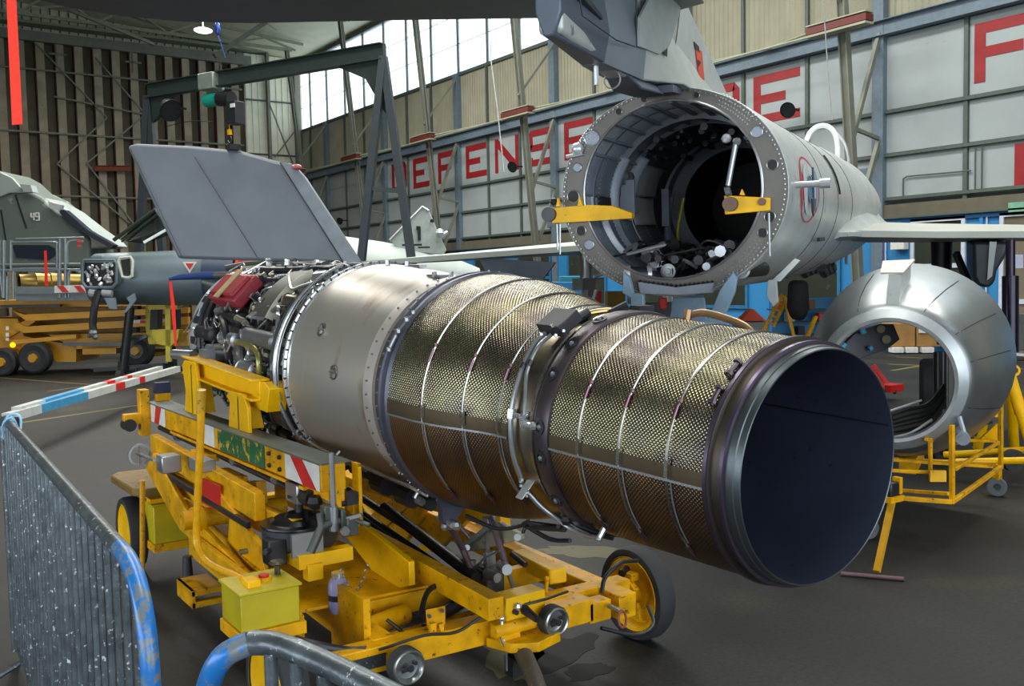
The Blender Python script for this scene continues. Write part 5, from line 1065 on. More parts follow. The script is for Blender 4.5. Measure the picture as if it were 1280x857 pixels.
J('wing_pylon', MB().prism([(8.847, 5.078, 2.085), (9.018, 4.816, 2.075), (9.002, 4.851, 1.926), (8.971, 4.909, 1.806), (8.967, 4.922, 1.701), (8.940, 4.968, 1.641), (8.887, 5.048, 1.665), (8.864, 5.076, 1.758)], af*1.2), mat('dark_pylon_grey', '34383E', .4, .1), bev=.03)
J('pylon_edge', MB().prism([(8.908, 4.948, 2.080), (8.942, 4.897, 2.078), (8.933, 4.934, 1.754), (8.912, 4.969, 1.717)], af*-.01), FUS)
gl = J('main_gear_leg', MB().cyl((9.723, 5.931, 2.147), (9.740, 5.937, 1.699), .11, .10, 16).cyl((9.740, 5.937, 1.699), (9.766, 5.947, 1.019), .05, None, 12), DARKST)
J('gear_stay', MB().bar((9.289, 5.508, 1.994), (9.096, 5.116, 1.365), .05, .06).cyl((9.313, 5.478, 1.880), (9.130, 5.069, 1.287), .03, None, 8), mat('dark_green_stay', '2A3430', .4), gl); J('main_wheel', MB().lathe(W(5.9, 1.55, -2.0), rf_, [(-.1, .12), (-.1, .25), (-.06, .29), (.06, .29), (.1, .25), (.1, .12), (-.1, .12)], 28), TYRE, gl)
J('gear_door', MB().prism([(6.204, 9.699, 2.087), (6.736, 8.886, 2.004), (6.643, 9.047, 1.786), (6.287, 9.591, 1.836)], af*.04), FUSD)
gl = J('main_gear_leg', MB().cyl((7.404, 9.137, 2.104), (7.410, 9.152, 1.774), .09, .08, 14).cyl((7.410, 9.151, 1.793), (7.405, 9.209, 1.107), .045, None, 12).box((7.262, 9.015, 1.746), (.2, .2, .14)).box((7.296, 8.969, 1.640), (.12, .12, .10)), STEEL)
J('gear_stay', MB().cyl((7.208, 8.723, 1.838), (6.931, 8.042, 1.919), .025, None, 8).cyl((7.211, 8.730, 1.679), (7.178, 8.800, 1.416), .025, None, 8), PEG, gl); J('main_wheel', MB().lathe(W(5.9, -1.55, -2.0), rf_, [(-.1, .12), (-.1, .25), (-.06, .29), (.06, .29), (.1, .25), (.1, .12), (-.1, .12)], 28), TYRE, gl)
J('belly_fittings', (lambda mb: ([mb.cyl(W(t, .5-.2*k, -.62), W(t+.4, .5-.2*k, -.70), .05, None, 8) for k in range(3) for t in (4.6, 5.2, 5.8)], mb)[1])(MB()), HOSE)
# yellow removal arms at the frame
la = J('removal_arm', MB().prism([(3.628, 4.834, 2.250), (3.778, 4.639, 2.259), (3.984, 4.653, 2.261), (4.193, 4.701, 2.224), (4.194, 4.702, 2.188), (3.814, 4.646, 2.162), (3.638, 4.825, 2.155)], af*.05), YEL2, bev=.004, label='long yellow arm on the left of the opening')
J('arm_socket', MB().cyl(V((3.629, 4.836, 2.211))-af*.03, V((3.629, 4.836, 2.211))+af*.05, .045, None, 18).sphere((3.655, 4.827, 2.290), .025, 8), DARKST, la); J('arm_lug', MB().prism([(3.651, 4.798, 2.258), (3.666, 4.776, 2.257), (3.656, 4.786, 2.312)], af*.03).prism([(3.728, 4.679, 2.256), (3.745, 4.653, 2.255), (3.733, 4.668, 2.309)], af*.03), YEL2, la)
J('arm_chain', MB().tube([(3.656, 4.799, 2.149), (3.661, 4.802, 1.990)], .006, 5).tube([(3.667, 4.781, 2.148), (3.670, 4.790, 1.960)], .006, 5), STEEL, la)
ra = J('removal_arm', MB().prism([(4.231, 3.941, 2.274), (4.421, 3.760, 2.251), (4.423, 3.762, 2.178), (4.236, 3.941, 2.163)], af*.05).prism([(4.278, 3.868, 2.270), (4.285, 3.855, 2.306), (4.296, 3.841, 2.268)], af*.03), YEL2, bev=.004, label='short yellow arm on the right of the opening')
J('arm_socket', MB().cyl(V((4.237, 3.898, 2.220))-af*.03, V((4.237, 3.898, 2.220))+af*.05, .042, None, 18).cyl(V((4.389, 3.792, 2.230))-af*.02, V((4.389, 3.792, 2.230)), .022, None, 14), mat('rusty_socket', '6A5448', .5, .4), ra)
J('arm_strut', MB().cyl((4.275, 3.887, 2.575), (4.242, 3.920, 2.328), .016, None, 10).cyl((4.250, 3.909, 2.300), (4.235, 3.933, 2.292), .03, None, 10).sphere((4.278, 3.883, 2.579), .026, 8), STEEL, ra); J('arm_chain', MB().tube([(4.403, 3.757, 2.163), (4.413, 3.760, 1.914)], .006, 5), STEEL, ra)
# boarding hoop standing behind the fuselage
ah = thing('access_hoop', 'white bent tube hoop rising behind the jet fuselage', 'handrail', tuple((10.856, 8.383, 2.269)))
part('hoop', MB().curve([(10.642, 8.504, 1.949), (10.714, 8.561, 3.300), (10.764, 8.547, 3.570), (10.836, 8.511, 3.741), (10.947, 8.441, 3.814), (11.052, 8.366, 3.779), (11.108, 8.317, 3.648), (11.112, 8.295, 3.399), (11.050, 8.312, 3.076), (10.990, 8.265, 1.941)], .034, 10), mat('glossy_white_tube', 'E8ECEA', .3), ah)
part('hoop', MB().curve([(11.624, 8.704, 3.801), (11.718, 8.627, 3.640), (11.750, 8.583, 3.356), (11.701, 8.586, 2.961), (11.646, 8.543, 1.943)], .022, 8), PEG, ah)
part('hoop_post', MB().cyl((10.831, 8.481, 3.308), (10.758, 8.425, 1.946), .03, None, 8).cyl((10.940, 8.409, 3.349), (10.865, 8.351, 1.944), .05, .05, 8), PEG, ah)
# pale blue fuselage trestle
ts = thing('tail_trestle', 'pale blue steel trestle holding up the open tail', 'stand', (4.2, 4.3, 0))
def TR(nm, mb): return part(nm, mb, LBLUE, ts, bev=.004)
TR('post', MB().prism([(3.881, 4.438, 1.841), (3.901, 4.409, 1.811), (3.917, 4.392, 1.713), (3.952, 4.339, 1.703), (3.955, 4.345, 1.548), (3.917, 4.404, 1.548), (3.909, 4.406, 1.684), (3.881, 4.447, 1.714)], af*.05))
TR('post', MB().bar((3.950, 4.388, 1.586), (4.911, 5.501, 0.000), .07, .07)); TR('brace', MB().prism([(4.241, 3.885, 1.826), (4.254, 3.867, 1.788), (4.249, 3.881, 1.709), (4.177, 4.019, 1.356), (4.130, 4.090, 1.355), (4.203, 3.951, 1.725)], af*.05))
TR('post', MB().bar((4.297, 4.041, 1.541), (5.311, 5.172, 0.000), .09, .09)); TR('rear_post', MB().bar((5.201, 5.213, 1.648), (5.596, 5.647, 0.000), .24, .12))
TR('plate', MB().prism([(5.069, 5.231, 1.651), (5.193, 5.041, 1.649), (5.211, 5.028, 1.453), (5.054, 5.269, 1.453)], af*.04))

# ------------------------------------------------------------------ detached tail section and its dolly
cA = V((5.943, 4.004, 1.057)); cB = V((6.885, 4.455, 1.13)); ca = (cB-cA).normalized(); _, cs_, cu_ = frame(ca)
tc_ = thing('tail_fairing', 'bare metal ring-shaped tail section standing on the yellow dolly', 'fairing', (6.4, 4.2, .34))
part('fairing_shell', MB().lathe(cA, ca, [(.03, .405), (0, .410), (-.01, .42), (.0, .432), (.04, .505), (.10, .545), (.25, .60), (.5, .665), (.8, .72), (1.05, .745), (1.06, .735), (.8, .705), (.4, .60), (.12, .47), (.03, .405)], 96, cu_, 0, 360, None, cs_), mat('brushed_tail_aluminium', '9EA3A6', .34, .85, '7E8488', .3, 3.5, .04, 30, .12), tc_, ang=50)
part('front_ring', MB().lathe(cA, ca, [(-.012, .415), (-.014, .44), (.03, .50), (.034, .495)], 96, cu_, 0, 360, None, cs_), mat('pale_ring_metal', 'B4BABE', .4, .6), tc_)
def cf(q, r, th): a = math.radians(th); return cA+ca*q+(cu_*math.cos(a)+cs_*math.sin(a))*r
part('spine_notch', MB().prism([cf(.06, .50, 6), cf(.55, .65, 6), cf(.55, .80, 5), cf(.12, .73, 5)], (cf(.1, .6, -2)-cf(.1, .6, 6))), FUS, tc_); part('spine_cap', MB().prism([cf(.12, .735, 6), cf(.55, .80, 7), cf(.55, .80, -9), cf(.14, .735, -6)], cu_*.012), mat('riveted_cap', 'C0BCB0', .5, .4, '5A5044', .3, 30), tc_)
for th in (24, 52, -25, 110, 75): part('skin_seam', MB().tube([cf(q, r+.002, th+q*8) for q, r in ((.06, .523), (.25, .602), (.5, .667), (.8, .722))], .003, 4), DARKST, tc_)
part('drain_stub', MB().cyl(cf(.06, .56, 128), cf(-.08, .60, 128), .035, None, 14).cyl(cf(-.06, .60, 128), cf(-.085, .60, 128), .045, .045, 14).cyl(cf(0, .50, 118), cf(-.03, .60, 127), .018, None, 8), mat('pale_stub', '9AA6B2', .35, .4), tc_)
bp_ = part('bracket_plate', MB().prism([(6.092, 4.524, 1.242), (6.187, 4.467, 1.354), (6.349, 4.361, 1.422), (6.433, 4.303, 1.420), (6.467, 4.272, 1.305), (6.379, 4.326, 1.229), (6.212, 4.436, 1.168)], V((.03, .045, 0))), mat('dark_bracket_paint', '343840', .45, .2), tc_, bev=.004)
for x, y, r in ((1101, 411, .028), (1108, 423, .030), (1070, 425, .012)): pass
part('bracket_holes', MB().cyl(V((6.326, 4.338, 1.388)), V((6.317, 4.332, 1.388)), .03, None, 14).cyl(V((6.356, 4.311, 1.309)), V((6.347, 4.305, 1.310)), .032, None, 14), mat('hole_glimpse', '8A8468', .6), bp_); part('blue_clips', MB().cyl((6.191, 4.408, 1.403), (6.203, 4.396, 1.356), .022, None, 10).cyl((6.086, 4.470, 1.281), (6.061, 4.486, 1.258), .02, None, 10).cyl((6.227, 4.371, 1.242), (6.247, 4.358, 1.253), .02, None, 10), mat('sky_blue_plastic', '5AAAD0', .4), bp_)
cb = MB()
for k in range(7): cb.curve([V((6.112, 4.097, 0.615))+V((0, 0, .029*k)), V((6.207, 4.032, 0.625))+V((0, 0, .034*k)), V((6.329, 3.953, 0.685))+V((0, 0, .029*k)), V((6.479, 3.923, 0.848))+V((0, 0, .023*k))], .016+.003*(k % 3), 6)
part('cable_bundle', cb, BLACK, tc_); part('white_sleeve', MB().curve([(6.082, 4.058, 0.635), (6.188, 3.988, 0.667), (6.310, 3.911, 0.755)], .010, 6).tube([(6.069, 4.082, 0.824), (6.256, 3.958, 0.893)], .008, 6), PEG, tc_)
dl = thing('fairing_dolly', 'yellow tubular dolly carrying the detached tail section', 'dolly', (6.5, 4.0, 0))
def D(nm, a, b, r=.015): return part(nm, MB().bar(a, b, r*2, r*2), YEL, dl, bev=.004)
D('bottom_rail', (5.637, 3.897, 0.300), (5.869, 3.492, 0.300)); D('bottom_rail', (5.869, 3.492, 0.300), (7.225, 3.898, 0.300)); D('bottom_rail', (5.870, 3.995, 0.300), (5.745, 3.440, 0.380), .012)
D('post', (5.882, 3.499, 0.286), (5.909, 3.521, 0.800)); D('post', (7.215, 3.899, 0.314), (7.240, 3.918, 0.780)); D('post', (6.052, 3.759, 0.437), (6.064, 3.769, 0.667), .012)
D('top_rail', (6.036, 3.787, 0.657), (7.121, 3.881, 0.512), .012); D('middle_rail', (5.680, 3.897, 0.475), (6.051, 3.759, 0.431), .012); D('middle_rail', (5.986, 4.172, 0.475), (6.984, 3.841, 0.339), .012)
D('brace', (5.958, 3.525, 0.501), (7.131, 3.874, 0.500), .012); D('cradle_rail', (7.015, 4.311, 0.412), (7.028, 4.322, 0.665), .012)
part('gusset', MB().prism([(6.915, 3.903, 0.539), (7.127, 3.878, 0.518), (7.133, 3.883, 0.646)], V((.015, .02, 0))), YEL, dl); part('id_plate', MB().prism([(5.960, 3.703, 0.463), (6.049, 3.641, 0.460), (6.045, 3.638, 0.385), (5.956, 3.700, 0.387)], V((.015, .02, 0))), YEL2, dl)
part('saddle_block', MB().obox((6.75, 4.35, .36), (.5, .12, .12), ca, cs_, cu_), YEL, dl)
for x, y in ((7.5, 4.08), (5.62, 3.95), (6.5, 5.1)):
    c = V((x, y, .075)); wl = part('caster', MB().lathe(c, (.9, .43, 0), [(-.025, .03), (-.025, .072), (.025, .072), (.025, .03), (-.025, .03)], 20), mat('grey_caster_rubber', '5A5E62', .6), dl); part('caster_fork', MB().box(c+V((0, 0, .12)), (.05, .05, .12)), YEL, wl)
D('bottom_rail', (5.870, 3.995, 0.300), (6.5, 5.1, .3)); D('bottom_rail', (6.5, 5.1, .3), (7.3, 3.98, .3))
hn = thing('prop_stand', 'yellow prop with a pipe foot beside the nozzle', 'stand', (5.0, 3.45, 0))
part('leg', MB().bar((5.211, 3.485, 0.424), (4.950, 3.415, 0.030), .035, .035), mat('chipped_yellow_prop', 'C8920E', .5, 0, '3A3028', .35, 16), hn); part('pipe_foot', MB().cyl((4.8, 3.556, .014), (4.995, 3.264, .014), .013, None, 10), PINKP, hn)
part('prop_cap', MB().box((5.194, 3.501, 0.483), (.10, .10, .09)), DARKST, hn, bev=.01); part('cap_strap', MB().box((5.191, 3.499, 0.425), (.13, .12, .035)).box((5.239, 3.472, 0.502), (.03, .05, .10)), YEL, hn)
# wing jack on the right
wj = thing('wing_jack', 'yellow tripod jack with a black ram under the right wing', 'jack', (8.7, 4.6, 0))
part('ram', MB().cyl((8.586, 4.578, 2.075), (8.568, 4.564, 1.754), .04, None, 16).cyl((8.568, 4.564, 1.754), (8.532, 4.536, 1.074), .07, None, 20), mat('dark_violet_ram', '24202E', .2, .6), wj)
part('body', MB().cyl((8.340, 4.548, 1.085), (8.332, 4.542, 0.944), .08, None, 18).cyl((8.334, 4.543, 0.979), (8.257, 4.560, 0.521), .06, .09, 14), YEL2, wj)
for a, b in (((8.299, 4.446, 0.987), (8.244, 4.187, 0.286)), ((8.385, 4.621, 0.863), (8.532, 4.830, 0.167)), ((8.713, 4.637, 0.838), (9.110, 4.793, 0.105))): part('leg', MB().cyl(a, b, .05, .045, 12), YEL2, wj)
part('red_band', MB().cyl((8.339, 4.372, 0.695), (8.326, 4.322, 0.560), .053, None, 14), RED, wj); part('lug', MB().lathe((8.354, 4.404, 0.930), FX, [(-.01, .05), (.01, .05), (.01, .03), (-.01, .03), (-.01, .05)], 14), YEL2, wj)
part('cross_tube', MB().cyl((8.087, 4.892, 0.152), (8.315, 4.257, 0.255), .03, None, 10).cyl((7.797, 4.606, 0.164), (8.037, 4.080, 0.223), .03, None, 10), YEL2, wj)
for p in ((8.153, 4.301, 0.177), (8.262, 5.014, 0.144)): part('jack_wheel', MB().lathe(p, (.5, .86, 0), [(-.03, .04), (-.03, .095), (.03, .095), (.03, .04), (-.03, .04)], 20), TYRE, wj)
part('fittings', MB().cyl((8.120, 4.642, 0.362), (8.159, 4.621, 0.431), .03, None, 8).cyl((8.159, 4.621, 0.431), (8.266, 4.550, 0.471), .012, None, 8), DARKST, wj)
single('black_support_column', MB().cyl((8.951, 5.459, 1.004), (8.900, 5.419, 0.046), .07, None, 16).cyl((8.810, 5.314, 1.020), (8.768, 5.281, 0.238), .02, None, 10).box((8.911, 5.408, 0.006), (.3, .3, .04)), mat('black_ram_paint', '1A1A20', .3, .4), 'black vertical support column seen through the ring-shaped tail section', 'stand')
rt = thing('floor_jack', 'small red trolley jack on the floor behind the nozzle', 'jack', tuple((13.164, 8.925, 0.000)))
part('jack_frame', MB().bar((11.849, 8.290, 0.489), (12.000, 8.162, 0.168), .05, .05).bar((12.062, 8.387, 0.492), (12.235, 8.243, 0.166), .05, .05).box((12.127, 8.197, 0.178), (.3, .3, .10)), RED, rt); part('jack_wheel', MB().cyl((11.971, 8.180, 0.147), (11.990, 8.167, 0.146), .05, None, 10).cyl((12.102, 8.090, 0.143), (12.120, 8.077, 0.143), .05, None, 10), BLACK, rt)

FH = V((0.5657, 0.8246, 0)); RH = V((0.8246, -0.5657, 0))
# ------------------------------------------------------------------ grey swept fin and hull just behind the engine
gf = thing('grey_finned_jet', 'grey jet behind the engine showing its big swept fin', 'aircraft', (3.3, 8.7, 0))
part('fin', MB().prism([(2.210, 9.529, 3.140), (2.285, 9.479, 3.160), (2.716, 9.180, 3.127), (3.084, 8.923, 3.073), (3.357, 8.728, 2.969), (3.491, 8.633, 2.936), (3.577, 8.564, 2.806), (3.966, 8.233, 1.995), (2.548, 9.213, 2.075)], FH*.10), FING, gf, bev=.03)
q = part('fin_leading_strip', MB().prism([(3.381, 8.692, 2.959), (3.485, 8.618, 2.926), (3.564, 8.554, 2.805), (3.948, 8.228, 2.002), (3.824, 8.313, 2.005)], FH*.01), mat('leading_strip_grey', '7C848C', .45, .1), gf)
part('fin_joint', MB().tube([(2.723, 9.143, 3.019), (3.159, 8.769, 2.067)], .003, 4).tube([(3.379, 8.686, 2.951), (3.816, 8.313, 2.013)], .005, 4).tube([(2.234, 9.486, 3.106), (2.580, 9.168, 2.081)], .003, 4), DARKST, gf)
part('fin_light', MB().sphere((3.506, 8.595, 2.903), .05, 10, (1, 1, .6)), mat('red_and_white_lens', 'B05A5A', .3), gf); part('fin_cap', MB().box((3.036, 8.959, 3.104), (.10, .10, .05)), DARKST, gf)
part('hull', MB().loft([[V(c)+(RH*0+FH*math.cos(k*PI/12)+V((0, 0, 1))*math.sin(k*PI/12))*r for k in range(24)] for c, r in (((2.75, 9.1, 1.86), .07), ((3.1, 8.85, 1.75), .20), ((3.6, 8.5, 1.62), .36), ((4.15, 8.12, 1.5), .42), ((4.5, 7.85, 1.25), .40), ((4.9, 7.58, 1.15), .30))]), mat('dark_green_grey_hull', '3E4846', .4, .1), gf)
part('hull_fairing', MB().prism([(3.270, 8.592, 2.024), (3.576, 8.382, 2.031), (3.756, 8.254, 1.975), (3.751, 8.250, 1.878), (3.293, 8.566, 1.890)], FH*.3), mat('dark_green_grey_hull', '3E4846'), gf, bev=.02)
part('nose_probe', MB().tube([(2.756, 8.936, 1.911), (3.154, 8.602, 1.914), (3.439, 8.346, 1.921)], [.03, .045, .05], 12).curve([(3.011, 9.253, 1.982), (3.256, 9.088, 2.022), (3.639, 8.823, 2.005)], .03, 8), mat('olive_dark_probe', '4A4A42', .5), gf)
part('probe_cover', MB().tube([(2.443, 9.149, 1.881), (2.529, 9.091, 1.901), (2.756, 8.936, 1.911), (2.866, 8.860, 1.908)], [.012, .028, .038, .03], 12), BLUEC, gf, label='dark blue cloth cover over the probe')
part('warning_streamer', MB().prism([(2.443, 9.149, 1.881), (2.461, 9.137, 1.881), (2.477, 9.104, 1.614), (2.471, 9.082, 1.266), (2.453, 9.094, 1.266), (2.447, 9.126, 1.614)], FH*.004), REDF, gf, label='red streamer hanging from the probe')
for x, y in ((3.6, 8.5), (4.5, 7.85)): part('support_leg', MB().cyl((x, y, 0), (x, y, 1.1), .05, None, 10), DARKST, gf)
# ------------------------------------------------------------------ pale jet by the right wall
pj = thing('pale_jet', 'pale grey jet standing far behind the gantry, small notched fin showing', 'aircraft', (12.0, 22.4, 0))
part('fuselage', MB().loft([[c+(FH*math.cos(k*PI/10)+V((0, 0, 1))*math.sin(k*PI/10))*r for k in range(20)] for c, r in ((V((8.724, 24.332, 2.540)), .1), (V((9.151, 24.039, 2.509)), .5), (V((9.748, 23.630, 2.453)), .75), (V((10.618, 23.033, 2.328)), .72), (V((11.453, 22.460, 2.183)), .70), (V((12.135, 21.992, 2.042)), .66), (V((12.921, 21.453, 1.960)), .5), (V((13.504, 21.053, 1.946)), .2))]), HUMP, pj)
part('fin', MB().prism([(11.463, 22.120, 2.911), (12.201, 21.679, 3.753), (12.331, 21.583, 3.668), (12.474, 21.446, 3.173), (12.648, 21.284, 2.636), (12.591, 21.314, 2.515), (11.667, 21.957, 2.620)], FH*.08), mat('fin_grey_green', '8C9894', .5), pj, bev=.02)
part('fin_edge', MB().tube([(11.440, 22.075, 2.909), (12.176, 21.635, 3.749), (12.305, 21.538, 3.644)], .03, 6), PEG, pj)
part('fin_stencil', MB().box((12.062, 21.670, 3.200), (.10, .05, .10)).box((12.070, 21.652, 3.037), (.06, .05, .3)).box((12.333, 21.437, 3.374), (.08, .05, .08)), DARKST, pj)
part('tail_lamp', MB().sphere((12.434, 21.221, 3.059), .12, 8).cyl((12.395, 21.240, 2.958), (12.602, 21.107, 3.075), .05, None, 8), PEG, pj); part('gear_leg', MB().cyl((10.970, 22.883, 2.114), (10.854, 22.792, -0.069), .08, None, 8).cyl((12.013, 20.946, 2.065), (11.898, 20.857, -0.090), .08, None, 8), DARKST, pj)
part('panel_gaps', MB().obox((11.783, 21.524, 2.765), (.5, .05, .05), RH, FH, (0, 0, 1)).obox((11.981, 21.261, 2.695), (.3, .05, .04), RH, FH, (0, 0, 1)), BLACK, pj)
# ------------------------------------------------------------------ gantry hoist
FT = [(7.670, 16.639, -0.000), (8.899, 15.771, -0.000), (5.051, 22.085, -0.000), (5.784, 21.618, -0.000)]
ga = thing('gantry_crane', 'dark steel gantry crane straddling behind the grey fin', 'crane', (7.1, 19.2, 0))
a0, a1 = V((5.611, 22.072, 6.109)), V((8.525, 16.492, 6.171)); gd = (a1-a0).normalized()
part('beam', MB().ibeam(a0, a1, .2, .31, .02), GANT, ga)
part('knee_plate', MB().prism([a1+V((0, 0, .15)), a1+V((0, 0, -1.15)), a1-gd*.43+V((0, 0, -.46)), a1-gd*1.15+V((0, 0, -.12)), a1-gd*1.15+V((0, 0, .07))], V((.08, .03, 0))), GANT, ga)
part('knee_plate', MB().prism([a0+V((0, 0, .18)), a0+V((0, 0, -.7)), a0+gd*.23+V((0, 0, -.62)), a0+gd*.8+V((0, 0, -.12))], V((.08, .03, 0))), GANT, ga)
for ap, f in ((a1, FT[0]), (a1, FT[1]), (a0, FT[2]), (a0, FT[3])): part('leg', MB().bar(ap+V((0, 0, -.1)), f, .14, .14, (1, 1, 0)), mat('slate_leg_paint', '2C343A', .5, .1), ga)
part('leg_tie', MB().bar((8.168, 16.554, 3.598), (8.680, 16.182, 3.536), .08, .08), GANT, ga)
for i in (0, 2): part('base', MB().bar(V(FT[i])+V((0, 0, .07)), V(FT[i+1])+V((0, 0, .07)), .16, .14), GANT, ga)
hp = a0.lerp(a1, .30)
ho = thing('electric_hoist', 'electric chain hoist with a teal motor hanging from the gantry beam', 'hoist', hp+V((0, 0, -1.4)))
part('trolley_block', MB().obox(hp+V((0, 0, -0.031)), (0.434, 0.341, 0.341), gd, gd.cross(V((0, 0, 1.550))), (0, 0, 1)), mat('pale_hoist_casting', '8A948C', .4, .3), ho, bev=.02); part('motor', MB().cyl(hp+V((0, 0, -0.403))-gd*0.155, hp+V((0, 0, -0.403))+gd*0.217, 0.139, None, 18), TEAL, ho); part('gear_case', MB().cyl(hp+V((0, 0, -0.403))+gd*0.217, hp+V((0, 0, -0.434))+gd*0.558, 0.155, None, 16), DARKST, ho); part('chain_bin', MB().obox(hp+gd*0.651+V((0, 0, -0.744)), (0.248, 0.279, 0.465), gd, gd.cross(V((0, 0, 1.550))), (0, 0, 1)), mat('black_bin', '20242A', .4), ho, bev=.01)
part('bin_label', MB().obox(hp+gd*0.682+V((-0.124, -0.124, -0.620)), (0.109, 0.031, 0.078), gd, gd.cross(V((0, 0, 1.550))), (0, 0, 1)), WHITE, ho); part('hook', MB().tube([hp+gd*0.465+V((0, 0, -0.542)), hp+gd*0.465+V((0, 0, -1.163))], .008, 6).box(hp+gd*0.465+V((0, 0, -1.116)), (.08, .08, .11)), YEL2, ho); part('hook_tip', MB().curve([hp+gd*0.465+V((0, 0, -1.178)), hp+gd*0.512+V((0, 0, -1.271)), hp+gd*0.465+V((0, 0, -1.349)), hp+gd*0.403+V((0, 0, -1.286))], .014, 6), DARKST, ho)
part('cable', MB().curve([hp+V((0, 0, -0.853))-gd*0.000, hp-gd*0.620+V((0, 0, -0.775)), hp-gd*1.317+V((0, 0, -0.806))], .008, 5), BLACK, ho)
fl_ = thing('work_lamp', 'round dark lamp hung under the left end of the gantry beam', 'lamp', (5.861, 21.317, 5.602))
part('shade', MB().lathe((5.876, 21.308, 5.618), V((.1, -.75, -.5)).normalized(), [(-.22, .03), (-.16, .19), (0, .24), (.06, .25)], 20), BLACK, fl_); part('lens', MB().lathe((5.876, 21.308, 5.618), V((.1, -.75, -.5)).normalized(), [(.03, .001), (.03, .235)], 20), LENS, fl_); part('arm', MB().bar((5.948, 21.139, 5.648), (6.056, 20.816, 5.573), .05, .05), DARKST, fl_)
single('hall_lamp', MB().sphere((10.803, 34.625, 10.877), .28, 10, (1.2, 1, .35)).cyl((10.803, 34.625, 10.877), V((10.803, 34.625, 10.877))+V((0, 0, 3.6)), .02, None, 6), mat('lit_lamp_bowl', 'FFFFFF', .5, 0, None, 0, 8, 0, 40, 0, ('FFFFFF', 3)), 'lit white hall lamp high in the roof at the left', 'lamp')
single('hanging_balloon', MB().sphere((6.604, 20.199, 7.167), .10, 12, (.6, .6, 1.5)).tube([V((6.598, 20.195, 7.067))+V((0, 0, 8.6)), (6.598, 20.195, 7.067), (6.709, 20.080, 6.565)], .008, 5), mat('blue_foil', '2A4A9C', .2, .4), 'small blue hanging ornament below the dark tailplane', 'ornament')
single('thin_rope', MB().tube([V((9.362, 7.208, 5.214))+V((0, 0, 9.8)), (9.362, 7.208, 5.214), (9.363, 7.132, 4.253), (9.372, 7.072, 3.566)], .007, 5), PEG, 'thin pale rope hanging in front of the wall right of the second word', 'rope', 'thin ropes from the roof')
single('thin_rope', MB().tube([V((10.133, 15.242, 5.897))+V((0, 0, 7.4)), (10.133, 15.242, 5.897), (10.182, 15.136, 4.967), (10.221, 15.021, 3.842)], .012, 5), PEG, 'thin pale rope hanging in front of the first word', 'rope', 'thin ropes from the roof')
# red streamer hanging from the tailplane close to the camera
rb = single('warning_streamer', MB().prism([(0.429, 3.187, 2.787), (0.449, 3.173, 2.787), (0.445, 3.165, 2.647), (0.441, 3.139, 2.286), (0.416, 3.157, 2.284), (0.422, 3.181, 2.648)], FH*.002), mat('bright_red_streamer', 'F0341C', .65, 0, 'C41408', .35, 60, 0, 40, .05), 'bright red streamer hanging at the upper left corner', 'ribbon')
# ------------------------------------------------------------------ tow bar on the floor at the left
tb = thing('tow_bar', 'white, red and blue A-frame tow bar lying behind the barrier', 'tow bar', (3.217, 16.700, 0.000))
ta, tb_ = V((1.341, 11.753, 0.420)), V((4.739, 17.429, 0.360)); ta2, tb2 = V((1.472, 12.033, 0.450)), V((4.438, 17.440, 0.380))
def seg(a, b, u0, u1, m_, w_=.10): part('bar_segment', MB().bar(a.lerp(b, u0), a.lerp(b, u1), w_, .10), m_, tb)
WB = mat('scuffed_white_bar', 'B8BCB8', .5, 0, '8A8478', .3, 6)
BB = mat('sky_blue_bar', '3A8AB4', .5)
for a, b in ((ta, tb_), (ta2, tb2)):
    seg(a, b, 0, .12, WB); seg(a, b, .12, .34, BB); seg(a, b, .34, .5, WB); seg(a, b, .5, .56, RED); seg(a, b, .56, .66, WB); seg(a, b, .66, .70, RED); seg(a, b, .70, 1, WB)
part('bar_wheel', MB().lathe(V((4.297, 19.902, 0.090)), RH, [(-.05, .03), (-.05, .12), (.05, .12), (.05, .03), (-.05, .03)], 20), TYRE, tb); part('bar_leg', MB().bar(V((4.297, 19.902, 0.090)), V((4.297, 19.902, 0.090))+V((0, 0, .3)), .05, .05).bar(ta+V((.1, 0, 0)), (ta.x+.1, ta.y, 0), .05, .05), DARKST, tb)
# ------------------------------------------------------------------ scissor lift
sl_ = thing('scissor_lift', 'yellow wheeled scissor lift with a grey railed platform at the left', 'lift', (4.195, 23.363, 0.000))
def S_(nm, pts, m_=LIFTY, dd=1.3, d=20.8, **k): return part(nm, MB().prism([A_(x, y, d) for x, y in pts], FH*dd), m_, sl_, **k)
def A_(u, z, v): return FH*v+RH*u+V((0, 0, z))      # metres: along, height, depth in the frame of the aircraft parked at the back

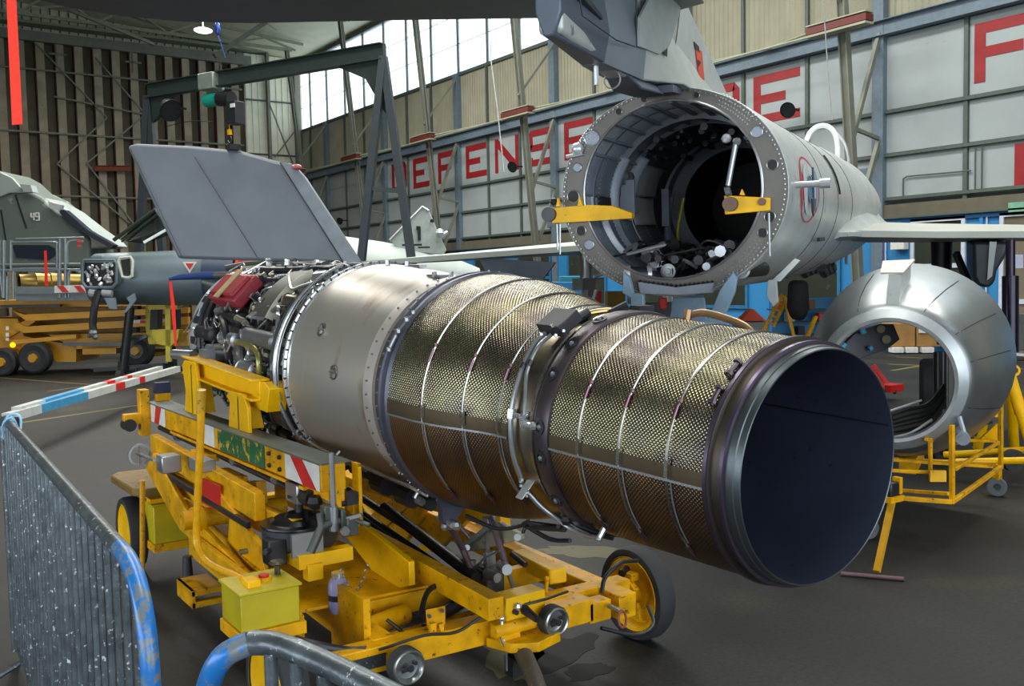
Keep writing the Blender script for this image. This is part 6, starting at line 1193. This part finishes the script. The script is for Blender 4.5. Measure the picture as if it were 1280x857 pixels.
S_('base', [(-11.573, 1.228), (-10.674, 1.209), (-10.556, 0.825), (-9.44, 0.594), (-9.457, 0.246), (-9.891, 0.255), (-10.019, 0.466), (-10.609, 0.479), (-10.672, 0.271), (-11.626, 0.29)])
S_('base', [(-9.302, 0.591), (-8.57, 0.646), (-8.581, 0.402), (-9.311, 0.4)]); S_('base', [(-10.034, 0.849), (-7, 0.839), (-7.013, 0.544), (-9.444, 0.524)]); S_('deck', [(-11.552, 1.608), (-9.045, 1.592), (-6.97, 1.567), (-6.976, 1.428), (-11.561, 1.453)]); S_('base', [(-8.111, 0.427), (-7.626, 0.417), (-7.63, 0.33), (-8.116, 0.34)])
S_('scissor_arm', [(-10.682, 1.389), (-10.43, 1.298), (-6.91, 1.381), (-6.915, 1.261), (-10.386, 1.16)], None or LIFTY, .15, 20.6); S_('scissor_arm', [(-10.61, 1.13), (-10.409, 1.04), (-6.919, 1.175), (-6.926, 1.02), (-10.45, 0.903), (-10.65, 1.011)], LIFTY, .15, 20.6); S_('scissor_arm', [(-11.018, 0.91), (-10.31, 1.24), (-10.247, 1.136), (-10.941, 0.752)], LIFTY, .2, 20.7); S_('scissor_arm', [(-10.733, 0.754), (-9.337, 0.846), (-9.342, 0.76), (-10.669, 0.667)], LIFTY, .15, 20.6)
S_('scissor_rod', [(-10.879, 1.515), (-9.601, 1.506), (-9.603, 1.455), (-10.882, 1.464)], DARKST, .1, 20.5); S_('push_bar', [(-9.264, 0.724), (-7.91, 0.696), (-7.54, 0.854), (-7.509, 0.804), (-7.881, 0.629), (-9.267, 0.658)], mat('grey_push_bar', '4A4C50', .4, .4), .06, 19.8)
S_('striped_board', [(-8.077, 1.138), (-7.363, 1.14), (-7.366, 1.072), (-8.08, 1.07)], WHITE, .02, 20.4); S_('board_stripe', [(-7.865, 1.134), (-7.73, 1.132), (-7.733, 1.064), (-7.869, 1.067)], RED, .01, 20.38)
for c, r in ((V((3.209, 22.658, 0.372)), .33), (V((5.006, 21.426, 0.481)), .34), (V((2.642, 23.048, 0.300)), .3)):
    wl = part('road_wheel', MB().lathe(c, FH, [(-.12, .16), (-.14, r*.85), (-.10, r), (.10, r), (.14, r*.85), (.12, .16), (-.12, .16)], 32), TYRE, sl_); part('wheel_hub', MB().cyl(c-FH*.12, c+FH*.05, .17, None, 20), DARKST, wl); part('hub_cap', MB().cyl(c-FH*.18, c-FH*.1, .09, .11, 8), LIFTY, wl)
part('amber_lamp', MB().sphere(V((2.826, 23.042, 0.650)), .06, 8), mat('glowing_amber_lens', 'FFC020', .4, 0, None, 0, 8, 0, 40, 0, ('FFB010', 2.0)), sl_); part('lamp_stack', MB().box(V((2.743, 23.099, 1.014)), (.06, .06, .08)).box(V((2.737, 23.104, 0.876)), (.06, .06, .08)).box(V((2.733, 23.107, 0.773)), (.06, .06, .06)), WHITE, sl_)
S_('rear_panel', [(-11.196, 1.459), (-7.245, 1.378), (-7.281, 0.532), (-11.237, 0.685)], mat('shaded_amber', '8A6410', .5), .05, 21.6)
S_('platform', [(-10.525, 1.764), (-8.959, 1.732), (-8.932, 1.578), (-10.534, 1.594)], mat('grey_platform', '6E7678', .5, .2), 1.8, 20.5); S_('platform_skirt', [(-10.491, 1.9), (-9.032, 1.87), (-9.04, 1.717), (-10.5, 1.747)], mat('grey_platform', '6E7678'), .03, 20.45)
S_('skirt_stripe', [(-9.662, 1.9), (-9.051, 1.904), (-9.007, 1.751), (-9.67, 1.747)], WHITE, .01, 20.42)
S_('red_stripe', [(-9.602, 1.899), (-9.466, 1.896), (-9.355, 1.758), (-9.49, 1.761)], RED, .01, 20.4); S_('red_stripe', [(-9.246, 1.891), (-9.111, 1.889), (-8.999, 1.751), (-9.134, 1.754)], RED, .01, 20.4)
def rl(pts, r=.03, d=20.5): part('railing', MB().curve([A_(x, y, d) for x, y in pts], r, 8, 4), mat('grey_railing_tube', '7C868A', .4, .4), sl_)
rl([(-10.567, 2.884), (-10.599, 2.292), (-10.517, 2.24), (-9.717, 2.223), (-9.628, 2.323), (-9.607, 2.73), (-9.687, 2.816), (-10.502, 2.832), (-10.572, 2.783)]); rl([(-10.581, 1.663), (-10.553, 2.206), (-10.464, 2.272), (-9.682, 2.257), (-9.6, 2.187), (-9.628, 1.643)]); rl([(-9.53, 2.897), (-9.594, 1.643)], .035); rl([(-9.412, 2.895), (-9.474, 1.64)], .035); rl([(-9.407, 1.639), (-9.381, 2.149), (-9.274, 2.231), (-9.093, 2.143), (-9.048, 2.006)]); rl([(-10.804, 2.889), (-10.841, 2.212), (-10.802, 1.667)]); rl([(-10.719, 2.887), (-10.786, 1.667)], .035); rl([(-10.464, 2.899), (-9.021, 2.904)], .025); rl([(-10.839, 2.246), (-9.139, 2.229)], .03); rl([(-10.832, 2.365), (-9.133, 2.347)], .025); rl([(-9.405, 2.353), (-9.385, 2.759), (-9.244, 2.857), (-9.041, 2.82)], .03); rl([(-10.693, 2.124), (-10.721, 1.597)], .035)
part('red_tag', MB().box(V((4.032, 21.852, 2.828)), (.09, .03, .05)).box(V((4.028, 21.854, 2.728)), (.09, .03, .04)), RED, sl_)
single('warning_streamer', MB().prism([V((3.347, 21.837, 2.626)), V((3.387, 21.809, 2.625)), V((3.384, 21.811, 1.900)), V((3.329, 21.848, 1.901))], FH*.01), REDF, 'red streamer hanging inside the grey railing of the scissor lift', 'ribbon')
# lime yellow stand at the right end of the lift
ls_ = thing('lime_stand', 'lime yellow jack stand by the right end of the scissor lift', 'stand', (6.305, 24.150, 0.000))
def L_(nm, pts, m_=YELL, dd=.25, d=19.6): return part(nm, MB().prism([A_(x, y, d) for x, y in pts], FH*dd), m_, ls_)
L_('head', [(-7.334, 1.579), (-6.812, 1.569), (-6.788, 1.373), (-7.408, 1.385)]); L_('column', [(-7.04, 1.573), (-6.927, 1.571), (-6.982, 0.296), (-7.08, 0.298)], YELL, .1); L_('wing_plate', [(-7.329, 0.959), (-6.774, 0.947), (-6.815, 0.752), (-6.968, 0.607), (-7.212, 0.662), (-7.335, 0.828)]); L_('side_plate', [(-7.546, 1.578), (-7.472, 1.378), (-7.441, 0.946), (-7.354, 0.645), (-7.52, 0.648), (-7.574, 0.949)], YELL, .1, 19.9); L_('counterweight', [(-7.381, 1.365), (-7.233, 1.362), (-7.268, 0.953), (-7.416, 0.956)], BLACK, .3, 19.7); L_('counterweight', [(-6.955, 1.357), (-6.857, 1.355), (-6.874, 0.944), (-6.972, 0.946)], BLACK, .3, 19.7)
# ------------------------------------------------------------------ blue-grey jet with its nose opened
nj = thing('open_nosed_jet', 'blue-grey jet with its radome removed and canopy raised', 'aircraft', (5.988, 23.511, 0.000))
def cyl_ring(c, ru, rv): return [c+FH*math.cos(k*PI/14)*ru+V((0, 0, 1))*math.sin(k*PI/14)*rv for k in range(28)]
def N_(nm, mb, m_, par=None, **k): return part(nm, mb, m_, par or nj, **k)
N_('fuselage', MB().loft([cyl_ring(V((4.089, 20.964, 1.994)), .40, .46), cyl_ring(V((4.170, 20.908, 2.008)), .50, .52), cyl_ring(V((4.613, 20.604, 2.013)), .52, .53), cyl_ring(V((5.620, 19.913, 2.004)), .54, .56), cyl_ring(V((6.559, 19.269, 1.981)), .55, .56)]), JETG, ang=60)
N_('nose_fairing', MB().prism([V((3.992, 20.666, 2.471)), V((4.205, 20.520, 2.497)), V((4.263, 20.480, 2.304)), V((4.024, 20.644, 2.278))], FH*.3), JETG, bev=.03)
N_('blue_section', MB().loft([cyl_ring(V((5.987, 19.419, 1.992)), .57, .58), cyl_ring(V((6.492, 19.073, 1.979)), .57, .58)]), mat('dark_blue_section', '2C3A54', .4)); N_('red_band', MB().loft([cyl_ring(V((6.532, 19.045, 1.978)), .575, .585), cyl_ring(V((6.585, 19.009, 1.977)), .575, .585)]), RED)
N_('equipment_bay', MB().prism([V((3.847, 20.402, 2.337)), V((4.328, 20.072, 2.325)), V((4.339, 20.064, 1.947)), V((4.271, 20.111, 1.870)), V((3.855, 20.396, 1.880)), V((3.820, 20.420, 1.991))], FH*.05), BLACK)
mb = MB(); rr_ = random.Random(5)
for i in range(34): p = V((4.075, 20.221, 2.110))+RH*rr_.uniform(-.26, .26)+V((0, 0, rr_.uniform(-.18, .18))); mb.cyl(p, p+RH*rr_.uniform(-.05, .05)-FH*.03+V((0, 0, rr_.uniform(-.09, .09))), .02+.02*rr_.random(), None, 6)
N_('bay_equipment', mb, PEG, kind='stuff')
fr_ = MB()
fr_.tube([V((3.826, 20.356, 2.383)), V((4.318, 20.018, 2.370)), V((4.354, 19.993, 2.291)), V((4.340, 20.003, 1.930)), V((4.272, 20.050, 1.838)), V((3.844, 20.344, 1.848)), V((3.783, 20.385, 1.960)), V((3.797, 20.375, 2.305)), V((3.826, 20.356, 2.383))], .035, 6); N_('bay_frame', fr_, JETG)
N_('side_port_frame', MB().tube([V((4.411, 19.954, 2.415)), V((4.580, 19.839, 2.427)), V((4.616, 19.814, 2.347)), V((4.591, 19.831, 2.050)), V((4.538, 19.867, 2.020)), V((4.435, 19.938, 2.038)), V((4.414, 19.952, 2.164)), V((4.382, 19.974, 2.337)), V((4.411, 19.954, 2.415))], .03, 6), mat('cream_port_frame', 'C8CCC0', .5)); N_('side_port', MB().prism([V((4.427, 19.968, 2.368)), V((4.570, 19.869, 2.396)), V((4.571, 19.868, 2.082)), V((4.455, 19.949, 2.085))], FH*.02), BLACK)
N_('warning_triangle', MB().prism([V((5.421, 19.274, 2.312)), V((5.654, 19.113, 2.306)), V((5.530, 19.199, 2.090))], FH*.01), WHITE); N_('triangle_centre', MB().prism([V((5.466, 19.218, 2.279)), V((5.596, 19.130, 2.276)), V((5.527, 19.177, 2.152))], FH*.01), RED)
N_('nose_jack_pole', MB().cyl(V((4.674, 20.441, 1.427)), V((4.505, 20.557, 0.160)), .09, .09, 12), mat('black_jack_pole', '22262A', .4, .2)); N_('jack_base', MB().bar(V((4.043, 20.995, 0.164)), V((5.220, 20.187, 0.233)), .12, .08).bar(V((4.528, 20.663, 0.135)), V((4.987, 19.620, 0.059)), .1, .08).cyl(V((4.697, 20.304, 0.195)), V((4.692, 20.307, 0.065)), .04, None, 8), mat('black_jack_pole', '22262A'))
N_('hanging_harness', MB().curve([V((4.024, 20.159, 1.765)), V((3.926, 20.105, 1.439)), V((3.887, 20.132, 1.127)), V((3.896, 20.126, 1.017))], .07, 8), HOSE); N_('harness_plugs', MB().sphere(V((3.881, 20.136, 0.954)), .09, 8).sphere(V((3.916, 20.112, 0.875)), .06, 8).sphere(V((3.827, 20.173, 0.908)), .05, 8), STEEL)
N_('open_flap', MB().prism([V((4.473, 19.851, 1.628)), V((4.606, 19.760, 1.719)), V((4.626, 19.746, 1.577)), V((4.489, 19.840, 1.376)), V((4.395, 19.904, 1.300)), V((4.521, 19.818, 1.533))], FH*.04), JETG); N_('open_flap', MB().prism([V((4.110, 20.100, 1.637)), V((4.291, 19.976, 1.633)), V((4.309, 19.964, 1.412)), V((4.192, 20.044, 1.415))], FH*.04), JETG); N_('nose_fitting', MB().cyl(V((3.891, 20.311, 1.737)), V((3.994, 20.240, 1.719)), .08, None, 10).cyl(V((4.099, 20.169, 1.732)), V((4.254, 20.062, 1.712)), .07, None, 10), PEG)
cn = N_('canopy_glass', MB().prism([V((4.530, 20.419, 2.798)), V((5.147, 19.995, 3.374)), V((5.319, 19.877, 3.002)), V((4.660, 20.329, 2.747))], FH*.9), PERSP, label='raised canopy glass'); N_('canopy_frame', MB().tube([V((4.400, 20.386, 2.779)), V((5.107, 19.901, 3.366)), V((5.328, 19.750, 2.916))], .04, 8).tube([V((4.628, 21.442, 2.830)), V((5.372, 20.932, 3.447))], .04, 8).tube([V((4.531, 20.297, 2.744)), V((5.130, 19.885, 3.270))], .02, 6), mat('dark_green_frame', '2E3A34', .4), cn); N_('white_frame_edge', MB().bar(V((4.886, 19.992, 2.717)), V((5.264, 19.733, 2.962)), .05, .05), mat('pale_frame_edge', 'E0E8E8', .3), cn)  # white edge along the raised canopy
# ------------------------------------------------------------------ camouflaged jet at the far left
cj = thing('camouflaged_jet', 'camouflaged jet at the left edge wearing the number 49', 'aircraft', (3.839, 27.651, 0.417))
def K_(nm, pts, m_, dd=.3, d=25.0, par=None, **k): return part(nm, MB().prism([A_(x, y, d) for x, y in pts], FH*dd), m_, par or cj, **k)
K_('body_side', [(-13.892, 5.091), (-13.079, 4.891), (-12.779, 4.721), (-12.485, 4.429), (-12.043, 4.215), (-11.688, 3.88), (-11.193, 3.459), (-10.857, 3.122), (-10.894, 2.359), (-14.044, 2.423)], CAMO, 1.6, bev=.08)
K_('spine', [(-12.09, 4.225), (-11.888, 4.139), (-11.444, 3.882), (-10.886, 3.417), (-10.425, 3.077), (-10.287, 2.908), (-11.164, 2.843), (-11.744, 3.723)], mat('light_camouflage_grey', '9AA4A0', .5, .1, '6E7874', .4, .8), 1.0, 25.1, bev=.05)
K_('upper_fairing', [(-13.837, 5.078), (-13.028, 4.858), (-12.728, 4.71), (-12.535, 4.482), (-12.236, 4.313), (-12.811, 4.324), (-13.063, 4.227), (-13.878, 4.366)], mat('light_camouflage_grey', '9AA4A0'), .1, 24.9, bev=.02); K_('intake_lip', [(-12.452, 4.521), (-12.168, 4.495), (-12.116, 4.312), (-12.34, 4.317)], mat('light_camouflage_grey', '9AA4A0'), .3, 24.7)
K_('dark_strip', [(-11.554, 3.862), (-11.39, 3.859), (-10.801, 3.317), (-10.162, 2.936), (-10.248, 2.856), (-10.688, 3.11), (-11.324, 3.532)], mat('dark_navy_strip', '1C2434', .35), .3, 24.8); K_('windscreen_fittings', [(-11.766, 4.066), (-11.443, 3.978), (-11.492, 3.817), (-11.733, 3.903)], PEG, .2, 24.75)
K_('panel_seam', [(-12.731, 4.268), (-12.69, 4.288), (-12.446, 3.421), (-12.488, 3.402)], DARKST, .01, 24.98); K_('panel_seam', [(-13.123, 3.907), (-13.082, 3.907), (-13, 3.124), (-13.041, 3.125)], DARKST, .01, 24.98)
K_('side_window', [(-12.846, 2.996), (-11.917, 2.977), (-11.595, 2.806), (-11.937, 2.586), (-12.761, 2.664)], mat('dark_blue_glass', '1A2436', .2), .02, 24.95)
def digit(ch, o, w_, h):
    m_ = {'4': [((0, 0), (-.1, .55)), ((-.1, .55), (1, .55)), ((.8, 0), (.8, 1))], '9': [((0, 0), (1, 0)), ((0, 0), (0, .5)), ((0, .5), (1, .5)), ((1, 0), (1, 1)), ((0, 1), (1, 1))]}[ch]; mb = MB()
    for a, b in m_: mb.bar(o+RH*a[0]*w_-V((0, 0, a[1]*h)), o+RH*b[0]*w_-V((0, 0, b[1]*h)), .03, .04, FH)
    return mb
part('number', digit('4', V((3.967, 27.547, 3.808)), .085, .19), WHITE, cj); part('number', digit('9', V((4.060, 27.483, 3.805)), .085, .19), WHITE, cj)
part('gear_leg', MB().cyl(V((3.837, 28.291, 2.511)), V((3.739, 28.358, 0.264)), .1, None, 8).cyl(V((4.883, 27.574, 2.485)), V((4.791, 27.637, 0.238)), .1, None, 8), DARKST, cj)
NZ = (RH*.80+FH*.60)
nz = thing('spare_tailpipe', 'bronze tailpipe with a dark mouth lying on the platform of the scissor lift', 'tailpipe', (3.556, 22.966, 1.766))
part('pipe_shell', MB().lathe(V((3.041, 23.259, 1.970)), NZ, [(0, .17), (0, .20), (.3, .21), (.32, .225), (.6, .21), (.62, .225), (.95, .20), (1.2, .185), (1.4, .20), (1.42, .16)], 40), mat('bronze_tailpipe', '8A7440', .35, .9), nz); part('pipe_mouth', MB().lathe(V((3.041, 23.259, 1.970)), NZ, [(.01, .18), (.3, .17), (.3, .001)], 30), BLACK, nz)
# ------------------------------------------------------------------ workshop clutter along the blue wall
def item(nm, label, cat, pts, d, dd, m_, group=None, bev=.01):
    return single(nm, MB().prism([A_(x, y, d) for x, y in pts], FH*dd), m_, label, cat, group, bev)
def R4(x0, y0, x1, y1): return [(x0, y0), (x1, y0), (x1, y1), (x0, y1)]
b = item('steel_cabinet', 'dark green low cabinet behind the left gear leg', 'cabinet', [(1.044, 1.479), (1.392, 1.472), (1.387, 1.05), (1.039, 1.057)], 11, .5, mat('dark_green_cabinet', '2E3A34', .5)); part('cabinet_door', MB().prism([V((7.099, 8.457, 1.452)), V((7.213, 8.379, 1.449)), V((7.209, 8.382, 1.073)), V((7.095, 8.460, 1.075))], -FH*.01), mat('dark_green_cabinet', '2E3A34'), b)
item('wooden_crate', 'ochre crate in shadow behind the tail trestle', 'box', [(1.222, 1.648), (1.441, 1.644), (1.439, 1.444), (1.219, 1.449)], 12, .4, mat('ochre_wood', '8A6A20', .7)); item('red_post', 'slim red post standing behind the shroud', 'post', [(1.106, 1.645), (1.189, 1.644), (1.18, 0.956), (1.096, 0.957)], 12.5, .08, RED)
item('blue_workbench', 'blue metal workbench under the left wing', 'workbench', [(0.613, 1.779), (1.194, 1.767), (1.194, 1.697), (1.135, 1.699), (1.124, 0.975), (0.715, 0.984), (0.728, 1.707), (0.611, 1.709)], 14, .7, BLUEW); item('teal_locker', 'teal locker beside the blue workbench', 'locker', [(0.74, 1.859), (1.071, 1.852), (1.07, 1.77), (0.739, 1.776)], 14.2, .4, mat('teal_locker_paint', '2A7A8A', .5))
tx = thing('tool_cart', 'grey tool cart between the trestle legs', 'cart', (7.650, 8.057, 1.026)); part('cart_body', MB().prism([V((7.880, 8.540, 1.510)), V((8.196, 8.323, 1.503)), V((8.193, 8.325, 1.051)), V((7.876, 8.543, 1.059))], FH*.5), mat('slate_cart', '38444C', .5), tx, bev=.01); part('drawer', MB().prism([V((7.897, 8.517, 1.453)), V((8.165, 8.332, 1.446)), V((8.164, 8.333, 1.350)), V((7.896, 8.517, 1.357))], -FH*.01), mat('slate_cart', '38444C'), tx); part('drawer', MB().prism([V((7.895, 8.517, 1.319)), V((8.164, 8.333, 1.312)), V((8.163, 8.334, 1.216)), V((7.894, 8.518, 1.223))], -FH*.01), mat('slate_cart', '38444C'), tx)
item('fire_extinguisher', 'red extinguisher behind the trestle beam', 'extinguisher', [(1.636, 1.586), (1.715, 1.584), (1.714, 1.462), (1.635, 1.463)], 10.5, .12, RED)
oc = thing('orange_hood', 'orange triangular hood on a pale tub to the right of the trestle', 'cover', (7.723, 6.796, 1.094)); part('hood', MB().loft([[V((7.649, 6.880, 1.337)), V((7.855, 6.738, 1.332)), V((7.855, 6.738, 1.332))+FH*.3, V((7.649, 6.880, 1.337))+FH*.3], [V((7.718, 6.832, 1.460)), V((7.745, 6.813, 1.459)), V((7.745, 6.813, 1.459))+FH*.1, V((7.718, 6.832, 1.460))+FH*.1]]), ORANGE, oc); part('tub', MB().prism([V((7.635, 6.889, 1.329)), V((7.883, 6.719, 1.323)), V((7.882, 6.720, 1.005)), V((7.634, 6.890, 1.011))], FH*.4), mat('pale_grey_tub', '8A9090', .5), oc, bev=.02)
item('black_sack', 'black sack hanging under the wing root', 'sack', [(2.706, 1.755), (2.868, 1.751), (2.882, 1.483), (2.836, 1.361), (2.737, 1.363), (2.691, 1.487)], 9.2, .2, mat('black_cloth', '121214', .8), bev=.05)
sd = thing('step_ladder', 'yellow folding step ladder under the jet belly', 'ladder', (7.595, 6.394, 1.038))
for a, b in ((V((7.541, 6.469, 1.318)),V((7.674, 6.377, 1.611))), (V((7.594, 6.432, 1.293)),V((7.713, 6.350, 1.578))), (V((7.765, 6.314, 1.192)),V((7.687, 6.368, 1.595)))): part('rail', MB().bar(a, b, .03, .03), YEL, sd)
for k in range(4): part('tread', MB().bar(V((7.554, 6.459, 1.342))+RH*.032*k+V((0, 0, .064*k)), V((7.600, 6.428, 1.317))+RH*.032*k+V((0, 0, .064*k)), .04, .02), YEL, sd)
part('ladder_foot', MB().bar(V((7.541, 6.469, 1.318)), V((7.474, 6.514, 1.119)), .03, .03).bar(V((7.765, 6.314, 1.192)), V((7.785, 6.301, 1.095)), .03, .03), YEL, sd)
item('yellow_prop', 'slanting yellow prop left of the ring-shaped tail section', 'prop', [(2.794, 1.423), (2.823, 1.422), (2.713, 1.152), (2.676, 1.153)], 8.8, .05, YEL2, bev=0)
bs = thing('blue_shelving', 'blue shelving with small bins under the jet belly', 'shelf', (11.664, 8.937, 0.907)); part('shelf_back', MB().prism([V((11.461, 9.722, 1.470)), V((12.706, 8.867, 1.439)), V((12.709, 8.866, 0.761)), V((11.459, 9.723, 0.792))], FH*.05), BLUEW, bs)
for k in range(3): part('shelf_board', MB().prism([p-V((0, 0, .19*k)) for p in [V((11.223, 9.521, 1.311)), V((12.444, 8.683, 1.281)), V((12.444, 8.683, 1.257)), V((11.223, 9.521, 1.287))]], FH*.3), mat('dark_shelf', '26323C', .5), bs)
rr_ = random.Random(8)
for i in range(9):
    m_ = (RED, mat('white_bin', 'A8AEB0', .5), BLACK, mat('wood_bin', '7A5A34', .7))[i % 4]; o = V((11.252, 9.440, 1.311))+RH*.153*i-V((0, 0, .19*(i % 3))); hh = .11+rr_.random()*.03
    single('parts_bin', MB().prism([o, o+RH*.095, o+RH*.095+V((0, 0, hh)), o+V((0, 0, hh))], FH*.2), m_, ('red', 'white', 'black', 'brown')[i % 4]+' parts bin on the '+('top', 'middle', 'bottom')[i % 3]+' board of the blue shelving', 'bin', 'parts bins on the blue shelving')
for k, (pp, lb) in enumerate((([(8.474, 0.687), (9.028, 0.676), (9.031, 0.157), (8.477, 0.168)], 'brown cardboard box left of the dark upright, seen through the tail section'), ([(9.064, 0.675), (9.707, 0.662), (9.712, 0.143), (9.067, 0.156)], 'brown cardboard box right of the dark upright, seen through the tail section'))):
    bx = item('cardboard_box', lb, 'box', pp, 21.4, .5, CARD, bev=.01)
    if k: part('shipping_label', MB().prism([V((19.591, 12.487, 0.640)), V((19.768, 12.366, 0.636)), V((19.769, 12.365, 0.457)), V((19.593, 12.486, 0.461))], -FH*.01), WHITE, bx)
for pp, lb in (([(8.508, 0.156), (8.74, 0.152), (8.741, 0.027), (8.509, 0.031)], 'left'), ([(8.794, 0.15), (9.061, 0.145), (9.062, 0.02), (8.794, 0.025)], 'middle'), ([(9.149, 0.143), (9.417, 0.138), (9.418, 0.013), (9.151, 0.018)], 'right')): item('white_crate', lb+' white crate under the cardboard boxes', 'crate', pp, 21.3, .3, WHITE, 'white crates under the cardboard boxes')
item('bench_unit', 'grey storage unit behind the beige window bay', 'cabinet', [(9.791, 0.956), (10.489, 0.942), (10.5, 0.21), (9.801, 0.225)], 19.0, .5, mat('grey_storage', '5A5C58', .6)); item('wall_poster', 'pale poster inside the beige window bay', 'poster', [(9.611, 2.115), (9.873, 2.11), (9.877, 1.849), (9.615, 1.854)], 18.5, .02, mat('pale_poster', 'B8BCD8', .6), bev=0)
